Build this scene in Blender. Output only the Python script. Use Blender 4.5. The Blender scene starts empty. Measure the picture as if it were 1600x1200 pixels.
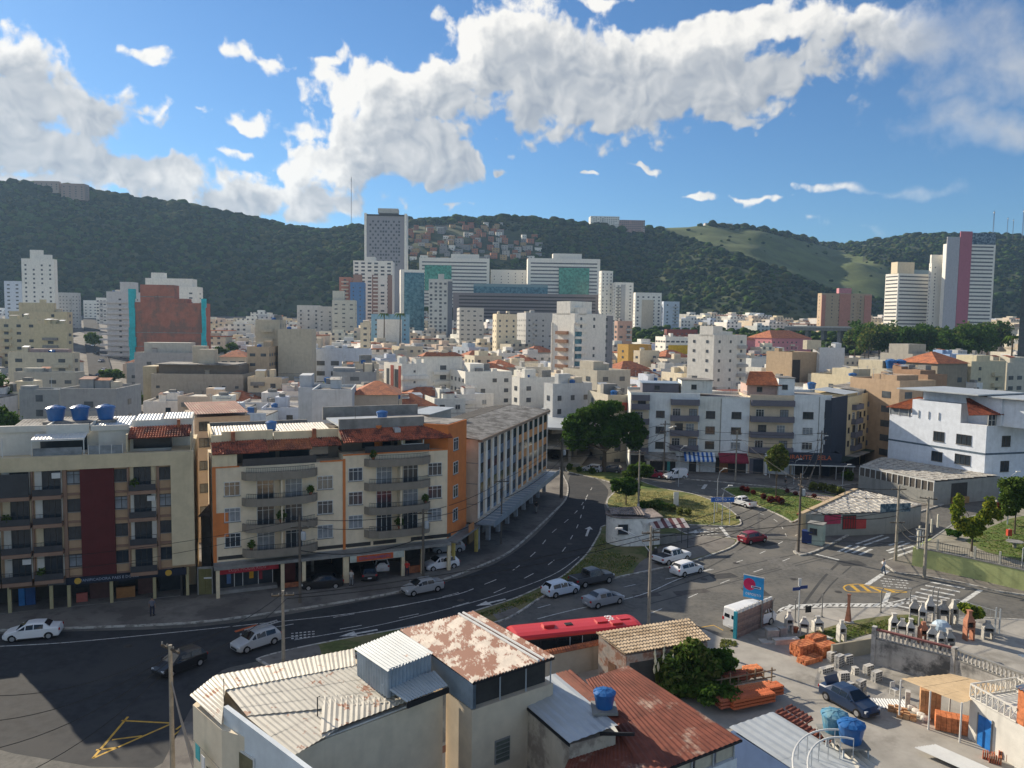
import bpy,math,random
import numpy as np
from mathutils import Vector,Matrix,noise
R = math.radians
S = bpy.context.scene
COL = S.collection
rnd = random.Random(7)
# ---------------------------------------------------------------- camera
CAMZ,PITCH,ROLL,FPX = 27.0,math.atan(90 / 1200),R(0.8),1200.0
cam_data = bpy.data.cameras.new('camera')
cam = bpy.data.objects.new('camera',cam_data)
COL.objects.link(cam)
cam.location = (0,0,CAMZ)
CM = Matrix.Rotation(R(90) - PITCH,3,'X') @ Matrix.Rotation(ROLL,3,'Z')
cam.rotation_mode = 'QUATERNION'
cam.rotation_quaternion = CM.to_quaternion()
cam_data.sensor_width = 36
cam_data.lens = 36 * FPX / 1600
cam_data.clip_end = 9000
cam_data.clip_start = 0.5
S.camera = cam
# ---------------------------------------------------------------- light
SUN_EL,SUN_AZ = R(26),math.atan2(-0.73,0.68)       # azimuth from +Y towards +X
SUNV = Vector((math.sin(SUN_AZ) * math.cos(SUN_EL),math.cos(SUN_AZ) * math.cos(SUN_EL),math.sin(SUN_EL)))
ld = bpy.data.lights.new('sun','SUN')
ld.energy = 5.0
ld.angle = R(0.5)
ld.color = (1.0,0.88,0.70)
sun = bpy.data.objects.new('sun',ld)
COL.objects.link(sun)
sun.rotation_mode = 'QUATERNION'
sun.rotation_quaternion = SUNV.to_track_quat('Z','Y')
S.view_settings.view_transform = 'Standard'
S.view_settings.look = 'None'
S.view_settings.gamma = 1.0
S.view_settings.exposure = 0.62
S.view_settings.use_curve_mapping = False
S.cycles.max_bounces = 5
S.cycles.diffuse_bounces = 3
S.cycles.volume_bounces = 0
S.cycles.transparent_max_bounces = 8
S.cycles.use_denoising = True
def N(nt,t,**kw):
 n = nt.nodes.new(t)
 for k,v in kw.items():
  if k.startswith('i_'):
   n.inputs[k[2:].replace('_',' ')].default_value = v
  else:
   setattr(n,k,v)
 return n
def mth(nt,op,a,b=None,c=None,clamp=False):
 n = nt.nodes.new('ShaderNodeMath');n.operation = op;n.use_clamp = clamp
 for i,q in enumerate((a,b,c)):
  if q is None:continue
  if isinstance(q,(int,float)):n.inputs[i].default_value = q
  else:nt.links.new(q,n.inputs[i])
 return n.outputs[0]
def sstep(nt,x,lo,hi):
 n = nt.nodes.new('ShaderNodeMapRange');n.interpolation_type = 'SMOOTHSTEP'
 nt.links.new(x,n.inputs[0]);n.inputs[1].default_value = lo;n.inputs[2].default_value = hi
 return n.outputs[0]
def mixc(nt,f,a,b):
 n = nt.nodes.new('ShaderNodeMix');n.data_type = 'RGBA'
 for i,q in ((0,f),(6,a),(7,b)):
  if isinstance(q,(int,float)):n.inputs[i].default_value = q
  elif isinstance(q,tuple):n.inputs[i].default_value = (*q[:3],1)
  else:nt.links.new(q,n.inputs[i])
 return n.outputs[2]
# the sky: Nishita air with cumulus clouds as a function of direction only
W = bpy.data.worlds.new('World');S.world = W;W.use_nodes = True
nt = W.node_tree;nt.nodes.clear()
sky = N(nt,'ShaderNodeTexSky',sky_type='NISHITA',sun_disc=False,sun_elevation=SUN_EL,
  sun_rotation=SUN_AZ,altitude=700,air_density=1.15,dust_density=0.25,ozone_density=2.2)
tc = N(nt,'ShaderNodeTexCoord')
sx = N(nt,'ShaderNodeSeparateXYZ');nt.links.new(tc.outputs['Generated'],sx.inputs[0])
X,Y,Z = sx.outputs
az = mth(nt,'ARCTAN2',X,Y)
el = mth(nt,'ARCSINE',Z)
def px_dir(u,v):
 return CM @ Vector(((u - 800) / FPX,-(v - 600) / FPX,-1.0))
def px_azel(u,v):
 d = px_dir(u,v).normalized()
 return math.atan2(d.x,d.y),math.asin(d.z)
# cloud bodies: u, v, half-width px, half-height px, weight, tilt
BIG = [(800,85,110,70,1.0,0),(665,145,140,62,.95,.3),(610,235,140,54,.9,.2),(900,130,170,82,.9,0),(1040,140,240,76,.85,.05),
  (1120,62,210,34,.9,.1),(540,262,140,42,.75,.2),(20,100,130,44,.8,-.25),(80,165,150,44,.8,-.1),(30,240,190,32,.66,0),
  (220,268,170,34,.78,0),(400,318,220,34,.8,.1),(-240,190,300,130,.9,0),(1450,60,270,74,.7,-.1),(1590,110,210,74,.72,-.1)]
SMALL = [(500,205,120,40,.6,.1),(395,185,72,30,.56,0),(410,100,60,27,.62,0),(235,75,40,24,.6,.2),(705,262,52,34,.95,0),
   (795,266,22,12,.62,0),(1180,130,120,38,.65,.15),(560,135,100,44,.75,.2),(215,170,60,22,.52,.3),(1570,205,160,40,.75,-.1),(1280,15,200,30,.5,0),
   (1240,98,56,18,.7,.2),(1130,195,90,24,.66,.1),(930,12,80,15,.55,0),(990,265,44,7,.62,0),(915,274,18,5,.6,0),
   (1080,300,56,10,.56,.1),(1180,305,84,10,.55,-.1),(1400,292,170,16,.56,-.08),(520,80,44,16,.55,.4),(1330,350,190,18,.45,0),(300,155,60,20,.55,0),
   (700,312,90,10,.5,0),(110,180,24,14,.5,0),(375,235,40,16,.55,0)]
def bodies(vec,lst):
 tot = None
 for (u,v,hw,hh,wt,tl) in lst:
  a0,e0 = px_azel(u,v)
  mp = nt.nodes.new('ShaderNodeMapping');mp.vector_type = 'TEXTURE'
  mp.inputs['Location'].default_value = (a0,e0,0);mp.inputs['Rotation'].default_value = (0,0,tl)
  mp.inputs['Scale'].default_value = (hw * 1.75 / FPX,hh * 1.75 / FPX,1)
  nt.links.new(vec,mp.inputs[0])
  g = nt.nodes.new('ShaderNodeTexGradient');g.gradient_type = 'SPHERICAL';nt.links.new(mp.outputs[0],g.inputs[0])
  q = mth(nt,'MULTIPLY',g.outputs[1],wt * 1.35)
  tot = q if tot is None else mth(nt,'SMOOTH_MAX',tot,q,.22)
 return tot
def vec_of(a,e):
 c = N(nt,'ShaderNodeCombineXYZ');nt.links.new(a,c.inputs[0]);nt.links.new(e,c.inputs[1]);return c.outputs[0]
def vadd(v,off):
 n = N(nt,'ShaderNodeVectorMath',operation='ADD');nt.links.new(v,n.inputs[0])
 if isinstance(off,tuple):n.inputs[1].default_value = off
 else:nt.links.new(off,n.inputs[1])
 return n.outputs[0]
base = vec_of(az,el)
w = N(nt,'ShaderNodeTexNoise',noise_dimensions='2D');w.inputs['Scale'].default_value = 13;w.inputs['Detail'].default_value = 3;w.inputs['Roughness'].default_value = .5
nt.links.new(base,w.inputs['Vector'])
wv = N(nt,'ShaderNodeVectorMath',operation='MULTIPLY_ADD');nt.links.new(w.outputs['Color'],wv.inputs[0]);wv.inputs[1].default_value = (.07,.055,0);wv.inputs[2].default_value = (-.035,-.0275,0)
warped = vadd(base,wv.outputs[0])
shape = mth(nt,'MAXIMUM',bodies(warped,BIG),bodies(warped,SMALL))
wo = N(nt,'ShaderNodeTexNoise',noise_dimensions='3D');wo.inputs['Scale'].default_value = 2.1;wo.inputs['Detail'].default_value = 3
nt.links.new(tc.outputs['Generated'],wo.inputs['Vector'])
outm = mth(nt,'MAXIMUM',sstep(nt,mth(nt,'ABSOLUTE',az),.8,1.05),sstep(nt,el,.60,.8))
shape = mth(nt,'MAXIMUM',shape,mth(nt,'MULTIPLY',mth(nt,'MULTIPLY',sstep(nt,wo.outputs[0],.46,.60),outm),.95))  # unseen clouds outside the view, coverage raised for more neutral fill
def billow(off):
 v = N(nt,'ShaderNodeTexVoronoi',feature='SMOOTH_F1',voronoi_dimensions='2D');v.inputs['Scale'].default_value = 24;v.inputs['Detail'].default_value = 2.2
 v.inputs['Smoothness'].default_value = .7;v.inputs['Roughness'].default_value = .4;v.inputs['Lacunarity'].default_value = 2.3
 nt.links.new(vadd(warped,off),v.inputs['Vector'])
 return mth(nt,'SUBTRACT',.5,v.outputs['Distance'])
b0 = billow((0,0,0));b1 = billow((-.0075,.0065,0))
f = N(nt,'ShaderNodeTexNoise',noise_dimensions='2D');f.inputs['Scale'].default_value = 26;f.inputs['Detail'].default_value = 8;f.inputs['Roughness'].default_value = .6
nt.links.new(base,f.inputs['Vector'])
ff = mth(nt,'SUBTRACT',f.outputs[0],.5)
wisp = sstep(nt,mth(nt,'SUBTRACT',az,mth(nt,'MULTIPLY',el,.3)),.30,.42)     # the right-hand banks are thin
puff = mth(nt,'SUBTRACT',1.0,mth(nt,'MULTIPLY',wisp,.75))
dens = mth(nt,'ADD',shape,mth(nt,'ADD',mth(nt,'MULTIPLY',mth(nt,'MULTIPLY',b0,.38),puff),mth(nt,'MULTIPLY',ff,.62)))
edge = mth(nt,'MULTIPLY',wisp,.5)
al = N(nt,'ShaderNodeMapRange',interpolation_type='SMOOTHSTEP');nt.links.new(dens,al.inputs[0]);al.inputs[1].default_value = .47
nt.links.new(mth(nt,'MULTIPLY_ADD',wisp,.45,.66),al.inputs[2])
alpha = mth(nt,'MULTIPLY',al.outputs[0],mth(nt,'MULTIPLY_ADD',wisp,-.30,.98))
# self-shading: thick middles are grey below, the side towards the sun (up and left) is white
sun_side = bodies(vadd(warped,(-.04,.035,0)),BIG)
thick = sstep(nt,mth(nt,'ADD',sun_side,mth(nt,'MULTIPLY',ff,.8)),.15,.80)
rel = mth(nt,'MULTIPLY',mth(nt,'SUBTRACT',b0,b1),.6)
sh = mth(nt,'ADD',mth(nt,'MULTIPLY_ADD',thick,-.68,1.08),mth(nt,'MULTIPLY',rel,mth(nt,'MULTIPLY',puff,.8)))
sh = mth(nt,'MAXIMUM',sh,mth(nt,'MULTIPLY',wisp,.55))
sh = mth(nt,'MAXIMUM',mth(nt,'MINIMUM',sh,1.0),0.0)
ccol = mixc(nt,sh,(2.2,2.8,3.7),(10.6,10.3,9.7))
skyc = N(nt,'ShaderNodeMix');skyc.data_type = 'RGBA';skyc.blend_type = 'MULTIPLY';skyc.inputs[0].default_value = 1
nt.links.new(sky.outputs[0],skyc.inputs[6]);skyc.inputs[7].default_value = (.58,.88,1.18,1)
final = mixc(nt,alpha,skyc.outputs[2],ccol)
bg = N(nt,'ShaderNodeBackground');bg.inputs[1].default_value = 0.062
nt.links.new(final,bg.inputs[0])
wout = N(nt,'ShaderNodeOutputWorld');nt.links.new(bg.outputs[0],wout.inputs[0])
W.cycles.sampling_method = 'MANUAL';W.cycles.sample_map_resolution = 128
# ---------------------------------------------------------------- pixel -> place
def ray(u,v):
 return px_dir(u,v)
def P(u,v,z=0.0):
 d = ray(u,v);t = (z - CAMZ) / d.z
 return Vector((d.x * t,d.y * t,z))
def PD(u,v,y):
 d = ray(u,v);t = y / d.y
 return Vector((d.x * t,y,CAMZ + d.z * t))
def zat(u,v,y):return PD(u,v,y).z
# ---------------------------------------------------------------- materials
MATS = {}
def mat(name,col,rough=.85,var=.18,scale=1.5,stain=0.0,metal=0.0,spec=.3,bump=0.0,emit=None,alpha=None,col2=None,c2scale=.4,c2lo=.45,c2hi=.6,stretch=(1,1,1),streak=0.0,trans=0.0):
 """procedural surface: base colour broken up by fractal noise, optional second colour in patches, vertical grime streaks"""
 if name in MATS:return MATS[name]
 m = bpy.data.materials.new(name);m.use_nodes = True;MATS[name] = m
 t = m.node_tree;b = t.nodes['Principled BSDF']
 tcn = N(t,'ShaderNodeTexCoord');mp = N(t,'ShaderNodeMapping');mp.inputs['Scale'].default_value = stretch
 t.links.new(tcn.outputs['Object'],mp.inputs[0])
 ns = N(t,'ShaderNodeTexNoise');ns.inputs['Scale'].default_value = scale;ns.inputs['Detail'].default_value = 6;ns.inputs['Roughness'].default_value = .65
 t.links.new(mp.outputs[0],ns.inputs['Vector'])
 f = sstep(t,ns.outputs[0],.25,.75)
 lo = tuple(c * (1 - var) for c in col);hi = tuple(min(1,c * (1 + var)) for c in col)
 out = mixc(t,f,lo,hi)
 if col2:
  n2 = N(t,'ShaderNodeTexNoise');n2.inputs['Scale'].default_value = c2scale;n2.inputs['Detail'].default_value = 7;n2.inputs['Roughness'].default_value = .7
  t.links.new(mp.outputs[0],n2.inputs['Vector'])
  out = mixc(t,sstep(t,n2.outputs[0],c2lo,c2hi),out,col2)
 if streak:
  m2 = N(t,'ShaderNodeMapping');m2.inputs['Scale'].default_value = (1.1,1.1,.16)
  t.links.new(tcn.outputs['Object'],m2.inputs[0])
  n3 = N(t,'ShaderNodeTexNoise');n3.inputs['Scale'].default_value = 1.3;n3.inputs['Detail'].default_value = 6
  t.links.new(m2.outputs[0],n3.inputs['Vector'])
  g = mth(t,'MULTIPLY',sstep(t,n3.outputs[0],.50,.82),streak * .8)
  out = mixc(t,g,out,tuple(c * .35 for c in col))
 t.links.new(out,b.inputs['Base Color'])
 b.inputs['Roughness'].default_value = rough;b.inputs['Metallic'].default_value = metal
 b.inputs['Specular IOR Level'].default_value = spec
 if trans:
  b.inputs['Transmission Weight'].default_value = trans
 if bump:
  bn = N(t,'ShaderNodeBump');bn.inputs['Strength'].default_value = bump;bn.inputs['Distance'].default_value = .05
  t.links.new(ns.outputs[0],bn.inputs['Height']);t.links.new(bn.outputs[0],b.inputs['Normal'])
 return m
_wallc = {}
def wallm(c,streak=.35,grime=.12):
 """painted render wall of a colour"""
 k = 'wall_%02x%02x%02x_%d' % (int(c[0] * 255),int(c[1] * 255),int(c[2] * 255),int(streak * 10))
 return mat(k,c,.9,.10,.9,streak=streak)
def leafm(name,c,c2):
 if name in MATS:return MATS[name]
 m = mat(name,c,.9,.35,1.3,col2=c2,c2scale=.5,c2lo=.4,c2hi=.65,spec=.03)
 t = m.node_tree;b = t.nodes['Principled BSDF']
 tr = N(t,'ShaderNodeBsdfTranslucent');mx = N(t,'ShaderNodeMixShader');mx.inputs[0].default_value = .35
 src = b.inputs['Base Color'].links[0].from_socket
 t.links.new(src,tr.inputs[0]);t.links.new(b.outputs[0],mx.inputs[1]);t.links.new(tr.outputs[0],mx.inputs[2])
 t.links.new(mx.outputs[0],t.nodes['Material Output'].inputs[0])
 return m
# ---------------------------------------------------------------- mesh builder
class MB:
 def __init__(s):s.v = [];s.f = [];s.mi = [];s.mats = [];s.cur = 0;s.smooth = False
 def use(s,m):
  if m not in s.mats:s.mats.append(m)
  s.cur = s.mats.index(m);return s
 def face(s,pts):
  i = len(s.v);s.v += [tuple(p) for p in pts];s.f.append(tuple(range(i,i + len(pts))));s.mi.append(s.cur);return s
 def box(s,x0,y0,z0,x1,y1,z1,M=None):
  i = len(s.v)
  if x1 < x0:x0,x1 = x1,x0
  if y1 < y0:y0,y1 = y1,y0
  if z1 < z0:z0,z1 = z1,z0
  p = [(x0,y0,z0),(x1,y0,z0),(x1,y1,z0),(x0,y1,z0),(x0,y0,z1),(x1,y0,z1),(x1,y1,z1),(x0,y1,z1)]
  if M is not None:p = [tuple(M @ Vector(q)) for q in p]
  s.v += p
  for q in ((0,3,2,1),(4,5,6,7),(0,1,5,4),(1,2,6,5),(2,3,7,6),(3,0,4,7)):
   s.f.append(tuple(i + k for k in q));s.mi.append(s.cur)
  return s
 def prism(s,pts,z0,z1,sides=True,bottom=False):
  """vertical prism over a polygon (list of xy); z1 may be a list"""
  n = len(pts);i = len(s.v)
  area = sum(pts[k][0] * pts[(k + 1) % n][1] - pts[(k + 1) % n][0] * pts[k][1] for k in range(n))
  if area < 0:pts = list(reversed(pts));z1 = list(reversed(z1)) if isinstance(z1,(list,tuple)) else z1
  zz = z1 if isinstance(z1,(list,tuple)) else [z1] * n
  s.v += [(p[0],p[1],z0) for p in pts] + [(p[0],p[1],z) for p,z in zip(pts,zz)]
  s.f.append(tuple(i + n + k for k in range(n)));s.mi.append(s.cur)
  if bottom:s.f.append(tuple(i + n - 1 - k for k in range(n)));s.mi.append(s.cur)
  if sides:
   for k in range(n):
    j = (k + 1) % n;s.f.append((i + k,i + j,i + n + j,i + n + k));s.mi.append(s.cur)
  return s
 def tube(s,pts,r,seg=6,cap=True):
  """tube through points; r a number or one per point"""
  pts = [Vector(p) for p in pts];n = len(pts);i0 = len(s.v)
  rr = r if isinstance(r,(list,tuple)) else [r] * n
  for k,p in enumerate(pts):
   d = (pts[min(k + 1,n - 1)] - pts[max(k - 1,0)])
   d = d.normalized() if d.length > 1e-9 else Vector((0,0,1))
   a = d.cross(Vector((0,0,1)) if abs(d.z) < .9 else Vector((1,0,0))).normalized();b = d.cross(a)
   for q in range(seg):
    t = 2 * math.pi * q / seg
    s.v.append(tuple(p + (a * math.cos(t) + b * math.sin(t)) * rr[k]))
  for k in range(n - 1):
   for q in range(seg):
    q2 = (q + 1) % seg
    s.f.append((i0 + k * seg + q,i0 + (k + 1) * seg + q,i0 + (k + 1) * seg + q2,i0 + k * seg + q2));s.mi.append(s.cur)
  if cap:
   s.f.append(tuple(i0 + q for q in range(seg)));s.mi.append(s.cur)
   s.f.append(tuple(i0 + (n - 1) * seg + seg - 1 - q for q in range(seg)));s.mi.append(s.cur)
  return s
 def lathe(s,prof,seg=12,c=(0,0,0),flat=False):
  """profile of (r, z) turned round the z axis"""
  i0 = len(s.v);n = len(prof)
  for (r,z) in prof:
   for q in range(seg):
    t = 2 * math.pi * q / seg
    s.v.append((c[0] + r * math.cos(t),c[1] + r * math.sin(t),c[2] + z))
  for k in range(n - 1):
   for q in range(seg):
    q2 = (q + 1) % seg
    s.f.append((i0 + k * seg + q,i0 + k * seg + q2,i0 + (k + 1) * seg + q2,i0 + (k + 1) * seg + q));s.mi.append(s.cur)
  s.f.append(tuple(i0 + seg - 1 - q for q in range(seg)));s.mi.append(s.cur)
  s.f.append(tuple(i0 + (n - 1) * seg + q for q in range(seg)));s.mi.append(s.cur)
  return s
 def mesh(s,name):
  me = bpy.data.meshes.new(name);me.from_pydata(s.v,[],s.f)
  for m in s.mats:me.materials.append(m)
  if len(s.mats) > 1:me.polygons.foreach_set('material_index',s.mi)
  if s.smooth:me.polygons.foreach_set('use_smooth',[True] * len(me.polygons))
  me.update();return me
 def build(s,name,parent=None,loc=None,rot=None,**tags):
  if not s.f:return None
  return link(name,s.mesh(name),parent,loc,rot,**tags)
def link(name,me,parent=None,loc=None,rot=None,**tags):
 o = bpy.data.objects.new(name,me);COL.objects.link(o)
 if parent is not None:o.parent = parent
 if loc is not None:o.location = loc
 if rot is not None:o.rotation_euler = (0,0,rot) if isinstance(rot,(int,float)) else rot
 tag(o,**tags);return o
def tag(o,label=None,cat=None,group=None,kind=None):
 if label:o['label'] = label
 if cat:o['category'] = cat
 if group:o['group'] = group
 if kind:o['kind'] = kind
 return o
def thing(name,label,cat,loc=(0,0,0),rot=0,group=None):
 return link(name,None,None,loc,rot,label=label,cat=cat,group=group)
def copy_tree(o,loc=None,rot=None,label=None,group=None):
 c = o.copy();COL.objects.link(c)
 if loc is not None:c.location = loc
 if rot is not None:c.rotation_euler = (0,0,rot)
 if label:c['label'] = label
 if group:c['group'] = group
 for ch in o.children:
  d = ch.copy();COL.objects.link(d);d.parent = c
  for g in ch.children:
   e = g.copy();COL.objects.link(e);e.parent = d
 return c
def np_mesh(name,V,F,mats,smooth=False):
 """big mesh from numpy arrays; F is n x 3 or n x 4"""
 me = bpy.data.meshes.new(name);n,k = F.shape
 me.vertices.add(len(V));me.vertices.foreach_set('co',V.astype(np.float32).ravel())
 me.loops.add(n * k);me.loops.foreach_set('vertex_index',F.astype(np.int32).ravel())
 me.polygons.add(n);me.polygons.foreach_set('loop_start',np.arange(n,dtype=np.int32) * k)
 me.polygons.foreach_set('loop_total',np.full(n,k,dtype=np.int32))
 if smooth:me.polygons.foreach_set('use_smooth',[True] * n)
 for m in mats:me.materials.append(m)
 me.update(calc_edges=True);me.validate();return me
# ================================================================ the land
def interp(x,pts):
 if x <= pts[0][0]:return pts[0][1]
 for (a,b),(c,d) in zip(pts,pts[1:]):
  if x <= c:return b + (d - b) * (x - a) / (c - a)
 return pts[-1][1]
BASE = [(0,0),(240,0),(330,2),(480,10),(650,21),(800,31),(1000,38),(4000,60)]
RIDGE = [(-500,262),(-300,268),(0,277),(50,279),(90,283),(150,291),(200,300),(260,309),(330,321),(400,338),(450,349),(500,357),(560,350),
   (620,342),(700,336),(790,336),(860,340),(920,346),(1010,352),(1060,348),(1100,346),(1180,352),(1240,364),(1290,378),
   (1330,376),(1400,367),(1440,361),(1500,362),(1600,365),(1800,360),(2300,380)]
RDIST = [(-500,900),(0,1000),(400,1120),(560,1150),(800,1200),(1000,1300),(1180,1350),(1290,1650),(1600,1500),(2200,1500)]
FDIST = [(-500,740),(0,815),(400,900),(520,860),(600,800),(700,780),(850,900),(1000,980),(1180,880),(1350,950),(1500,1150),(2200,1200)]
GPOW = [(-500,.85),(0,.85),(250,.7),(450,.6),(600,.8),(850,.9),(1000,.9),(1150,.75),(1300,.8),(1500,.8),(2200,.8)]
def fbm(x,y,s,seed=0.0,o=4):
 return noise.fractal(Vector((x / s,y / s,seed)),1.0,2.0,o)
def xy_to_u(x,y):return 800 + FPX * x / max(y,1)
def ground_raw(x,y):
 b = interp(y,BASE)
 if y < 400:return b if y > 240 else 0.0
 u = xy_to_u(x,y)
 F = interp(u,FDIST);
 if y < F:return b
 Rr = interp(u,RDIST);zr = zat(u if abs(u) < 4000 else 4000,interp(u,RIDGE),Rr) - 6
 s = (y - F) / (Rr - F);zf = interp(F,BASE)
 if s < 1:
  g = s ** interp(u,GPOW)
  z = zf + (zr - zf) * g
  z += 13 * fbm(x,y,150,3.1) * math.sin(math.pi * min(s,1)) + 5 * fbm(x,y,50,9) * min(1,s * 4) * min(1,(1 - s) * 5)
 else:
  z = zr - (s - 1) * (zr - zf) * .9
 return max(z,b * .6)
US = [-500 + 16 * k for k in range(0,170)]
YS = [-60,-20,20,60,120,180,240,285,330,380,430,480,530,580,620,650,680] + [700 + 16 * k for k in range(0,66)] + [1800,1900,2050,2300,2800,3600]
GT = [[ground_raw((u - 800) / FPX * max(y,110),y) for u in US] for y in YS]
import bisect
def ground_z(x,y):
 """height of the terrain sheet"""
 if y <= 240:return 0.0
 j = min(max(bisect.bisect_right(YS,y) - 1,0),len(YS) - 2);t = (y - YS[j]) / (YS[j + 1] - YS[j])
 uu = (xy_to_u(x,y) - US[0]) / 16;i = min(max(int(uu),0),len(US) - 2);s = min(max(uu - i,0),1)
 a = GT[j][i] * (1 - s) + GT[j][i + 1] * s;b = GT[j + 1][i] * (1 - s) + GT[j + 1][i + 1] * s
 return a * (1 - t) + b * t
def build_land():
 us,ys = US,YS
 V = [((u - 800) / FPX * max(y,110),y,GT[j][i]) for j,y in enumerate(ys) for i,u in enumerate(us)]
 nu = len(us);F = []
 for j in range(len(ys) - 1):
  for i in range(nu - 1):
   a = j * nu + i;F.append((a,a + 1,a + nu + 1,a + nu))
 g = mat('city_ground',(.12,.11,.10),.95,.3,.12)
 hill = mat('hill_soil',(.035,.050,.020),.95,.35,.02,col2=(.085,.095,.035),c2scale=.012)
 me = np_mesh('ground',np.array(V),np.array(F),[g,hill],True)
 mi = []
 for p in me.polygons:
  c = p.center;u = xy_to_u(c.x,c.y)
  mi.append(1 if c.y > interp(u,FDIST) - 10 else 0)
 me.polygons.foreach_set('material_index',mi)
 me.materials.append(mat('hill_meadow',(.095,.12,.038),.95,.3,.03,col2=(.07,.09,.03),c2scale=.02,c2lo=.5,c2hi=.62))
 for i,p in enumerate(me.polygons):
  if mi[i] and inpoly(*to_px(p.center),MEADOW):p.material_index = 2
 link('ground',me,kind='structure')
 # low ground far outside the terrain sheet
 mb = MB().use(hill);mb.face([(-4500,-400,-1.2),(4500,-400,-1.2),(4500,5200,-1.2),(-4500,5200,-1.2)])
 mb.build('outlying_land',kind='structure')
# hill forest: joined canopy blobs, too many to count
def ico(level=1):
 t = (1 + 5 ** .5) / 2
 v = [Vector(p).normalized() for p in ((-1,t,0),(1,t,0),(-1,-t,0),(1,-t,0),(0,-1,t),(0,1,t),(0,-1,-t),(0,1,-t),(t,0,-1),(t,0,1),(-t,0,-1),(-t,0,1))]
 f = [(0,11,5),(0,5,1),(0,1,7),(0,7,10),(0,10,11),(1,5,9),(5,11,4),(11,10,2),(10,7,6),(7,1,8),(3,9,4),(3,4,2),(3,2,6),(3,6,8),(3,8,9),(4,9,5),(2,4,11),(6,2,10),(8,6,7),(9,8,1)]
 for _ in range(level):
  c = {};nf = []
  def mid(a,b):
   k = (min(a,b),max(a,b))
   if k not in c:c[k] = len(v);v.append(((v[a] + v[b]) / 2).normalized())
   return c[k]
  for a,b,d in f:
   ab,bd,da = mid(a,b),mid(b,d),mid(d,a)
   nf += [(a,ab,da),(b,bd,ab),(d,da,bd),(ab,bd,da)]
  f = nf
 return np.array([tuple(p) for p in v]),np.array(f)
ICO0,ICO1,ICO2 = ico(0),ico(1),ico(2)
def blobs(name,pts,mats,seedn,lvl=ICO1,jitter=.16,**tags):
 """pts: list of (x, y, z, rx, rz); one joined mesh of uneven crowns"""
 rs = np.random.RandomState(seedn);bv,bf = lvl;n = len(pts);P_ = np.array(pts)
 sc = 1 + rs.uniform(-jitter,jitter,(n,len(bv),1))
 V = bv[None] * sc;V[:,:,0:2] *= P_[:,None,3:4];V[:,:,2] *= P_[:,None,4]
 V += P_[:,None,:3];F = (bf[None] + (np.arange(n) * len(bv))[:,None,None]).reshape(-1,3)
 me = np_mesh(name,V.reshape(-1,3),F,mats,True)
 if len(mats) > 1:me.polygons.foreach_set('material_index',np.repeat(rs.randint(0,len(mats),n),len(bf)).astype(np.int32))
 return link(name,me,**tags)
MEADOW = [(1010,352),(1100,352),(1185,360),(1300,388),(1400,422),(1430,475),(1330,462),(1240,428),(1130,390)]
LEAF_A = leafm('leaf_dark',(.050,.095,.020),(.085,.135,.030))
LEAF_B = leafm('leaf_mid',(.075,.130,.025),(.120,.170,.035))
LEAF_C = leafm('leaf_far',(.018,.038,.013),(.040,.062,.018))
FAVELA = [(640,352),(700,350),(830,365),(845,395),(800,412),(640,412)]
def inpoly(x,y,poly):
 r = False;n = len(poly)
 for i in range(n):
  (a,b),(c,d) = poly[i],poly[(i + 1) % n]
  if (b > y) != (d > y) and x < (c - a) * (y - b) / (d - b) + a:r = not r
 return r
CMI = CM.inverted()
def to_px(p):
 d = CMI @ (Vector(p) - Vector((0,0,CAMZ)))
 return 800 + FPX * d.x / -d.z,600 - FPX * d.y / -d.z
build_land()
def hill_forest():
 rs = random.Random(3);pts = []
 for k in range(70000):
  u = rs.uniform(-180,1780);F = interp(u,FDIST);Rr = interp(u,RDIST)
  y = F + (Rr - F) * (rs.random() ** .8) * 1.06 - 12;x = (u - 800) / FPX * y
  z = ground_z(x,y);uu,vv = to_px((x,y,z))
  if inpoly(uu,vv,FAVELA):continue
  # bare grass slope on the right-hand hill
  grass = inpoly(uu,vv,MEADOW)
  if grass and rs.random() < .985:continue
  if fbm(x,y,60,2,2) > .28 and rs.random() < .55:continue
  r = min(1.9 * math.exp(rs.gauss(.35,.38)),7.5)
  if y > Rr - 20:r = rs.uniform(2,5) if rs.random() < .8 else rs.uniform(6,9.5)
  pts.append((x,y,z + r * .25,r,r * rs.uniform(.55,.9)))
  if len(pts) >= 27000:break
 blobs('hill_forest',pts,[LEAF_C,LEAF_C,LEAF_A,leafm('leaf_hill_warm',(.060,.075,.020),(.10,.105,.03))],5,kind='stuff')
hill_forest()
# air
def haze():
 m = bpy.data.materials.new('haze_air');m.use_nodes = True;t = m.node_tree;t.nodes.clear()
 v = N(t,'ShaderNodeVolumePrincipled');v.inputs['Color'].default_value = (.42,.66,1.0,1);v.inputs['Density'].default_value = HAZE
 v.inputs['Anisotropy'].default_value = .3
 o = N(t,'ShaderNodeOutputMaterial');t.links.new(v.outputs[0],o.inputs['Volume'])
 mb = MB().use(m);mb.box(-4700,-500,-3.0,4700,5400,330)
 mb.build('haze',kind='stuff')
HAZE = .00009
haze()
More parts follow.
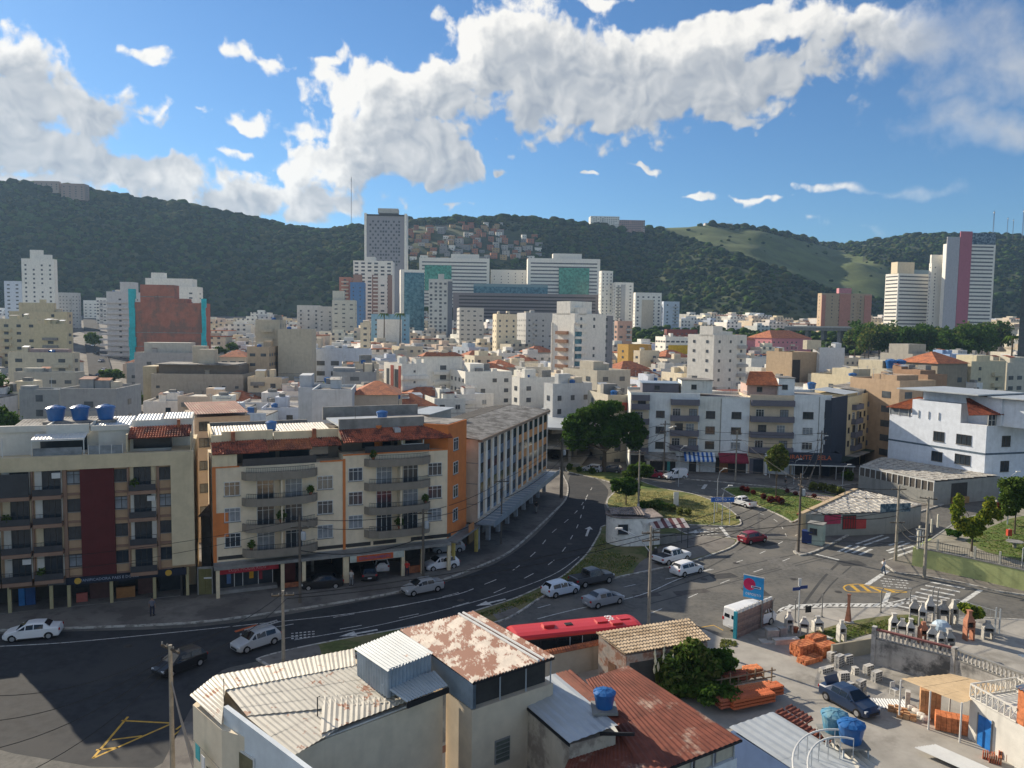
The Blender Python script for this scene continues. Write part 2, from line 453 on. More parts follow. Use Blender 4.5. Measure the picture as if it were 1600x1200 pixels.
# ================================================================ streets, islands, markings
ASPH = mat('asphalt',(.105,.102,.094),.88,.30,2.2,col2=(.15,.142,.126),c2scale=.16,c2lo=.42,c2hi=.62,bump=.15)
PAVE = mat('pavement_concrete',(.19,.175,.155),.95,.3,.5,col2=(.11,.10,.092),c2scale=.25,bump=.2)
YARD = mat('yard_concrete',(.33,.31,.275),.95,.2,.35,col2=(.20,.185,.16),c2scale=.22,c2lo=.5,c2hi=.7,bump=.2)
KERB = mat('kerb_paint',(.46,.44,.40),.9,.25,1.2,col2=(.2,.19,.17),c2scale=1.5)
GRASS = mat('grass_green',(.075,.13,.022),.95,.45,2.5,col2=(.17,.18,.05),c2scale=.45,bump=.6)
GRASSD = mat('grass_dry',(.21,.19,.06),.95,.4,2.2,col2=(.095,.12,.035),c2scale=.35,bump=.6)
GRASSM = mat('grass_verge',(.095,.115,.035),.95,.35,2.0,col2=(.17,.15,.07),c2scale=.3,bump=.6)
EARTH = mat('dry_earth',(.25,.20,.14),.95,.25,1.0,col2=(.17,.16,.12),c2scale=.4,bump=.4)
PAINTW = mat('road_paint_white',(.58,.58,.55),.85,.25,2.0,col2=(.16,.16,.16),c2scale=2.2,c2lo=.46,c2hi=.70)
PAINTY = mat('road_paint_yellow',(.55,.33,.05),.8,.2,2.0,col2=(.2,.15,.08),c2scale=1.6,c2lo=.5,c2hi=.75)
def smooth(pts,n=5):
 out = [];m = len(pts)
 for i in range(m - 1):
  p0 = Vector(pts[max(i - 1,0)][:2]);p1 = Vector(pts[i][:2]);p2 = Vector(pts[i + 1][:2]);p3 = Vector(pts[min(i + 2,m - 1)][:2])
  for k in range(n):
   t = k / n
   out.append(.5 * ((2 * p1) + (-p0 + p2) * t + (2 * p0 - 5 * p1 + 4 * p2 - p3) * t * t + (-p0 + 3 * p1 - 3 * p2 + p3) * t ** 3))
 out.append(Vector(pts[-1][:2]));return out
def G(pxs,z=0.0):return [P(u,v,z) for u,v in pxs]
def xy(pts):return [(p[0],p[1]) for p in pts]
def tri_fill(mb,pts,z):
 """concave polygon filled by triangles"""
 from mathutils.geometry import tessellate_polygon
 vs = [Vector((p[0],p[1],0)) for p in pts]
 for t in tessellate_polygon([vs]):
  a,b,c = (vs[i] for i in t)
  if (b - a).cross(c - a).z < 0:b,c = c,b
  mb.face([(q.x,q.y,z) for q in (a,b,c)])
def sheet(name,pts,z,m,kind='structure'):
 mb = MB().use(m);tri_fill(mb,pts,z);return mb.build(name,kind=kind)
def band(mb,pts,w,z0,z1,closed=False,z0skirt=None):
 """strip of width w along a polyline, as a raised bar"""
 pts = [Vector((p[0],p[1])) for p in pts];n = len(pts);L = [];Rr = []
 for i in range(n):
  a = pts[i - 1] if (i or closed) else pts[i];b = pts[(i + 1) % n] if (i < n - 1 or closed) else pts[i]
  d = (b - a);d = d.normalized() if d.length else Vector((1,0));nn = Vector((-d.y,d.x)) * w / 2
  L.append(pts[i] + nn);Rr.append(pts[i] - nn)
 for i in range(n if closed else n - 1):
  j = (i + 1) % n;a,b,c,d = Rr[i],Rr[j],L[j],L[i]
  mb.face([(a.x,a.y,z1),(b.x,b.y,z1),(c.x,c.y,z1),(d.x,d.y,z1)])
  if z1 - z0 > .02:
   mb.face([(a.x,a.y,z0),(b.x,b.y,z0),(b.x,b.y,z1),(a.x,a.y,z1)])
   mb.face([(c.x,c.y,z0),(d.x,d.y,z0),(d.x,d.y,z1),(c.x,c.y,z1)])
def island(name,pts,m,closed=True,z=.13,kw=.22):
 sheet(name,pts,z - .015,m)
 mb = MB().use(KERB);band(mb,pts,kw,0,z,closed);mb.build('kerb',kind='structure')
mb = MB().use(ASPH);mb.face([(-160,-20,.004),(160,-20,.004),(160,152,.004),(-160,152,.004)]);mb.build('road',kind='structure')
DASPH = mat('dark_asphalt',(.032,.034,.038),.92,.3,1.2,col2=(.045,.046,.048),c2scale=.14,bump=.1)  # dark asphalt of the left avenue; its tone also paints in deeper shade
LEFT_AVENUE = sheet('left_avenue_asphalt',xy(smooth(G([(-160,1010),(0,990),(300,980),(501,951),(688,912),(799,866),(866,805),(886,770),(892,742),(925,745),(950,765),(944,790),(950,815),(930,850),(905,880),(850,918),(700,970),(520,1005),(400,1034),(330,1060),(240,1200),(-160,1120),(-160,1010)]),4))[:-1],.0055,DASPH)
# pavement along the left blocks
kerbL = smooth(G([(-160,992),(0,986),(150,981),(300,974),(400,962),(501,947),(616,927),(688,908),(760,881),(799,861),(835,830),(866,800),(884,780),(887,760),(880,744),(874,731)]),4)
backL = G([(874,724),(600,724),(-300,724),(-400,992)])
sheet('pavement',xy(kerbL) + xy(backL),.115,PAVE)
mb = MB().use(KERB);band(mb,xy(kerbL),.25,0,.13);mb.build('kerb',kind='structure')
# central reservation of the left avenue, up to the little round house
med = smooth(G([(402,1031),(440,1020),(520,1003),(620,985),(700,968),(752,953),(805,936),(850,916),(880,901),(905,879),(922,860),(937,834),(945,822),(1000,820),(1045,822),(1075,836),(1120,840),(1152,844),(1142,856),(1110,868),(1075,880),(1030,889),(955,905),(893,918),(852,931),(810,958),(777,973),(700,992),(600,1012),(500,1035),(420,1042)]),3)
island('reservation_grass',xy(med),GRASSM)
nose = smooth(G([(402,1031),(440,1020),(490,1009),(500,1016),(495,1035),(420,1042)]),2)
sheet('reservation_paving',xy(smooth(G([(1018,868),(1050,838),(1080,838),(1120,841),(1148,845),(1140,855),(1108,867),(1070,878),(1030,888),(990,897),(1000,880)]),3)),.125,PAVE)
sheet('reservation_paving',[(p[0],p[1]) for p in nose],.127,PAVE)
sheet('reservation_paving',xy(smooth(G([(778,971),(812,957),(800,949),(785,952),(770,962)]),3)),.126,PAVE)
# central island: dry lawn, greener at the trees
isl = smooth(G([(948,790),(950,780),(961,768),(958,757),(940,750),(905,742),(885,736),(890,728),(930,731),(965,738),(1000,752),(1036,764),(1080,772),(1113,783),(1140,797),(1156,813),(1152,822),(1110,822),(1060,819),(1022,812),(985,808),(958,800),(948,790)]),4)[:-1]
island('island_lawn',xy(isl),GRASSD)
sheet('green_verge',xy(smooth(G([(905,739),(940,746),(964,757),(968,766),(1010,764),(1030,764),(1000,753),(965,740),(930,733)]),3)),.125,GRASS)
# right-hand island: green lawn and planted bed with pale path
isr = smooth(G([(1128,764),(1150,762),(1205,763),(1240,768),(1300,774),(1320,780),(1288,790),(1262,803),(1240,816),(1232,813),(1215,804),(1179,789),(1150,777),(1128,764)]),4)[:-1]
island('island_lawn',xy(isr),GRASS)
sheet('garden_path',xy(G([(1215,763),(1300,776),(1318,783),(1290,786),(1250,775)])),.125,mat('path_sand',(.42,.32,.26),.95))
# pavement in front of the far row of shops
pf = G([(1060,748),(1120,753),(1207,761),(1262,765),(1335,757),(1400,745),(1400,722),(1050,722)])
sheet('pavement',xy(pf),.13,PAVE);mb = MB().use(KERB);band(mb,xy(pf[:6]),.22,0,.15);mb.build('kerb',kind='structure')
# builder's yard and the near lots on the lower right
yard = G([(640,1010),(700,1012),(830,1012),(930,1006),(1000,992),(1100,985),(1128,998),(1150,1000),(1225,955),(1300,950),(1388,951),(1450,962),(1560,968),(1700,975),(1900,1200),(1900,1700),(560,1700),(560,1100)])
sheet('yard_ground',xy(yard),.10,YARD)
mb = MB().use(KERB);band(mb,xy(G([(1225,955),(1300,950),(1388,951),(1450,962),(1560,968),(1700,975)])),.2,0,.14);mb.build('kerb',kind='structure')
lot0 = G([(298,1110),(640,1020),(640,1700),(200,1700),(200,1300)])
sheet('pavement',xy(lot0),.12,PAVE)
# pavement wedge and ramp at the right
wedge = G([(1378,880),(1395,874),(1430,862),(1700,862),(1700,945),(1560,925),(1500,911),(1444,901),(1400,896)])
sheet('pavement',xy(wedge),.13,PAVE);mb = MB().use(KERB);band(mb,xy(wedge[4:] + wedge[:3]),.22,0,.15);mb.build('kerb',kind='structure')
st = smooth(G([(1241,862),(1250,868),(1275,862),(1310,845),(1340,830),(1400,812),(1500,780),(1590,752)]),3)
bk = G([(1590,740),(1480,760),(1340,800),(1290,812),(1262,830),(1243,850)])
sheet('pavement',xy(st) + xy(bk),.13,PAVE);mb = MB().use(KERB);band(mb,xy(st),.3,0,.16);mb.build('kerb',kind='structure')
# painted markings
def stripe(px0,px1,w,m=PAINTW,z=.010,name='road_marking'):
 a,b = P(*px0),P(*px1);mb = MB().use(m);band(mb,[a,b],w,0,z);return mb.build(name,kind='structure')
def lerp2(a,b,t):return (a[0] + (b[0] - a[0]) * t,a[1] + (b[1] - a[1]) * t)
for i in range(8):
 t = i / 7;stripe(lerp2((1453.7,909.5),(1400,946),t),lerp2((1508,919.5),(1452,957),t),.42)
for a,b,w in (((1532,922),(1501,943),.45),((1389,925),(1379,950),.45),((1387,892),(1354,914),.5),((1275,866),(1311,875),.35),((1125,822),(1141,842),.5),((1103,757),(1098,764),.6)):
 stripe(a,b,w)
for a,b in (((1338,850),(1380,836)),((1350,852),(1389,839)),((1389,852),(1412,846)),((1386,861),(1421,848)),((1389,864),(1428,853)),((1403,868),(1430,859)),((1310,862),(1330,852)),((1320,863),(1342,853)),((1332,864),(1352,855)),((1343,867),(1362,858)),((1420,838),(1432,839))):
 stripe(a,b,.34)
for r in range(4):
 for k in range(7):
  u = 1378 + k * 6.5 + r * 2 - 4;v = 903.5 + r * 4 + k * .6
  if (r * 5 + k * 3) % 7 != 0:stripe((u,v),(u + 4.8,v + .5),.22)
# yellow and white hatched islands
ell = smooth([(1318,918),(1324,914),(1345,913),(1370,918),(1417,925),(1390,925.5),(1350,925),(1325,924),(1318,918)],4)
mb = MB().use(PAINTY);band(mb,[P(q[0],q[1]) for q in ell[:-1]],.18,0,.010,True)
for a,b in (((1330,914.5),(1342,924)),((1345,914),(1358,924)),((1360,917),(1378,925)),((1382,920),(1398,925)),):band(mb,[P(*a),P(*b)],.42,0,.0105)
mb.build('yellow_hatched_marking',kind='structure')
hz_ = smooth([(1215,957),(1225,949),(1255,945),(1300,943),(1380,943),(1425,934),(1428,938),(1388,947),(1300,950),(1230,953),(1215,957)],3)
mb = MB().use(PAINTW);band(mb,[P(q[0],q[1]) for q in hz_[:-1]],.2,0,.010,True)
for k in range(17):
 u = 1228 + k * 10.5;band(mb,[P(u,952.5 - k * .25),P(u + 8,945 - k * .15)],.34,0,.0105)
mb.build('white_hatched_marking',kind='structure')
mb = MB().use(PAINTY)
for a,b in (((190,1126),(268,1130)),((175,1156),(222,1150)),((145,1185),(270,1130)),((145,1185),(200,1120)),((150,1172),(185,1168)),((270,1150),(300,1128)),((275,1140),(305,1118))):band(mb,[P(*a),P(*b)],.16,0,.010)
mb.build('yellow_box_marking',kind='structure')
mb = MB().use(PAINTY);band(mb,[P(1130,985),P(1115,977),P(1085,982)],.12,0,.010);mb.build('yellow_box_marking',kind='structure')
# lane dashes (two rows down the avenue) and edge lines
def dashes(px,z=.010,w=.11,on=2.0,off=3.6):
 pts = smooth(G(px),8);acc = 0;mb = MB().use(PAINTW);run = [];state = True
 for a,b in zip(pts,pts[1:]):
  L = (b - a).length;t = 0
  while t < L:
   need = (on if state else off) - acc;step = min(need,L - t)
   if state:
    p = a + (b - a) * (t / L);q = a + (b - a) * ((t + step) / L);band(mb,[p,q],w,0,z)
   t += step;acc += step
   if acc >= (on if state else off) - 1e-6:acc = 0;state = not state
 mb.build('lane_marking',kind='structure')
dashes([(925,762),(908,790),(892,808),(862,833),(842,857),(820,877),(785,901),(730,922),(650,942),(560,958),(400,985)])
dashes([(916,778),(905,815),(895,836),(880,860),(860,880),(830,898),(775,925),(720,945),(640,962),(560,978),(430,1000)])
def line(px,w=.12,m=PAINTW):
 mb = MB().use(m);band(mb,smooth(G(px),5),w,0,.010);mb.build('edge_line',kind='structure')
line([(-60,1012),(40,1008),(150,1000),(400,975),(560,957),(700,932),(740,920)])
line([(460,1000),(600,975),(760,935),(860,900),(905,870)],.10)
line([(840,967),(900,952),(1000,930),(1060,905),(1110,889)],.13)
dashes([(840,950),(920,929),(1000,912),(1100,893),(1180,868),(1240,838),(1330,800)],on=1.6,off=4)
dashes([(950,985),(1066,938),(1135,908),(1200,886),(1290,850),(1400,815)],on=1.8,off=4.5)
for px in ([(1045,765),(1090,770),(1150,790),(1210,812),(1230,840)],[(1020,752),(1090,758),(1120,765)]):dashes(px,on=1.4,off=2.5)
def arrow(u,v,du,dv,w=.28):
 a,b = P(u,v),P(u + du,v + dv);d = (b - a).normalized();n = Vector((-d.y,d.x,0));mb = MB().use(PAINTW)
 band(mb,[a,b],w,0,.010);c = b + d * 1.5
 mb.face([(q.x,q.y,.010) for q in (b - n * .55,c,b + n * .55)]);mb.build('lane_arrow',kind='structure')
arrow(916,838,4,-11,.3);arrow(790,936,-26,6,.3);arrow(590,984,-34,6,.3);arrow(1105,830,-14,1)
# worn lettering painted in the lane ends as bars
for (u0,v0,n) in ((455,990,6),(1085,829,6)):
 for r in range(3):
  for k in range(n):stripe((u0 + k * 6.5,v0 + r * 4 - k * .6),(u0 + k * 6.5 + 4,v0 + r * 4 - .4 - k * .6),.22)
# tyre-darkened tracks and patched asphalt in the junction
for k,(u,v,w,d,a) in enumerate(((1130,900,3,1.6,.3),(1220,880,2.2,5,.2),(1080,925,4,1.2,.3),(1180,925,2.4,2.4,.1),(1300,895,1.6,4,.5),(1010,930,3,1.1,.3),(1330,880,3,2,.1),(1160,862,3,1.1,.4),(1480,880,3,1.4,-.2),(1200,850,3,1.3,.5),(1120,800,4,1.0,-.5))):
 q = P(u,v);M = Matrix.Translation((q.x,q.y,.008)) @ Matrix.Rotation(a,4,'Z');MB().use(mat('repair_%d' % (k % 3),[(.05,.05,.05),(.13,.125,.115),(.075,.07,.066)][k % 3],.9,.3,2)).face([M @ Vector(c) for c in ((-w / 2,-d / 2,0),(w / 2,-d / 2,0),(w / 2.1,d / 2,0),(-w / 2.2,d / 2.1,0))]).build('road_patch',kind='structure')
for (u,v) in ((1150,880),(1240,905),(960,925),(720,938),(430,985),(890,850),(1100,905),(1310,925),(200,1010),(1190,810),(1400,935)):
 q = P(u,v);MB().use(mat('manhole_iron',(.05,.045,.04),.6,.3,5)).lathe([(.36,0),(.36,.012),(.02,.013)],14,(q.x,q.y,.004)).build('manhole_cover',kind='structure')
DARKA = mat('asphalt_patch',(.055,.055,.054),.85,.2,.5)
for px,w in (([(1010,925),(1120,880),(1230,812)],.22),([(1000,935),(1130,892),(1245,866)],.2),([(1010,945),(1200,895),(1400,845)],.18),([(1255,945),(1285,905),(1312,878)],.3),([(1275,944),(1300,912),(1330,885)],.16),([(1150,905),(1290,868)],.14)):
 mb = MB().use(DARKA);band(mb,smooth(G(px),6),w,0,.007);mb.build('asphalt_seam',kind='structure')
# ================================================================ vehicles
GLASS = mat('dark_glass',(.012,.016,.020),.08,.1,1,spec=.6)
TYRE = mat('tyre_rubber',(.012,.012,.013),.9,.1)
RIM = mat('wheel_alloy',(.45,.45,.46),.35,.1,metal=.7)
BLACKP = mat('black_trim',(.018,.018,.02),.6,.1)
LAMPW = mat('headlamp_glass',(.62,.64,.66),.15,.05)
LAMPR = mat('tail_lamp_red',(.40,.02,.02),.2,.05)
PLATE = mat('number_plate',(.55,.55,.55),.5,.05)
def paint(name,c,rough=.28):return mat('paint_' + name,c,rough,.04,.8,spec=.6)
KINDS = {  # stations x, z_low, z_belt, z_top, half-width belt, half-width top ; cabin glazing ranges
 'hatch':(3.95,[(-1.97,.38,.66,.72,.66,.60),(-1.90,.24,.88,.93,.79,.70),(-1.50,.20,.92,1.40,.82,.60),(-.2,.18,.92,1.48,.83,.62),(.35,.18,.92,1.42,.83,.60),(1.08,.18,.90,.96,.82,.72),(1.72,.20,.74,.80,.78,.64),(1.97,.30,.55,.60,.62,.52)],
   [(-1.40,-.55),(-.48,.30)],(.35,1.08),(-1.90,-1.50),(-1.22,1.25)),
 'sedan':(4.3,[(-2.15,.38,.70,.76,.66,.60),(-2.05,.24,.88,.98,.78,.68),(-1.45,.20,.92,1.04,.82,.70),(-.95,.18,.93,1.38,.83,.58),(-.1,.18,.92,1.43,.84,.60),(.40,.18,.92,1.38,.83,.59),(1.15,.18,.90,.95,.82,.72),(1.85,.20,.74,.80,.78,.64),(2.12,.30,.55,.60,.62,.52)],
   [(-.92,-.25),(-.18,.36)],(.40,1.15),(-1.45,-.95),(-1.33,1.36)),
 'pickup':(5.0,[(-2.5,.50,.98,1.05,.82,.80),(-2.42,.42,1.02,1.07,.86,.84),(-.85,.36,1.02,1.07,.88,.85),(-.80,.36,1.05,1.66,.88,.66),(.35,.36,1.05,1.72,.88,.67),(.55,.36,1.05,1.66,.88,.66),(1.15,.36,1.04,1.12,.88,.80),(2.15,.38,.98,1.04,.85,.76),(2.48,.45,.75,.82,.72,.66)],
   [(-.75,-.12),(-.04,.50)],(.55,1.15),None,(-1.52,1.60)),
 'ute':(4.45,[(-2.22,.42,.90,.96,.78,.76),(-2.15,.30,.94,.99,.82,.80),(-.48,.24,.94,.99,.83,.80),(-.42,.24,.94,1.46,.83,.60),(.15,.22,.94,1.52,.83,.61),(.45,.22,.94,1.46,.83,.60),(1.20,.22,.92,.98,.82,.74),(1.90,.24,.78,.84,.78,.66),(2.22,.30,.58,.64,.64,.56)],
   [(-.36,.38)],(.45,1.20),None,(-1.35,1.42)),
 'van':(4.2,[(-2.1,.36,1.0,1.70,.80,.72),(-2.05,.26,1.0,1.80,.84,.76),(-.2,.20,1.0,1.86,.85,.77),(.10,.20,1.0,1.76,.85,.74),(.45,.20,1.0,1.62,.85,.66),(1.15,.20,.98,1.04,.83,.74),(1.82,.22,.80,.86,.78,.66),(2.1,.30,.60,.66,.64,.55)],
   [(-.15,.42)],(.45,1.15),None,(-1.30,1.35)),
 'minibus':(5.4,[(-2.7,.38,1.2,2.05,.86,.76),(-2.62,.30,1.2,2.18,.92,.80),(0,.26,1.2,2.25,.94,.82),(1.10,.26,1.2,2.12,.94,.80),(1.45,.26,1.2,1.95,.94,.74),(2.15,.26,1.15,1.22,.90,.80),(2.55,.28,.95,1.00,.84,.74),(2.7,.34,.70,.76,.72,.62)],
   [(-2.5,-1.5),(-1.4,-.4),(-.3,.6),(.75,1.38)],(1.45,2.15),(-2.66,-2.66),(-1.75,1.75)),
}
_carcache = {}
def car_meshes(kind,pname,col):
 key = (kind,pname)
 if key in _carcache:return _carcache[key]
 L,stn,sides,ws,rw,wx = KINDS[kind];pm = paint(pname,col)
 parts = []
 def st(x):
  for a,b in zip(stn,stn[1:]):
   if a[0] <= x <= b[0]:
    t = (x - a[0]) / (b[0] - a[0]);return [p + (q - p) * t for p,q in zip(a,b)]
  return list(stn[-1])
 # body: lofted rings with shoulder, waist and roof
 mb = MB().use(pm);ring = []
 for (x,zl,zb,zt,wb,wt) in stn:
  sgn = [(wb * .90,zl),(wb * .985,zl + .10),(wb,zl + (zb - zl) * .55),(wb * .985,zb),(wt + (wb - wt) * .10,zt - .07 * min(1,(zt - zb) * 3)),(wt * .86,zt),(wt * .4,zt + .025)]
  pts = [(x,-y,z) for y,z in sgn] + [(x,y,z) for y,z in reversed(sgn)]
  ring.append(pts)
 n = len(ring[0]);i0 = len(mb.v)
 for r in ring:mb.v += r
 for k in range(len(ring) - 1):
  for q in range(n):
   q2 = (q + 1) % n;mb.f.append((i0 + k * n + q,i0 + (k + 1) * n + q,i0 + (k + 1) * n + q2,i0 + k * n + q2));mb.mi.append(0)
 mb.f.append(tuple(i0 + q for q in range(n)));mb.mi.append(0)
 mb.f.append(tuple(i0 + (len(ring) - 1) * n + n - 1 - q for q in range(n)));mb.mi.append(0)
 mb.use(BLACKP)
 for x in wx:# dark wheel arches
  for s in (-1,1):
   w = st(x)[4] + .004;pts = [(x + .36 * math.cos(t),s * w,.30 + .36 * math.sin(t)) for t in [math.pi * k / 8 for k in range(9)]]
   mb.face(pts if s < 0 else list(reversed(pts)))
 zz = stn[3]
 for s in (-1,1):mb.box(wx[0] + .4,s * (zz[4] + .002),zz[1] + .0,wx[1] - .4,s * (zz[4] - .05),zz[1] + .09)
 if kind in ('pickup','ute'):
  xa = stn[1][0] + .08;xb = stn[3][0] - .10;w = stn[1][4] - .10;z = stn[1][3];mb.box(xa,-w,z - .1,xb,w,z + .035)
 if kind == 'pickup':mb.box(-2.56,-.8,.42,-2.48,.8,.56)
 parts.append(('body',mb.mesh('car_body'),None,[]))
 def glassquad(pts,nm='window'):
  m2 = MB().use(GLASS);c = sum((Vector(p) for p in pts),Vector()) / len(pts)
  nn = (Vector(pts[1]) - Vector(pts[0])).cross(Vector(pts[2]) - Vector(pts[0])).normalized()
  if nn.dot(c - Vector((0,0,.9))) < 0:nn = -nn;pts = list(reversed(pts))
  top = [tuple(Vector(p) + nn * .014) for p in pts];m2.face(top)
  for a,b,c2,d in zip(pts,pts[1:] + pts[:1],top[1:] + top[:1],top):m2.face([a,b,c2,d])
  parts.append((nm,m2.mesh(nm),None,[]))
 def side_pt(x,t,s):
  q = st(x);zb,zt,wb,wt = q[2],q[3],q[4] * .985,q[5] + (q[4] - q[5]) * .10
  z = zb + .04 + (zt - .09 - zb - .04) * t;f = (z - zb) / max(zt - .07 - zb,.01);return (x,s * (wb + (wt - wb) * f),z)
 for (xa,xb) in sides:
  for s in (-1,1):
   glassquad([side_pt(xa,0,s),side_pt(xb,0,s),side_pt(xb,.96,s),side_pt(xa,.96,s)])
 a = ws[0];b = ws[1];qa,qb = st(a),st(b)
 m_ = lambda w,q,y:(q[0],y * w,q[3])
 glassquad([(a + .03,-qa[5] * .84,qa[3] - .005),(a + .03,qa[5] * .84,qa[3] - .005),(b - .08,qb[5] * .98,qb[3] + .06),(b - .08,-qb[5] * .98,qb[3] + .06)],'windscreen')
 # small front quarter glass
 for s in (-1,1):
  p0 = (a + .04,s * (qa[4] * .985),qa[2] + .05);p1 = (b - .22,s * (qb[4] * .975),qb[2] + .05);p2 = (a + .04,s * (qa[5] + (qa[4] - qa[5]) * .12),qa[3] - .12)
  glassquad([p0,p1,p2])
 if rw and kind != 'minibus':
  qa,qb = st(rw[0]),st(rw[1])
  glassquad([(rw[0] + .06,-qa[5] * .9,qa[3] + .06),(rw[0] + .06,qa[5] * .9,qa[3] + .06),(rw[1] - .03,qb[5] * .84,qb[3] - .01),(rw[1] - .03,-qb[5] * .84,qb[3] - .01)],'rear_window')
 elif kind == 'minibus':
  for s in (-1,1):glassquad([(-2.70,s * .10,1.25),(-2.70,s * .70,1.25),(-2.67,s * .62,1.95),(-2.67,s * .10,1.95)],'rear_window')
 elif kind in ('pickup','ute'):
  x = stn[3][0] - .03;q = st(stn[3][0]);glassquad([(x,-.55,q[2] + .12),(x,.55,q[2] + .12),(x,.50,q[3] - .10),(x,-.50,q[3] - .10)],'rear_window')
 if kind == 'hatch':mb2 = MB().use(BLACKP)
 # wheels: tyre with rim
 r = .31 if kind not in ('pickup','minibus') else .37
 tm = MB().use(TYRE);tm.lathe([(r * .6,-.10),(r * .97,-.10),(r,-.05),(r,.05),(r * .97,.10),(r * .6,.10)],16)
 rm = MB().use(RIM);rm.lathe([(.02,-.10),(r * .2,-.115),(r * .62,-.105),(r * .62,.105),(r * .2,.115),(.02,.10)],10)
 for x in wx:
  for s in (-1,1):
   parts.append(('wheel',tm.mesh('tyre') if not parts[-1][0] == 'wheel' else parts[-1][1],((x,s * (st(x)[4] - .08),r),(R(90),0,0)),[('rim',rm.mesh('rim'))]))
 # lamps, plates, mirrors
 xf = stn[-2][0];q = st(xf + .10)
 for s in (-1,1):
  m2 = MB().use(LAMPW);m2.box(xf - .06,s * (q[4] - .26),q[2] - .12,xf + .19,s * (q[4] + .006),q[2] + .03);parts.append(('headlight',m2.mesh('headlight'),None,[]))
  xr = stn[0][0];q2 = st(xr + .05)
  m2 = MB().use(LAMPR)
  zl = q2[2] + (.0 if kind in ('hatch','sedan') else -.15);hh = .28 if kind in ('van','minibus') else .18
  m2.box(xr - .015,s * (q2[4] - .16),zl - hh / 2,xr + .16,s * (q2[4] + .02),zl + hh / 2);parts.append(('tail_light',m2.mesh('tail_light'),None,[]))
  m2 = MB().use(pm);xm = ws[1] - .28;qm = st(xm);m2.box(xm,s * (qm[4] - .02),qm[2] + .02,xm + .10,s * (qm[4] + .16),qm[2] + .16);parts.append(('wing_mirror',m2.mesh('mirror'),None,[]))
 m2 = MB().use(BLACKP);m2.box(stn[-1][0] - .05,-.45,.34,stn[-1][0] + .012,.45,.50);parts.append(('grille',m2.mesh('grille'),None,[]))
 m2 = MB().use(PLATE);m2.box(stn[0][0] - .025,-.2,.48,stn[0][0] + .02,.2,.60);parts.append(('number_plate',m2.mesh('plate'),None,[]))
 _carcache[key] = parts
 return parts
def car(kind,pname,col,u,v,heading,label,cat='car',group=None,z=0.0,name='parked_car'):
 """heading: pixel the front points to"""
 p = P(u,v,z);h = P(heading[0],heading[1],z);d = h - p;rot = math.atan2(d.y,d.x)
 root = thing(name,label,cat,(p.x,p.y,z),rot,group)
 for nm,me,tr,sub in car_meshes(kind,pname,col):
  o = link(nm,me,root,tr[0] if tr else None,tr[1] if tr else None)
  for snm,sme in sub:link(snm,sme,o)
 return root
WHITE = (.72,.73,.74);SILVER = (.38,.40,.42);DGREY = (.06,.065,.075);BLACK = (.014,.015,.018)
ROADCARS = 'cars on the streets'
car('sedan','white',WHITE,52,996,(-30,1004),'white sedan at the kerb below the maroon-panelled block, leftmost car in the photo',group=ROADCARS)
c = car('hatch','silver',SILVER,400,1010,(360,1023),'silver estate car carrying a ladder on its roof rack beside the roadside pole',group=ROADCARS)
lm = mat('ladder_aluminium',(.5,.5,.5),.4,.1,metal=.5);om = mat('orange_ladder',(.5,.12,.04),.6,.1)
lad = thing('ladder','aluminium and orange ladder tied on the roof of the silver estate car','ladder',c.location + Vector((0,0,1.52)),c.rotation_euler.z)
m2 = MB().use(lm)
for s in (-.22,.22):m2.box(-2.1,s - .03,.06,.9,s + .03,.13)
m2.build('rail_frame',lad)
rg = MB().use(lm);rg.box(-.02,-.2,.08,.02,.2,.12)
rm_ = rg.mesh('rung')
for k in range(10):link('rung',rm_,lad,(-2.0 + k * .3,0,0))
m2 = MB().use(om);m2.box(-.4,-.42,.06,1.6,-.34,.12);m2.box(-.4,-.56,.06,1.6,-.50,.12);m2.build('orange_rail',lad)
car('hatch','black',BLACK,281,1046,(240,1063),'black hatchback moving on the dark avenue, left of the silver estate car',group=ROADCARS)
car('sedan','silverold',(.30,.31,.32),660,925,(610,935),'silver sedan at the kerb of the dark avenue in front of the parking bay',group=ROADCARS)
car('hatch','white',WHITE,689,888,(655,893),'white hatchback with a door sticker parked on the forecourt beside the utility pole',group='cars parked under the cream block')
car('hatch','white',WHITE,595,888,(590,868),'white hatchback parked nose-in under the banner of the parking bay',group='cars parked under the cream block')
car('hatch','black',BLACK,576,902,(572,880),'black hatchback parked nose-in left of the white one under the banner',group='cars parked under the cream block')
car('sedan','black',BLACK,503,918,(455,922),'black sedan parked in front of the open bay beside the clothes shop',group='cars parked under the cream block')
car('hatch','silver',SILVER,700,862,(650,866),'silver hatchback in the shade of the corner bay behind the sticker hatchback',group='cars parked under the cream block')
car('hatch','bluewhite',(.55,.62,.70),876,928,(930,916),'pale blue hatchback stopped beside the grass strip behind the dark pickup',group=ROADCARS)
car('pickup','darkgrey',DGREY,925,912,(990,899),'dark grey pickup truck beside the grass strip ahead of the pale blue hatchback','pickup',ROADCARS)
car('sedan','silvergrey',(.26,.28,.31),943,944,(1000,931),'grey sedan in the lane beside the red bus',group=ROADCARS)
car('pickup','white',WHITE,1050,878,(1110,863),'white double cab pickup beside the little round house','pickup',ROADCARS)
car('hatch','white',WHITE,1073,896,(1130,882),'white hatchback just in front of the white double cab pickup in the sun',group=ROADCARS)
car('hatch','red',(.22,.012,.03),1176,847,(1226,838),'dark red hatchback crossing the sunlit junction',group=ROADCARS)
car('ute','white',WHITE,1160,790,(1110,776),'small white pickup passing the green lawn island','pickup',ROADCARS)
car('van','white',WHITE,1055,748,(1010,751),'white panel van parked in front of the shop awnings','van',ROADCARS,name='delivery_van')
car('minibus','white',(.70,.70,.66),1172,978,(1225,962),'white minibus parked behind the brick wall with the blue sign','minibus',ROADCARS,name='minibus')
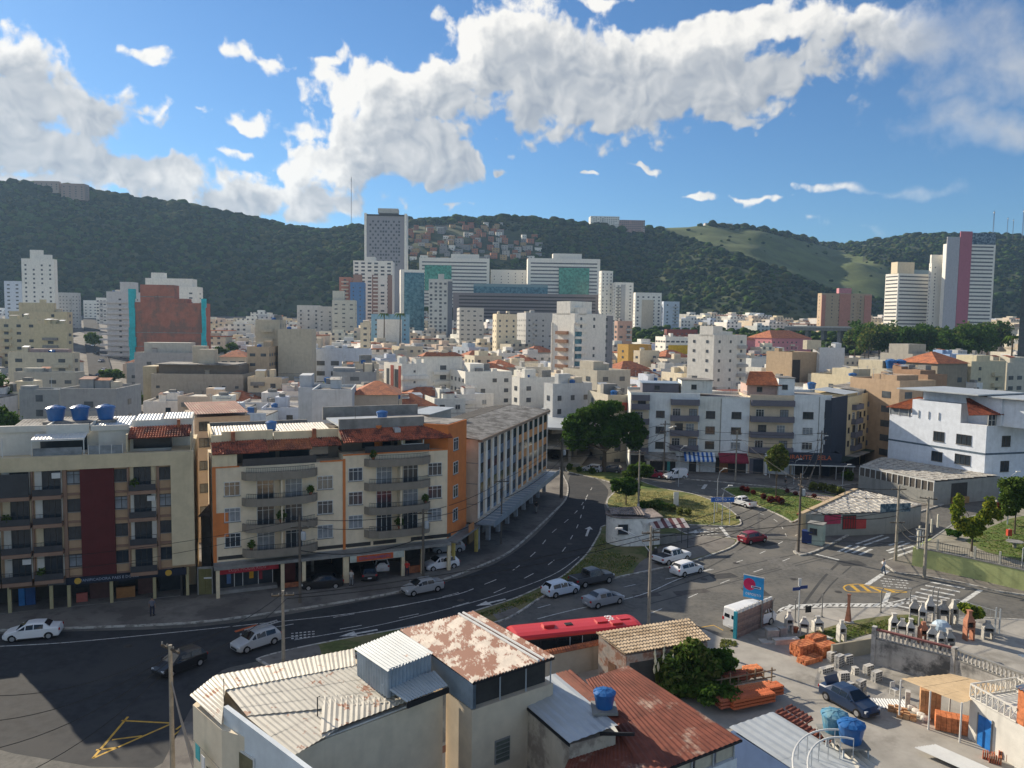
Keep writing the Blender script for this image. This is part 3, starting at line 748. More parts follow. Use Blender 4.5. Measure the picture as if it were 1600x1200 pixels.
yc = car('sedan','navy',(.012,.03,.075),1326,1104,(1362,1124),"dark blue sedan with its boot open in the builder's yard",z=.10)
m2 = MB().use(paint('navy',(.012,.03,.075)));m2.box(-.02,-.62,0,.06,.62,.62);o = m2.build('boot_lid',yc,(-1.50,0,1.03),(0,R(-25),0))
m2 = MB().use(paint('navy',(.012,.03,.075)));m2.box(0,0,.35,.95,.05,.95);m2.use(GLASS).box(.1,.01,.95,.85,.04,1.35);m2.build('open_door',yc,(.4,.84,0),(0,0,R(112)))
for i,(u,v,hu,hv,nm,cl,lb) in enumerate([(868,722,868,735,'black',BLACK,'black car turning into the avenue beyond the round corner of the orange striped block'),(925,737,900,735,'silver',SILVER,'silver car in the shade under the big dark tree'),(955,738,930,736,'darkgrey',DGREY,'dark grey car in the shade right of the big tree trunk'),(1020,746,1060,749,'red',(.22,.012,.03),'red car half hidden behind the trees left of the white van')]):
 car('hatch',nm,cl,u,v,(hu,hv),lb,group=ROADCARS)
# the red bus
def bus():
 z = 0;a = P(815,1037);b = P(995,995)
 d = (b - a).normalized();rot = math.atan2(d.y,d.x)
 A = PD(797,983,0.001 + (CAMZ - 3.1) and 60.5);c = (a + b) / 2
 fr = P(992,966,3.1);bk = P(800,985,3.1);d = (fr - bk).normalized();rot = math.atan2(d.y,d.x);n = Vector((-d.y,d.x,0))
 L = (fr - bk).length + .2;c = (fr + bk) / 2
 root = thing('city_bus','red-roofed white city bus passing behind the rusty roofs','bus',(c.x,c.y,0),rot)
 red = paint('busred',(.48,.022,.025),.4);wh = paint('buswhite',(.55,.60,.64),.35)
 w = 1.27;h = L / 2
 m = MB().use(wh);m.box(-h,-w,.35,h,w,1.45);m.build('body',root)
 m = MB().use(BLACKP);m.box(-h + .02,-w + .03,1.45,h - .02,w - .03,2.72);m.build('window_band',root)
 m = MB().use(red)
 prof = [(-w,2.72),(-w,2.9),(-w * .9,3.04),(-w * .5,3.12),(0,3.14),(w * .5,3.12),(w * .9,3.04),(w,2.9),(w,2.72)]
 i0 = len(m.v)
 for x in (-h,-h + .3,h - .35,h):
  for (y,zz) in prof:m.v.append((x,y,zz - (.10 if abs(x) == h else 0)))
 k9 = len(prof)
 for k in range(3):
  for q in range(k9 - 1):m.f.append((i0 + k * k9 + q,i0 + (k + 1) * k9 + q,i0 + (k + 1) * k9 + q + 1,i0 + k * k9 + q + 1));m.mi.append(0)
 m.f.append(tuple(i0 + q for q in range(k9)));m.mi.append(0);m.f.append(tuple(i0 + 3 * k9 + k9 - 1 - q for q in range(k9)));m.mi.append(0)
 m.build('roof',root)
 gm = MB().use(GLASS);gm.box(-.62,-.012,-.46,.62,.012,.46);gme = gm.mesh('bus_window')
 for s in (-1,1):
  for k in range(7):
   x = -h + 1.4 + k * 1.38
   if s < 0 and k in (3,):continue
   o = link('window',gme,root,(x,s * (w - .02),2.13))
 dm = MB().use(GLASS);dm.box(-.5,-.015,-1.1,.5,.015,1.1);dm.use(wh).box(-.54,-.02,-1.14,-.5,.02,1.14);dm.box(.5,-.02,-1.14,.54,.02,1.14);dme = dm.mesh('bus_door')
 for x in (-.35,h - .8):link('door',dme,root,(x,-w - .006,1.5))
 m = MB().use(GLASS);m.box(h - .01,-1.1,1.3,h + .03,1.1,2.65);m.build('windscreen',root)
 for x,y,zz in ((-h * .42,.1,.20),(h * .42,.0,.10),(h * .63,-.5,.08),(h * .8,.2,.07)):
  m = MB().use(red);m.box(x - .45,y - .35,3.1,x + .45,y + .35,3.14 + zz);m.build('roof_vent',root)
 m = MB().use(BLACKP);m.box(-h * .1 - .3,-.2,3.1,-h * .1 + .3,.25,3.2);m.build('roof_hatch',root)
 tm = MB().use(TYRE);tm.lathe([(.25,-.14),(.48,-.14),(.50,-.08),(.50,.08),(.48,.14),(.25,.14)],18);tme = tm.mesh('bus_tyre')
 rm = MB().use(RIM);rm.lathe([(.02,-.12),(.28,-.15),(.28,.15),(.02,.12)],12);rme = rm.mesh('bus_rim')
 for x in (-h + 2.6,h - 2.4):
  for s in (-1,1):
   o = link('wheel',tme,root,(x,s * (w - .12),.5),(R(90),0,0));link('rim',rme,o)
   aa = MB().use(BLACKP);pts = [(x + .6 * math.cos(t),s * (w + .004),.42 + .6 * math.sin(t)) for t in [math.pi * k / 10 for k in range(11)]]
   aa.face(pts if s < 0 else pts[::-1]);aa.build('wheel_arch',root)
 for s in (-1,1):
  m = MB().use(LAMPW);m.box(h - .02,s * .85,.6,h + .03,s * 1.15,.8);m.build('headlight',root)
  m = MB().use(BLACKP);m.box(h,s * (w + .05),1.9,h + .35,s * (w + .2),2.6);m.build('wing_mirror',root)
 return root,h,w
_bus,BH,BW = bus()
def lettering(txt,size,m,parent,loc,rot,name='lettering',ext=.01,**tags):
 cu = bpy.data.curves.new('t','FONT');cu.body = txt;cu.size = size;cu.extrude = ext;cu.align_x = 'CENTER';cu.align_y = 'CENTER';cu.resolution_u = 2
 o = bpy.data.objects.new('t',cu);COL.objects.link(o)
 me = bpy.data.meshes.new_from_object(o.evaluated_get(bpy.context.evaluated_depsgraph_get())) ;COL.objects.unlink(o);bpy.data.objects.remove(o);bpy.data.curves.remove(cu)
 me.materials.clear();me.materials.append(m);return link(name,me,parent,loc,rot,**tags)
TXTW = mat('letter_white',(.75,.75,.75),.6,.03);TXTK = mat('letter_black',(.02,.02,.02),.6,.03)
lettering('868',.42,TXTK,_bus,(-BH + 3.1,-BW - .01,1.22),(R(90),0,0))
lettering('UNIDO',.62,TXTW,_bus,(1.9,-BW - .01,.98),(R(90),0,0))
lettering('868',.9,TXTW,_bus,(BH * .6,.35,3.15),(0,0,R(90)))
# ================================================================ building kit
WGL = mat('window_glass',(.03,.04,.05),.12,.3,.5,spec=.7)
WGLB = mat('window_glass_curtain',(.20,.22,.24),.35,.4,.9,spec=.5)
ALU = mat('white_window_frame',(.60,.60,.58),.5,.06)
DARKF = mat('dark_window_frame',(.06,.055,.05),.6,.1)
CONC = mat('bare_concrete',(.24,.235,.22),.92,.25,.8,streak=.45)
RAIL = mat('iron_railing',(.045,.045,.045),.7,.1)
CLAY = mat('clay_tiles',(.44,.13,.07),.85,.35,3.5,col2=(.16,.06,.045),c2scale=.9)
CLAYO = mat('orange_clay_tiles',(.42,.15,.07),.85,.3,3.0,col2=(.26,.10,.06),c2scale=.8)
TILEB = mat('beige_clay_tiles',(.50,.39,.27),.85,.25,3.0,col2=(.34,.25,.16),c2scale=.7)
METW = mat('cream_metal_sheet',(.50,.465,.39),.55,.15,.7,col2=(.30,.13,.07),c2scale=1.3,c2lo=.585,c2hi=.62,metal=.0,spec=.4)
METG = mat('grey_metal_sheet',(.40,.43,.45),.45,.12,.5,metal=.1,spec=.5)
METB = mat('bluish_galvanised',(.30,.36,.42),.4,.2,.8,metal=.3,spec=.5)
METR = mat('rust_red_sheet',(.17,.050,.030),.75,.3,1.2,col2=(.42,.32,.25),c2scale=.55,c2lo=.56,c2hi=.72,stretch=(1.0,1.0,1.0))
METP = mat('patchy_rust_sheet',(.56,.49,.42),.65,.2,1.5,col2=(.22,.075,.04),c2scale=1.1,c2lo=.46,c2hi=.53,stretch=(1.3,.7,1))
METS = mat('aged_fibre_sheet',(.30,.285,.26),.92,.3,.8,col2=(.15,.14,.125),c2scale=.5)
BLUEP = mat('blue_tank_plastic',(.018,.11,.32),.35,.15,1.5,spec=.5)
ROOFC = mat('roof_concrete',(.27,.255,.235),.95,.3,.35,col2=(.12,.115,.11),c2scale=.2)
BRICKM = mat('hollow_brick',(.55,.19,.08),.9,.35,3.5)
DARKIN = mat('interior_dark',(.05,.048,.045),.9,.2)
class Fac:
 """vertical plane over the ground line p0 -> p1; (x, z) in metres on it"""
 def __init__(s,p0,p1,z=0.0):
  s.p0 = Vector((p0[0],p0[1],0));s.p1 = Vector((p1[0],p1[1],0));s.z = z
  d = s.p1 - s.p0;s.W = d.length;s.d = d.normalized();s.n = Vector((-s.d.y,s.d.x,0));s.rot = math.atan2(s.d.y,s.d.x)
 def at(s,u,v,off=0.0):
  r = ray(u,v);o = Vector((0,0,CAMZ));pl = s.p0 + s.n * off
  t = (pl - o).dot(s.n) / r.dot(s.n);q = o + r * t
  return (q - s.p0).dot(s.d),q.z - s.z
 def x(s,u,v=700):return s.at(u,v)[0]
 def root(s,name,label,cat,group=None):return thing(name,label,cat,(s.p0.x,s.p0.y,s.z),s.rot,group)
 def loc(s,x,y,z=0):return s.p0 + s.d * x + s.n * y + Vector((0,0,z + s.z))
_wc = {}
def winmesh(w,h,style):
 k = (round(w,1),round(h,1),style)
 if k in _wc:return _wc[k]
 w,h = k[0],k[1]
 fr = ALU if style in ('white','whitec','door') else DARKF;gl = WGLB if style in ('whitec','darkc') else WGL
 m = MB().use(fr);t = .06;d = -.07
 m.box(-w / 2,d,-h / 2,w / 2,0,-h / 2 + t);m.box(-w / 2,d,h / 2 - t,w / 2,0,h / 2)
 m.box(-w / 2,d,-h / 2 + t,-w / 2 + t,0,h / 2 - t);m.box(w / 2 - t,d,-h / 2 + t,w / 2,0,h / 2 - t)
 n = 3 if w > 1.4 else 2 if w > .8 else 1
 for k2 in range(1,n):x = -w / 2 + w * k2 / n;m.box(x - .025,d,-h / 2 + t,x + .025,0,h / 2 - t)
 if h > 1.0 and style != 'dark':z = h * (.22 if style != 'door' else .28);m.box(-w / 2 + t,d + .01,z - .02,w / 2 - t,0,z + .02)
 m.use(CONC).box(-w / 2 - .06,d - .06,-h / 2 - .07,w / 2 + .06,0,-h / 2 - .01)
 g = MB().use(gl);g.face([(-w / 2 + t,-.03,-h / 2 + t),(w / 2 - t,-.03,-h / 2 + t),(w / 2 - t,-.03,h / 2 - t),(-w / 2 + t,-.03,h / 2 - t)])
 k = (w,h,style)
 # one-mesh version for far windows
 f = MB();f.use(fr);f.v = list(m.v);f.f = list(m.f);f.mats = list(m.mats);f.mi = list(m.mi);f.use(gl);f.face([g.v[i] for i in g.f[0]])
 _wc[k] = (m.mesh('window_frame'),g.mesh('pane'),f.mesh('window'));return _wc[k]
def window(parent,x,z,w,h,style='white',y=0.0,side=0,near=True,name='window'):
 """side: 0 front, 1 right end (+x), -1 left end, 2 back"""
 fm,gm,am = winmesh(w,h,style)
 r = {0:0,1:R(90),-1:R(-90),2:R(180)}[side]
 o = link(name,fm if near else am,parent,(x,y,z),r)
 if near:link('pane',gm,o)
 return o
def strip(name,parent,m,*boxes,joined=False,**tags):
 """one object per box; returns the first"""
 if joined:
  mb = MB().use(m)
  for b in boxes:mb.box(*b)
  return mb.build(name,parent,**tags)
 first = None
 for b in boxes:
  if b is None:continue
  o = MB().use(m).box(*b).build(name,parent,**tags);first = first or o
 return first
def corrug(parent,a,b,c,d,m,pitch=.25,amp=.035,nu=1,nv=1,name='roof_sheet',th=.03,jit=.006,seed=1):
 """corrugated sheets over the quad a-b-c-d: waves side by side from a to b, running from a-b down to d-c"""
 a,b,c,d = (Vector(q) for q in (a,b,c,d));rs = random.Random(seed)
 up = (b - a).cross(d - a).normalized()
 if up.z < 0:up = -up
 W_ = (b - a).length
 for i in range(nu):
  for j in range(nv):
   u0,u1,v0,v1 = i / nu,(i + 1) / nu + .01 * (i < nu - 1),j / nv,(j + 1) / nv + .03 * (j < nv - 1)
   nw = max(2,int(round(W_ * (u1 - u0) / pitch)));mb = MB().use(m);o = rs.uniform(0,jit) + (nv - j) * .006
   cols = []
   for k in range(nw * 2 + 1):
    t = u0 + (u1 - u0) * k / (nw * 2);zz = amp * (1 if k % 2 else -1)
    p = a.lerp(b,t);q = d.lerp(c,t)
    cols.append((p.lerp(q,v0) + up * (zz + o),p.lerp(q,v1) + up * (zz + o + rs.uniform(0,.004))))
   for (p,q),(r_,s_) in zip(cols,cols[1:]):
    f = [p,q,s_,r_]
    if (q - p).cross(r_ - p).z > 0:pass
    else:f = [p,r_,s_,q]
    mb.face(f)
   mb.build(name,parent)
def tiles(parent,a,b,c,d,m,pitch=.24,row=.38,amp=.05,name='roof_tiles'):
 """rows of channel tiles over the quad (a-b eave, d-c ridge), every row stepped over the one below"""
 a,b,c,d = (Vector(q) for q in (a,b,c,d));up = (b - a).cross(d - a).normalized()
 if up.z < 0:up = -up
 nw = max(2,int((b - a).length / pitch));nr = max(2,int((d - a).length / row))
 V = [];F = [];ncol = nw * 4 + 1
 for r in range(nr):
  for e,lift in ((0,.055),(1,.0)):
   t = (r + e) / nr
   for k in range(ncol):
    s = k / (ncol - 1);h = amp * math.sin(2 * math.pi * k / 4 + math.pi / 4) + lift + (((k * 7 + r * 13) % 5) * .003)
    V.append(tuple(a.lerp(b,s).lerp(d.lerp(c,s),t) + up * h))
 flip = (b - a).cross(d - a).z < 0
 for r in range(nr * 2 - 1):
  for k in range(ncol - 1):
   i = r * ncol + k;f = (i,i + 1,i + ncol + 1,i + ncol);F.append(f[::-1] if flip else f)
 me = bpy.data.meshes.new(name);me.from_pydata(V,[],F);me.materials.append(m)
 o = link(name,me,parent,kind='stuff')
 ed = MB().use(m)                                        # under-board
 ed.face([tuple(a - up * .04),tuple(d - up * .04),tuple(c - up * .04),tuple(b - up * .04)]);ed.build('roof_board',parent)
 return o
_tank = {}
def tank(loc,s,label,group='blue rooftop water tanks',m=None,parent=None):
 """round plastic water tank: tapered tub, rim, ribbed domed lid"""
 m = m or BLUEP;k = m.name
 if k not in _tank:
  b = MB().use(m);b.smooth = False
  b.lathe([(.42,0),(.46,.25),(.465,.27),(.50,.55),(.505,.57),(.54,.80),(.57,.82),(.57,.88)],20)
  l = MB().use(m)
  prof = [(.58,.86),(.58,.91),(.40,1.02),(.18,1.08),(.14,1.08),(.13,1.12),(.02,1.13)]
  l.lathe(prof,20)
  for q in range(8):
   t = q * math.pi / 4;M = Matrix.Rotation(t,4,'Z');l.box(.16,-.025,1.0,.57,.025,1.0,M)
   i = len(l.v) - 8
   for kk,zz in zip(range(8),(1.04,.90,.90,1.04,1.11,.96,.96,1.11)):l.v[i + kk] = (l.v[i + kk][0],l.v[i + kk][1],zz)
  _tank[k] = (b.mesh('tub'),l.mesh('lid'))
 r = thing('water_tank',label,'water tank',loc,0,group)
 bb = link('tub',_tank[k][0],r);ll = link('lid',_tank[k][1],r);r.scale = (s,s,s * .86);return r
def railing(parent,pts,z0,h=1.0,step=.14,m=None,name='railing',post=.018):
 m = m or RAIL;mb = MB().use(m)
 P3 = [Vector((p[0],p[1],z0)) for p in pts]
 for a,b in zip(P3,P3[1:]):
  d = (b - a);L = d.length;ang = math.atan2(d.y,d.x);M = Matrix.Translation(a) @ Matrix.Rotation(ang,4,'Z')
  mb.box(0,-post,h - .04,L,post,h,M);mb.box(0,-post * .8,.06,L,post * .8,.09,M)
  n = max(1,int(L / step))
  for k in range(n + 1):
   x = L * k / n;mb.box(x - post * .6,-post * .6,.0,x + post * .6,post * .6,h - .03,M)
 return mb.build(name,parent)
def bush_leaves(n,rx,ry,rz,c,rs,size=.12,hollow=.35):
 """n leaf quads through an ellipsoid"""
 V = [];F = []
 d = rs.normal(size=(n,3));d /= np.linalg.norm(d,axis=1)[:,None]
 r = hollow + (1 - hollow) * rs.random(n) ** .6;p = d * r[:,None] * np.array([rx,ry,rz]) + np.array(c)
 a = rs.normal(size=(n,3));a /= np.linalg.norm(a,axis=1)[:,None];b = np.cross(a,rs.normal(size=(n,3)));b /= np.linalg.norm(b,axis=1)[:,None]
 s = size * rs.uniform(.6,1.3,n)[:,None]
 Q = np.stack([p - a * s - b * s * .6,p + a * s - b * s * .6,p + a * s + b * s * .6,p - a * s + b * s * .6],1)
 return Q.reshape(-1,3)
def leafobj(name,Q,mats,parent=None,seed=0,**tags):
 n = len(Q) // 4;F = np.arange(n * 4).reshape(-1,4);me = np_mesh(name,Q,F,mats)
 if len(mats) > 1:me.polygons.foreach_set('material_index',np.random.RandomState(seed).randint(0,len(mats),n).astype(np.int32))
 return link(name,me,parent,**tags)
BARK = mat('tree_bark',(.09,.07,.05),.95,.3,3.0,bump=.5)
LEAF_Y = leafm('leaf_yellowgreen',(.20,.25,.03),(.30,.30,.04))
LEAF_K = leafm('leaf_deep',(.045,.10,.018),(.08,.15,.028))
LEAF_O = leafm('leaf_olive',(.13,.16,.04),(.20,.20,.07))
LEAF_R = leafm('leaf_maroon',(.11,.02,.02),(.18,.05,.03))
def tree(x,y,z,H,trunk,lobes,mats,label,cat='tree',name='tree',leaf=.16,n=5000,group=None,seed=1,lean=0.0):
 """tapered trunk with limbs to each lobe; lobes: (dx, dy, z, rx, ry, rz) clumps of leaves"""
 rs = np.random.RandomState(seed);r = thing(name,label,cat,(x,y,z),0,group)
 fork = H * .35;m = MB().use(BARK)
 m.tube([(0,0,-.1),(lean * .3,0,fork * .5),(lean,0,fork)],[trunk,trunk * .75,trunk * .6],8)
 m.build('trunk',r)
 for (dx,dy,dz,rx,ry,rz) in lobes[:9]:
  l = MB().use(BARK);l.tube([(lean,0,fork * .92),(lean + dx * .35,dy * .35,fork + (dz - fork) * .55),(dx,dy,dz)],[trunk * .45,trunk * .28,trunk * .10],6);l.build('branch',r)
 vol = [l[3] * l[4] * l[5] for l in lobes];tot = sum(vol);Q = []
 for l,vv in zip(lobes,vol):
  k = max(30,int(n * vv / tot));sub = 7
  for q in range(sub):# sub-clumps make the outline uneven
   d = rs.normal(size=3);d /= np.linalg.norm(d);f = .62
   c = np.array(l[:3]) + d * f * np.array(l[3:6]);s = rs.uniform(.38,.58)
   Q.append(bush_leaves(k // sub,l[3] * s,l[4] * s,l[5] * s,c,rs,leaf,.45))
  Q.append(bush_leaves(k // 5,l[3] * .7,l[4] * .7,l[5] * .7,l[:3],rs,leaf,.2))
 leafobj('crown',np.concatenate(Q),mats,r,seed);return r
def potplant(x,y,z,s,parent=None,m=None,seed=0,label=None):
 rs = np.random.RandomState(seed);Q = bush_leaves(140,s * .5,s * .5,s * .6,(0,0,s * .8),rs,s * .13,.3)
 r = thing('potted_plant',label,'plant',(x,y,z))
 p = MB().use(CLAYO);p.lathe([(s * .18,0),(s * .26,s * .35),(s * .28,s * .36)],8);p.build('pot',r);leafobj('foliage',Q,[m or LEAF_B],r,seed);return r
# ================================================================ block A: beige frame with maroon panel
def hexc(r,g,b):return tuple((c / 255) ** 2.2 for c in (r,g,b))
A_BEIGE = wallm((.60,.50,.33),.25);A_TAN = wallm((.46,.31,.19),.3);A_MAR = wallm((.10,.022,.022),.15);A_BROWN = wallm((.27,.17,.12),.2)
A_WHITE = wallm((.62,.60,.54),.35)
fa = Fac(P(-47,966),P(306,930.5))
def block_a():
 f = fa;W_ = f.W;D = 11.5
 r = f.root('apartment_block','five-storey block with maroon centre panel and beige frame at the left edge above dark shopfronts','building')
 zt = 14.5
 xs = lambda u:f.x(u,800)
 strip('wall',r,A_TAN,(0,0,3.0,W_,D,13.2))
 strip('side_wall',r,A_BEIGE,(xs(268),-.35,3.3,W_,D + .003,14.5))
 strip('frame_band',r,A_BEIGE,(0,-.35,13.2,xs(268) - .002,.3,14.5),(0,.3,13.2,xs(268) - .002,D,14.2))
 strip('maroon_panel',r,A_MAR,(xs(127),-.30,3.0,xs(180),0,13.198),)
 strip('party_pillar',r,A_BROWN,(xs(100.5),-.28,2.95,xs(106),0,13.19),(xs(200),-.28,2.95,xs(202.5),0,13.19),(xs(246.5),-.28,2.95,xs(250),0,13.19),(xs(51),-.28,2.95,xs(53.5),0,13.19))
 fl = [3.0,5.62,8.24,10.86]
 wl = [113,189,259]
 for i,z in enumerate(fl):
  for u,w in ((117,1.25),(190.5,1.2),(259,1.15)):
   window(r,xs(u),z + 1.55,w,1.25,'darkc' if (i + int(u)) % 3 == 0 else 'dark',y=-.002)
  strip('sill_band',r,A_BROWN,(xs(106),-.12,z - .12,xs(127) - .01,0,z + .10),(xs(180) + .01,-.12,z - .12,xs(200) - .01,0,z + .10),(xs(250) + .01,-.12,z - .12,xs(268) - .01,0,z + .10))
  # balcony bays: recess with pale inner wall, slab, door, rail
  for k,(ua,ub) in enumerate(((-45,2),(3,50.5),(54,100),(203,246))):
   xa,xb = xs(ua),xs(ub)
   b = strip('balcony',r,A_BROWN,(xa + .02,-.95,z - .22,xb - .02,-.002,z + .12))
   strip('back_wall',r,A_WHITE if (i + k) % 3 else A_BEIGE,(xa + .08,-.02,z + .13,xb - .08,-.001,z + 2.4))
   xm = (xa + xb) / 2 + (.25 if k != 3 else -.05)
   window(r,xm,z + 1.22,1.5,2.1,'dark',y=-.03,name='balcony_door')
   if k == 1 and i == 3 or k == 0:
    strip('glass_enclosure',b,WGL,(xa + .05,-.93,z + .14,xb - .05,-.88,z + 2.25))
   else:
    rl = strip('railing_panel',b,mat('smoked_rail',(.05,.05,.055),.4),(xa + .04,-.93,z + .14,xb - .04,-.89,z + .72))
    railing(b,[(xa + .04,-.91),(xb - .04,-.91)],z + .12,.95,.5)
   if (i + k) % 4 == 1:strip('air_conditioner',r,ALU,(xb - .85,-.36,z + 1.6,xb - .15,-.03,z + 2.1))
   if (i * 3 + k) % 5 == 2:
    q = f.loc(xa + .5,-.6,z + .12);potplant(q.x,q.y,q.z,.8,seed=i * 7 + k,label='potted plant on a shaded balcony of the maroon-panelled block, %s floor, %s bay' % (('first','second','third','top')[i],('outermost left','left','middle','right-hand')[k]))
 # ground floor: recessed shopfronts, pillars, dark sign band
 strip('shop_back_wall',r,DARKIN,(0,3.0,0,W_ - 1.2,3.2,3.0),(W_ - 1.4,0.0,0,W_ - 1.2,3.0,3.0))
 strip('rear_wall',r,A_BEIGE,(0,3.2,0,W_ - .05,D,2.998))
 strip('shop_floor',r,PAVE,(0,0,.0,W_ - 1.4,3.0,.16))
 navy = mat('navy_fascia',(.012,.018,.035),.6);
 fs = strip('shop_fascia',r,navy,(xs(102),-.45,2.35,xs(290),-.3,3.02))
 strip('shop_fascia',r,mat('brown_fascia',(.10,.055,.03),.7),(xs(12),-.45,2.45,xs(72),-.3,2.98));strip('shop_fascia',r,mat('grey_fascia',(.10,.10,.10),.7),(xs(73),-.42,2.45,xs(101),-.3,2.95))
 lettering('PANIFICADORA PAES E DOCES',.36,mat('letter_dim',(.30,.34,.42),.6),fs,(xs(170),-.46,2.68),(R(90),0,0))
 m = MB().use(PAINTY);m.lathe([(.02,-.01),(.30,-.01),(.30,.01),(.02,.01)],14);bm_ = m.mesh('badge')
 for u in (120,262):link('badge',bm_,fs,(xs(u),-.47,2.68),(R(90),0,0))
 pil = MB().use(wallm((.42,.36,.20)));pil.box(-.14,-.14,0,.14,.14,2.99);pm = pil.mesh('pillar')
 for u in (10,76,104,171,239,291):link('pillar',pm,r,(xs(u),.1,0))
 for u0,u1,mm,nm,z1 in ((17,27,mat('bright_blue_board',(.03,.16,.40),.5),'shop_door',2.2),(28,44,mat('blue_shutter',(.02,.07,.20),.5),'shutter',2.3),(176,206,mat('wood_counter',(.30,.14,.05),.6),'counter',1.2),(112,130,mat('poster_red',(.35,.10,.08),.6),'display_case',1.0),(132,165,mat('brown_tile_wall',(.09,.045,.04),.6),'shop_wall',2.4),(210,236,mat('brown_tile_wall',(.09,.045,.04),.6),'shop_wall',2.4),(108,130,WGL,'shop_window',2.3),(244,288,WGL,'shop_window',2.3),(178,205,WGL,'shop_window',2.2)):
  yy = 1.0 if nm in ('counter','display_case') else 1.6 if nm != 'shop_window' else 2.0
  zz = 1.25 if nm == 'shop_window' and u0 != 244 else .16
  strip(nm,r,mm,(xs(u0),yy,zz,xs(u1),yy + .25,z1))
 # roof terrace: set-back flats, pergola, tiled awning, slabs, parapets
 strip('penthouse_wall',r,A_WHITE,(0,3.2,14.2,xs(150),8.5,16.4),(xs(150) + .002,2.6,14.2,xs(268),8.5,16.6),(xs(268) + .002,3.6,14.5,W_ - .3,8.5,16.9))
 strip('upper_parapet',r,A_WHITE,(0,3.0,16.4,xs(66),3.2,17.0),(xs(67),2.4,16.2,xs(136),2.6,17.1),(xs(139),2.4,16.4,xs(200),2.6,16.9),(xs(203),3.4,16.6,xs(250),3.6,17.2),(xs(250),3.4,16.6,W_ - .2,3.6,17.3),(W_ - .4,3.6,16.6,W_ - .2,9,17.3),(xs(66) - .1,3.2,16.4,xs(66) + .1,8.5,17.0),(xs(137),2.6,16.4,xs(138.5),8.5,17.05))
 for a_,b_,z0 in ((0,64,16.55),(68,135,16.7),(140,200,16.62),(204,248,16.8),(252,300,16.9)):
  corrug(r,(xs(a_),3.4,z0),(xs(b_),3.4,z0),(xs(b_),9.5,z0 + .35),(xs(a_),9.5,z0 + .35),METG if a_ > 139 else METS,.3,.03,2,2)
 pg = strip('pergola',r,ALU,(xs(50),.4,15.9,xs(52),2.5,16.0),(xs(50),.3,15.85,xs(134),.42,16.02),(xs(50.5),.3,14.3,xs(51.5),.4,15.85),(xs(132),.3,14.3,xs(133.5),.4,15.85))
 corrug(pg,(xs(50),.35,15.98),(xs(134),.35,15.98),(xs(134),2.4,16.25),(xs(50),2.4,16.25),ALU,.3,.02,3,1,'roof_panel')
 strip('glass_balustrade',r,WGLB,(xs(53),.32,14.45,xs(130),.36,15.2),(xs(140),.1,14.5,xs(193),.14,15.3))
 strip('window_wall',r,WGL,(xs(54),3.14,14.5,xs(130),3.19,16.0),(xs(206),2.55,14.5,xs(268),2.59,15.9),)
 strip('rail_post',r,ALU,(xs(140),.08,14.45,xs(141),.18,15.4),(xs(157),.08,14.45,xs(158),.18,15.4),(xs(176),.08,14.45,xs(177),.18,15.4),(xs(193),.08,14.45,xs(194),.18,15.4),(0.5,.3,14.4,.65,.4,16.2),(xs(5),.2,14.4,xs(6.4),.3,16.3))
 tiles(r,(xs(200),.6,15.75),(xs(300),.6,15.85),(xs(300),2.7,16.75),(xs(203),2.7,16.65),CLAY)
 strip('terrace_parapet',r,A_BEIGE,(xs(200) - .1,.5,14.4,xs(200) + .05,2.6,16.2),(xs(299),.3,14.5,xs(300),2.7,16.2))
 strip('chimney',r,CLAYO,(xs(277),2.2,16.3,xs(282),2.7,17.3))
 for k,u in enumerate((87,125,165)):
  q = f.loc(f.at(u,640,7)[0],7,0);q.z = 17.0
  tank(q,1.6,'large blue water tank on the left block, %s of its row of three' % ('leftmost','middle','rightmost')[k])
 strip('tank_platform',r,ROOFC,(f.at(70,640,7)[0],5.8,16.5,f.at(182,640,7)[0],8.4,16.98))
block_a()
# lower neighbour left of block A (unseen, placed and sized to cast the notch of shade)
fz = Fac(P(-230,985),P(-49,967))
r = fz.root('offscreen_house','low house left of the maroon-panelled block, out of view','building');strip('wall',r,A_BEIGE,(0,0,0,fz.W - .1,9,7.6));strip('roof',r,ROOFC,(-.2,-.3,7.6,fz.W - .12,9.2,7.8))
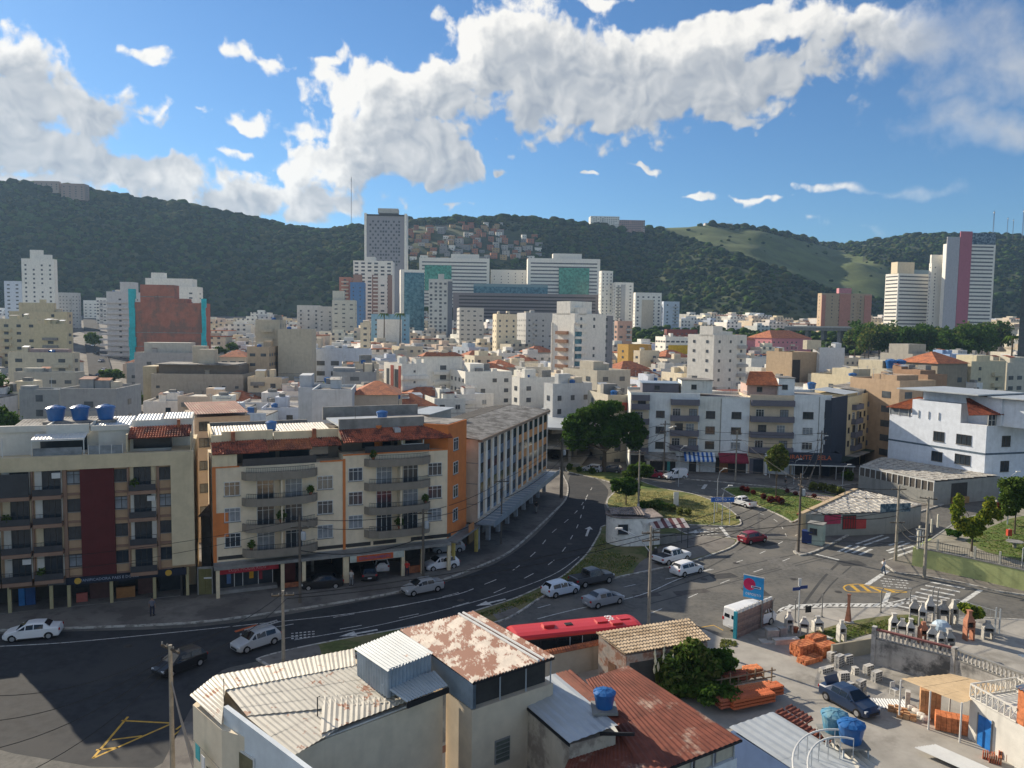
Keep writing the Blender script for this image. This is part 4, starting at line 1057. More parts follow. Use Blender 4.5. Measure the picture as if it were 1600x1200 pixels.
# ================================================================ block B: cream twin block, balconies, clay awnings
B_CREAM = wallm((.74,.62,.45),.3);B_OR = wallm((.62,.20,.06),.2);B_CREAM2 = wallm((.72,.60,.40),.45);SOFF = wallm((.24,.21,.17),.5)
def block_b():
 f1 = Fac(P(335,932),P(536,908));f2 = Fac(P(536.5,908),P(698,888))
 lab = ('cream apartment block with curved concrete balconies above the clothes shop, left half of the pair','cream apartment block with curved balconies above the parking bay banner, right half of the pair')
 rails = {}
 for bi,(f,zt,ub,zb,wins,doors) in enumerate(((f1,12.8,(378,496),(3.75,6.3,8.9,11.5),((363,1.5),(508,1.6)),(415,459)),(f2,13.4,(569,672),(4.5,7.0,9.55,12.1),((555.5,1.5),(679,1.6)),(600,641)))):
  r = f.root('apartment_block',lab[bi],'building','cream twin apartment blocks');W_ = f.W;D = 12
  xs = lambda u:f.x(u,790)
  strip('wall',r,B_CREAM,(0,0,3.4,W_,D,zt))
  strip('canopy_slab',r,CONC,(-.05,-1.3,2.95,W_ + .05,0,3.25),(0,0,3.0,W_,D,3.398))
  strip('vent_strip',r,DARKIN,*[(a,-.03,3.6 if bi == 0 else 3.55,a + (W_ / 4.6),.0,3.95) for a in (.4,W_ * .26 + .2,W_ * .63 + .1,W_ * .83 - .1)][:4])
  if bi == 0:strip('orange_edge',r,B_OR,(-.05,-.06,3.4,.28,.1,zt + .02),(.28,-.04,5.9,1.4,.0,8.3))
  else:strip('orange_edge',r,B_OR,(-.02,-.06,3.4,.24,.1,zt - .4),(0,-.05,zt - .08,W_,0,zt + .06))
  strip('coping',r,B_OR,(0,-.08,zt - .02,xs(ub[0]) - .2,.2,zt + .1),(xs(ub[1]) + .3,-.08,zt - .02,W_,.2,zt + .1)) if bi == 0 else None
  xa,xb = xs(ub[0]),xs(ub[1]);xm = (xa + xb) / 2
  for i,z in enumerate(zb):
   for u,w in wins:
    if i < 3:window(r,xs(u),z + 1.75,w,1.35,'whitec' if (i + bi + int(u)) % 4 == 0 else 'white',y=0)
   # trapezoid balcony with parapet and rail
   pl = [(xa,0),(xa + .35,-.75),(xa + 1.3,-1.25),(xm,-1.42),(xb - 1.3,-1.25),(xb - .35,-.75),(xb,0)]
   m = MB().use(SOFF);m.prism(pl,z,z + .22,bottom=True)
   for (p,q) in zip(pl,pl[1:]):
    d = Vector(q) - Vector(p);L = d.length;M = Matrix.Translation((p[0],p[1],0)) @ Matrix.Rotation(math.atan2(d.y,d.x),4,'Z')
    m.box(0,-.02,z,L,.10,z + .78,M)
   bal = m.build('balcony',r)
   railing(bal,[(p[0] * .985 + xm * .015,p[1] + .05) for p in pl[1:-1]],z + .78,.5,.16)
   if i < 3:
    strip('divider_wall',bal,B_CREAM,(xm - .06,-1.3,z + .22,xm + .06,0,z + 2.6))
    for k,u in enumerate(doors):
     window(r,xs(u),z + 1.35,1.7,2.2,'whitec' if (i + k + bi) % 3 == 0 else 'door',y=0,name='balcony_door')
   for k in range(3):
    if (i * 5 + k * 3 + bi) % 4 == 0:
     q = f.loc(xa + .8 + k * (xb - xa - 1.6) / 2,-.75,z + .75)
     potplant(q.x,q.y,q.z,.75 + .2 * (k % 2),seed=i * 9 + k + 50 * bi,label='potted plant on the %s balcony of the %s cream block, %s' % (('lowest','second','third','top')[i],('left','right')[bi],('at its left end','in its middle','at its right end')[k]))
  # penthouse with clay awning
  strip('penthouse_wall',r,wallm((.14,.12,.10),.3),(0.3,2.2,zt,W_ - .05,D - 1,zt + 2.0))
  strip('penthouse_window',r,WGL,(xa + .3,2.12,zt + .25,xm - .2,2.19,zt + 1.8),(xm + .2,2.12,zt + .25,xb + 1.5,2.19,zt + 1.8))
  strip('terrace_rail',r,mat('smoked_rail',(.05,.05,.055)),(xa + .1,-.02,zt + .0,xb - .1,.02,zt + .75))
  strip('penthouse_end',r,B_CREAM2,(0,.1,zt + .1,.18,2.2,zt + 1.5),(.18,.02,zt + .1,xa - .4,.16,zt + 1.35)) if bi == 0 else strip('penthouse_end',r,B_CREAM2,(W_ * .56,.8,zt + .1,W_ * .60,2.2,zt + 1.7))
  if bi == 0:
   tiles(r,(0,-.3,zt + 1.35),(xs(420),-.35,zt + 1.35),(xs(420),2.4,zt + 2.3),(0,2.4,zt + 2.2),CLAY)
   tiles(r,(xs(421),-.1,zt + 1.45),(xs(488),-.1,zt + 1.45),(xs(488),2.4,zt + 2.2),(xs(421),2.4,zt + 2.2),CLAYO)
   tiles(r,(xs(489),.3,zt + 1.6),(W_ - .05,.3,zt + 1.6),(W_ - .05,2.4,zt + 2.25),(xs(489),2.4,zt + 2.25),CLAY)
   strip('upper_parapet',r,B_CREAM2,(0,2.3,zt + 2.0,xs(350),2.6,zt + 2.9),(xs(350),2.5,zt + 2.0,xs(432),2.8,zt + 3.2),(xs(433),2.4,zt + 2.0,xs(500),2.7,zt + 3.0),(xs(500),2.3,zt + 2.0,W_ - .05,2.6,zt + 3.1),(0,2.6,zt + 2,.2,D - .8,zt + 3.0))
   strip('back_parapet',r,CONC,(0.2,D - .9,zt + 1,W_ * .85,D - .6,zt + 3.1))
   strip('chimney',r,CLAYO,(xs(365),2.1,zt + 1.9,xs(371),2.5,zt + 3.2),(xs(494),2.0,zt + 1.9,xs(500),2.4,zt + 3.2))
   corrug(r,(.3,2.9,zt + 2.45),(W_ - .3,2.9,zt + 2.55),(W_ - .3,9.8,zt + 2.9),(.3,9.8,zt + 2.85),METW,.3,.035,5,2)
   q = f.loc(f.at(424,665,6)[0],6,0);q.z = zt + 2.75;tank(q,1.05,'blue water tank on the white ribbed roof of the left cream block')
   strip('shop_window',r,WGL,(.5,.9,.5,5.6,.95,2.3));strip('window_frame',r,ALU,*[(x,.85,.4,x + .06,.92,2.4) for x in (.45,1.9,2.7,4.2,5.6)])
   ban = strip('shop_banner',r,mat('red_banner',(.42,.03,.05),.6),(.3,-.28,2.2,6.1,-.2,2.92));lettering('LOJA MODA KIDS',.45,mat('letter_pink',(.62,.30,.32),.6),ban,(3.1,-.29,2.55),(R(90),0,0))
   strip('shop_step',r,CONC,(.3,.0,0,6,1.0,.45));strip('stone_post',r,CLAYO,(6.4,-.4,0,6.65,.2,1.3),(8.3,-.4,0,8.55,.2,1.3),(6.65,-.3,0,8.3,-.15,.6))
   strip('door',r,mat('dark_red_door',(.08,.02,.02),.6),(6.7,.9,.1,7.9,.98,2.5));strip('mannequin_shirt',r,mat('yellow_cloth',(.6,.30,.02),.8),(3.35,.7,1.2,3.75,.82,2.0))
   strip('mannequin_shirt',r,mat('blue_cloth',(.08,.15,.3),.8),(1.2,.7,.9,1.6,.82,1.9));strip('mannequin_shirt',r,mat('red_cloth',(.25,.03,.04),.8),(4.3,.7,1.0,4.6,.82,1.8))
   pls = (0.1,6.2,8.3,W_ - .2)
  else:
   tiles(r,(-.05,-.55,zt + 1.35),(W_ + .4,-.55,zt + 1.35),(W_ + .25,2.0,zt + 2.5),(-.05,2.0,zt + 2.4),CLAY)
   strip('skylight_box',r,METG,(xs(620),.8,zt + 2.0,xs(629),1.9,zt + 2.45));strip('upper_parapet',r,CONC,(0,2.0,zt + 2.3,W_ * .82,2.3,zt + 3.5))
   strip('pergola',r,ALU,(xs(628),.1,zt + .05,xs(629.5),.25,zt + 1.6),(xs(661),.1,zt + .05,xs(662.5),.25,zt + 1.6),(xs(628),.1,zt + 1.5,xs(662),.22,zt + 1.62),(xs(628),.1,zt + .75,xs(662),.2,zt + .82))
   strip('flat_roof',r,METG,(0,2.3,zt + 2.7,W_ * .5,9,zt + 2.9));strip('flat_roof',r,ROOFC,(W_ * .5,2.3,zt + 2.6,W_ - .1,10,zt + 2.8))
   q = f.loc(f.at(597,655,5)[0],5,0);q.z = zt + 2.9;tank(q,1.15,'blue water tank at the roof edge of the right cream block')
   strip('back_parapet',r,CONC,(0,D - 1,zt + 2.4,W_,D - .7,zt + 3.9));strip('antenna_mast',r,RAIL,(xs(575),6,zt + 2.9,xs(575.6),6.06,zt + 4.3))
   ban = strip('shop_banner',r,mat('pale_banner',(.45,.48,.42),.6),(.4,-1.38,2.3,6.2,-1.31,2.98));o = strip('banner_panel',ban,mat('orange_banner',(.5,.10,.03),.6),(1.1,-1.40,2.33,5.0,-1.385,2.95));lettering('ESTACIONAMENTO',.38,mat('letter_blue',(.06,.09,.30),.6),ban,(3.05,-1.42,2.62),(R(90),0,0))
   strip('stone_post',r,CLAYO,(6.4,-.6,0,6.7,.1,1.5),(8.3,-.8,0,8.6,-.2,1.4),(6.7,-.5,0,8.3,-.35,.9));pls = (.0,6.0,8.2,W_ - .3)
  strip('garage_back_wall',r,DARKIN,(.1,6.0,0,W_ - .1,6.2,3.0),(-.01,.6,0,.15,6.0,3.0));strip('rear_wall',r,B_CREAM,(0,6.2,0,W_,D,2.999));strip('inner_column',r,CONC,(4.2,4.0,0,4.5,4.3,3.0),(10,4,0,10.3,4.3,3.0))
  pm = MB().use(B_CREAM2);pm.box(-.17,-.17,0,.17,.17,2.96);pme = pm.mesh('pillar')
  for x in pls:link('pillar',pme,r,(x + .2,-.9,0))
 # orange slab house at the corner
 f = Fac(P(698.8,888),P(733,862));W_ = f.W
 r = f.root('orange_building','tall narrow orange building at the end of the cream blocks','building');strip('wall',r,B_OR,(0,0,3.4,W_ * .82,11,16.1),(-3.6,6.5,13.4,0,11,16.1));strip('low_wing',r,B_OR,(W_ * .82,.4,3.4,W_,8,6.6))
 for z in (5.6,8.3,11.0,13.7):window(r,W_ * .32,z,1.4,1.4,'white',y=0)
 strip('canopy_slab',r,CONC,(-.2,-1.2,3.0,W_ + .6,0,3.2),(0,0,3,W_,8,3.39));strip('roof',r,ROOFC,(.2,.2,16.1,W_ * .8,10.8,16.15));strip('lamp_panel',r,wallm((.45,.2,.08)),(W_ * .5,-1.25,3.3,W_ * .75,-1.2,4.2))
 strip('rear_wall',r,DARKIN,(0,5,0,W_,8,3.0));pm = MB().use(mat('yellow_pillar',(.5,.40,.12)));pm.box(-.18,-.18,0,.18,.18,3.0);link('pillar',pm.mesh('pillar'),r,(.3,-.6,0));link('pillar',pm.mesh('pillar'),r,(W_,-.9,0))
 # alley between A and B
 f = Fac(P(309,931),P(333,930));r = f.root('alley_gate','olive sheet-metal gate closing the alley between the two near blocks','gate');ol = mat('olive_sheet',(.14,.13,.05),.7);strip('gate_panel',r,ol,(.1,0,.05,f.W * .5,.08,2.7));strip('gate_panel',r,ol,(f.W * .5 + .02,0,.05,f.W - .1,.08,2.7));strip('gate_frame',r,CONC,(0,-.05,0,.1,.15,2.9),(f.W - .1,-.05,0,f.W,.15,2.9),(.1,-.03,2.7,f.W - .1,.12,2.9));strip('sign_plate',r,ALU,(.6,-.02,1.7,1.4,0,1.85))
 # rear block seen through the alley
 f = Fac(PD(306,800,92),PD(360,800,94));r = f.root('rear_block','dull beige rear block seen through the gap between the two near blocks','building');bw = wallm((.42,.35,.28),.4);strip('wall',r,bw,(0,0,0,6.5,9,15.5))
 for z in (4,6.8,9.6,12.4,14.4):window(r,1.1,z,1.2,1.1,'dark',y=0)
 corrug(r,(-.2,-1,16),(6.2,-1,16),(6.2,8,16.6),(-.2,8,16.6),METR,.3,.03,3,1);strip('roof_post',r,CONC,(0,-.5,15.5,.2,-.3,16),(5.8,-.5,15.5,6,-.3,16))
 f = Fac(PD(309,880,80),PD(334,880,80));r = f.root('lean_to_shed','low shed with a corrugated roof in the alley between the near blocks','shed');strip('wall',r,CONC,(0,1,0,f.W,5,6.3));corrug(r,(0,0,6.4),(f.W,0,6.4),(f.W,6,7.6),(0,6,7.6),METS,.25,.03,1,2)
block_b()
# ================================================================ block C: long office block with coloured stripes
def block_c():
 f = Fac(P(746,861),P(853,769));W_ = f.W;H = 13.5
 r = f.root('striped_office_block','long four-storey office block with white fins and blue then brown window strips along the curve','building')
 pink = wallm((.60,.48,.36),.4);white = wallm((.76,.70,.62),.2);blue = mat('blue_strip_glass',(.09,.15,.24),.35,.6,1.2,col2=(.20,.24,.28),c2scale=1.2);br = wallm((.60,.28,.11),.3)
 xs = lambda u:f.x(u,720)
 strip('wall',r,pink,(0,0,3.4,W_,10,H))
 b = [750,761,771,781,791,800.5];b2 = [809,817,825.4,833,840.5,847.7]
 for lst,m in ((b,blue),(b2,br)):
  for u in lst:
   w = xs(u + 5.2) - xs(u) if lst is b else xs(u + 5.2) - xs(u)
   x0 = xs(u);s = strip('window_strip',r,m,(x0,-.03,4.0,x0 + w,0,H - .45))
   for k in range(4):
    z = 4.5 + k * 2.4;strip('window',s,WGL,(x0 + .12,-.07,z,x0 + w - .12,-.031,z + 1.25))
   strip('fin',r,white,(x0 - (.75 if lst is b else .5),-.10,4.0,x0 - .06,0,H - .3))
 strip('fin',r,white,(W_ - .3,-.10,4.0,W_,0,H - .3));strip('cornice',r,wallm((.30,.22,.16),.4),(-.05,-.5,H - .3,W_ + .05,.1,H + .05))
 for z in (5.6,8.1,10.6):strip('joint',r,CONC,(-.02,.01,z,0,3.9,z + .08))
 cn = strip('canopy',r,METB,(-.5,-2.2,3.35,W_,0,3.5),(-.5,-2.25,3.2,W_,-2.18,3.9));
 for k in range(24):strip('canopy_stay',cn,ALU,(k * W_ / 24,-2.2,3.9,k * W_ / 24 + .06,-.1,3.96))
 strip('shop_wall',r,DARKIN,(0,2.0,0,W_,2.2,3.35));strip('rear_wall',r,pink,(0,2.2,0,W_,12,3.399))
 pm = MB().use(mat('grey_blue_pillar',(.30,.34,.38)));pm.box(-.25,-.25,0,.25,.25,3.34);pme = pm.mesh('pillar')
 for k in range(9):link('pillar',pme,r,(.5 + k * (W_ - 1) / 8,.2,0))
 for k in range(6):strip('shop_front',r,mat('shop_front_tone_%d' % (k % 3),[(.25,.18,.10),(.18,.2,.22),(.3,.12,.05)][k % 3],.6),(2 + k * 5.5,1.8,.1,5.5 + k * 5.5,1.98,2.5))  # shop fronts in three alternating plain colours
 # roof: two long brown fibre-cement slopes
 corrug(r,(-.3,-.4,H + .05),(W_ * .55,-.4,H + .05),(W_ * .55,6,H + .7),(-.3,6,H + .7),METS,.5,.05,8,2);corrug(r,(W_ * .56,-.4,H + .05),(W_,-.4,H + .05),(W_,6,H + .7),(W_ * .56,6,H + .7),METS,.5,.05,6,2)
 dk = mat('dark_fibre_sheet',(.10,.095,.09),.92,.3,.6);corrug(r,(-.3,10.4,H + .1),(W_,10.4,H + .1),(W_,6.05,H + .72),(-.3,6.05,H + .72),dk,.5,.05,10,2)
 strip('roof_box',r,wallm((.40,.38,.34),.4),(W_ * .12,8,H + .4,W_ * .34,11,H + 2.2));strip('roof_box_cover',r,METG,(W_ * .10,7.7,H + 2.2,W_ * .36,11.3,H + 2.32))
block_c()
# ================================================================ block D: white and slate row over the shops
D_WH = wallm((.70,.72,.72),.45);D_SL = wallm((.15,.145,.17),.25);D_IN = wallm((.64,.52,.38),.3);D_OW = wallm((.66,.66,.61),.6);D_NAVY = wallm((.045,.055,.075),.15)
E_BE = wallm((.62,.50,.30),.25);E_LAV = wallm((.38,.36,.40),.25)
GR_SHOP = 'grey and white row above the street shops'
def balcony_stack(r,xa,xb,zs,depth=1.1,par=.95,m=None,inner=None,win=None):
 m = m or D_SL
 for i,z in enumerate(zs):
  b = strip('balcony',r,m,(xa,-depth,z - .15,xb,-.002,z),);strip('parapet',b,m,(xa,-depth,z + .001,xb,-depth + .12,z + par));strip('parapet',b,m,(xa,-depth + .12,z + .001,xa + .1,-.002,z + par));strip('parapet',b,m,(xb - .1,-depth + .12,z + .001,xb,-.002,z + par))
  if i < len(zs) - 1:
   strip('back_wall',r,inner or D_IN,(xa + .02,-.03,z + .01,xb - .02,-.001,zs[i + 1] - .17))
   n = 2 if xb - xa > 4 else 1
   for k in range(n):window(r,xa + (xb - xa) * (k + .5) / n + (.3 if (i + k) % 2 else -.2),z + 1.15,1.5,2.0,('door','darkc','dark','whitec')[(i * 2 + k) % 4],y=-.04,near=False,name='balcony_door')
def block_d():
 f = Fac(P(984,735),P(1298,744.5));W_ = f.W;H = 14.6;xs = lambda u:f.x(u,680)
 segs = [  # u0, u1, kind, label
  (984,1014,'bal','narrow slate-balconied end house behind the big dark tree'),
  (1014,1092,'mixed','white house with slate balcony bands above the blue-striped awning'),
  (1092,1170,'plain','weathered white house with two columns of windows above the dark red awning'),
  (1170,1239,'wide','house with wide slate balconies and beige recesses behind the pale young tree'),
  (1239,1298,'corner','white corner house above the restaurant with the orange lettering')]
 fl = (3.6,6.35,9.1,11.9)
 for (u0,u1,kind,lb) in segs:
  x0,x1 = xs(u0) + .01,xs(u1) - .01;w = x1 - x0;q = f.loc(x0,0)
  r = thing('town_house',lb,'building',q,f.rot,GR_SHOP);top = H + (.2 if kind == 'corner' else 0) - (.5 if kind == 'plain' else 0)
  wm = {'bal':D_OW,'mixed':D_WH,'plain':D_OW,'wide':D_IN,'corner':D_WH}[kind]
  strip('wall',r,wm,(0,0,0,w,11,top));
  rf = strip('parapet',r,wm,(0,0,top,w,.2,top + .35));strip('parapet',r,wm,(0,10.8,top,w,11,top + .5));strip('roof',r,ROOFC,(.1,.2,top,w - .1,10.8,top + .05))
  if kind == 'bal':balcony_stack(r,.1,w - .1,fl + (13.6,))
  if kind == 'mixed':
   for z in (5.0,7.9,10.9):window(r,2.0,z,1.6,1.3,'dark',y=-.002,near=False)
   balcony_stack(r,w * .42,w * .98,(4.3,7.1,9.9,12.9),win=1)
   strip('weather_strip',r,D_OW,(w * .41 - .1,-.05,3.6,w * .41,0,top))
  if kind == 'plain':
   for z in (5.3,8.1,11.0):
    window(r,w * .22,z,1.7,1.35,'dark',y=-.002,near=False);window(r,w * .74,z,1.8,1.3,'whitec' if z < 6 else 'dark',y=-.002,near=False)
   strip('drain_pipe',r,CONC,(w * .42,-.08,3.3,w * .42 + .1,0,top));strip('pale_render',r,D_WH,(w * .43 + .1,-.03,3.4,w - .02,-.001,top - .002))
  if kind == 'wide':balcony_stack(r,.1,w - .1,(4.3,7.2,10.1,13.1))
  if kind == 'corner':
   for z,st in ((5.6,'white'),(8.4,'whitec'),(11.3,'dark')):window(r,w * .38,z,1.9,1.3,st,y=-.002,near=False)
   strip('drain_pipe',r,CONC,(w * .66,-.08,3.3,w * .66 + .08,0,top))
   for z in (5.6,8.5,11.4):window(r,w * .86,z,.7,1.2,'dark',y=-.002,near=False)
   for z in (5.6,8.5,11.4):window(r,w + .002,z,1.1,1.3,'dark',y=2.2,side=1,near=False)
  # shop level
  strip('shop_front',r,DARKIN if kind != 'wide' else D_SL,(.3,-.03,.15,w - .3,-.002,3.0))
  if kind == 'plain':strip('roller_shutter',r,mat('white_shutter',(.50,.52,.52),.6),(.4,-.06,.15,3.2,-.031,2.8));strip('roller_shutter',r,mat('wood_shutter',(.22,.10,.04),.7),(w - 5.2,-.06,.15,w - 3.6,-.031,2.6))
  if kind == 'mixed':strip('roller_shutter',r,mat('white_shutter',(.50,.52,.52),.6),(w * .55,-.06,.15,w * .82,-.031,2.8));strip('shop_wall',r,mat('teal_wall',(.08,.35,.33)),(w * .38,-.08,.15,w * .44,-.032,2.9))
  if kind == 'wide':strip('roller_shutter',r,mat('navy_shutter',(.03,.04,.06),.6),(1.0,-.06,.15,3.2,-.031,2.8));strip('white_door_surround',r,D_WH,(w * .45,-.07,.15,w * .95,-.031,3.2))
 # rooftop structures on the row
 def top(u0,u1,y0,y1,z0,z1,m,name='rooftop_room',lb='',cat='rooftop room',roof=None):
  x0,x1 = f.at(u0,640,y0)[0],f.at(u1,640,y0)[0];q = f.loc(x0,y0);q.z = 0
  r = thing(name,lb,cat,q,f.rot);strip('wall',r,m,(0,0,z0,x1 - x0,y1 - y0,z1));strip('roof',r,roof or ROOFC,(-.2,-.2,z1,x1 - x0 + .2,y1 - y0 + .2,z1 + .12));window(r,(x1 - x0) * .4,(z0 + z1) / 2,1.0,.9,'dark',y=-.002,near=False);return r
 top(1064,1112,3,9,14.7,17.2,D_OW,lb='stained rooftop room above the white house with slate balcony bands')
 top(1003,1060,4,10,14.7,16.4,D_SL,lb='dark rooftop room under a bluish sheet roof above the end house',roof=METB)
 r = top(1166,1215,3,9,14.7,16.8,wallm((.5,.35,.3)),lb='rooftop flat with a salmon tiled roof above the wide slate balconies');tiles(r,(-.5,-1.2,16.6),(6.2,-1.2,16.6),(5.2,3.0,19.0),(1.0,3.0,19.0),CLAYO)
 top(1215,1240,2,8,14.7,18.0,D_WH,lb='white gable room right of the salmon tiled rooftop flat')
 rr = thing('terrace_fence','white lattice fence around the roof terrace left of the salmon tiled flat','fence',f.loc(xs(1128),.4,14.2),f.rot);railing(rr,[(0,0),(4.5,0),(4.5,4)],0,1.3,.5,ALU,post=.03)
 # awnings
 def awn(u0,u1,z0,z1,d,m,lb,scal=None):
  x0,x1 = xs(u0),xs(u1);q = f.loc(x0,-.05);r = thing('shop_awning',lb,'awning',q,f.rot);w = x1 - x0
  n = int(w / .4)
  for k in range(n):
   a,b = w * k / n,w * (k + 1) / n;mm = m if (k % 2 == 0 or not scal) else scal
   mb = MB().use(mm);mb.face([(a,-d,z0),(b,-d,z0),(b,0,z1),(a,0,z1)]);mb.face([(a,-d,z0),(a,-d,z0 - .3),((a + b) / 2,-d,z0 - .38),(b,-d,z0 - .3),(b,-d,z0)]);mb.build('awning_panel',r)
 bl = mat('awning_blue',(.02,.12,.40),.6);wh = mat('awning_white',(.62,.66,.70),.6)
 awn(1069,1117,2.7,3.9,1.8,bl,'bright blue awning with white scalloped stripes',wh);awn(1123,1168,2.6,3.9,2.0,mat('awning_maroon',(.20,.02,.04),.7),'dark red awning right of the blue-striped one');awn(1006,1056,2.8,3.7,3.0,METS,'dull grey sheet awning beside the big tree')
 # restaurant fascia round the corner
 r = thing('restaurant_canopy','dark restaurant canopy with orange lettering wrapping the corner of the white row','canopy',f.loc(xs(1197),-.1),f.rot)
 w = xs(1298) - xs(1197);strip('fascia',r,D_NAVY,(0,-1.6,2.9,w + 1.6,-1.4,4.5));strip('edge_beam',r,D_OW,(-.1,-3.6,2.5,w + 3.4,-3.5,2.7));strip('canopy_roof',r,D_NAVY,(0,-3.5,2.72,w + 3.3,-1.6,2.85));strip('canopy_roof',r,D_NAVY,(0,-1.4,4.3,w + 1.5,0,4.4));strip('side_fascia',r,D_NAVY,(w + 1.4,-1.4,2.9,w + 1.6,10,4.6));strip('white_return',r,D_WH,(-.3,-1.5,.15,0,0,4.2))
 OR = mat('letter_orange',(.62,.15,.05),.6);lettering('RESTAURANTE   BELA',1.15,OR,r,(w * .5,-1.62,3.7),(R(90),0,0));lettering('CIRILO',.9,OR,r,(w + 1.63,4.5,3.9),(R(90),0,R(90)))
 for k in range(6):strip('post',r,ALU,(k * (w + 3) / 5,-3.5,.12,k * (w + 3) / 5 + .08,-3.42,2.5))
block_d()
def block_e():
 g = [(1298,1322,D_NAVY,0,'navy gable wall house beyond the restaurant corner'),(1322,1345,E_BE,1,'beige house with grey balconies next to the navy gable'),(1345,1371,E_BE,1,'second beige house with grey balconies up the side street'),(1371,1391,E_LAV,1,'lavender grey house farther up the side street'),(1391,1411,E_LAV,0,'narrow pale house farther up the side street'),(1411,1437,E_BE,1,'last beige house visible up the side street')]
 p0 = P(1299,744);p1 = PD(1440,640,190);f = Fac(p0,p1);xs = lambda u:f.x(u,680)
 for i,(u0,u1,m,bal,lb) in enumerate(g):
  x0,x1 = xs(u0) + .02,xs(u1) - .02;w = x1 - x0;r = thing('town_house',lb,'building',f.loc(x0,0),f.rot,'houses up the side street');H = (14.2,13.8,14.0,14.1,13.3,12.2)[i]
  strip('wall',r,m,(0,0,0,w,9.5,H));strip('parapet',r,m,(0,0,H,w,.2,H + .5));strip('roof',r,ROOFC,(.1,.3,H,w - .1,9.4,H + .06));
  if bal:
   balcony_stack(r,w * .3,w * .8,(3.8,6.4,9.0,11.8),.9,.9,D_SL,m)
   for z in (5.2,7.8,10.4):window(r,w * .14,z,.9,1.1,'dark',y=-.002,near=False);window(r,w * .9,z,.9,1.1,'dark',y=-.002,near=False)
  elif i:
   for z in (5.2,7.8,10.4):window(r,w * .5,z,.9,1.1,'dark',y=-.002,near=False)
  strip('shop_awning',r,METS if i % 2 else mat('dark_canvas',(.03,.05,.04)),(.2,-2.0,2.8,w - .2,-.002,2.95));strip('shop_front',r,DARKIN,(.2,-.03,.1,w - .2,-.002,2.7))
  if i in (1,2,3):corrug(r,(.2,.6,H + 1.0),(w - .2,.6,H + 1.0),(w - .2,7,H + 1.6),(.2,7,H + 1.6),(METG,METS,METB)[i - 1],.4,.03,2,1);strip('rooftop_room',r,(E_BE,D_OW,E_BE)[i - 1],(.4,.9,H,w - .4,6.8,H + .95))
block_e()
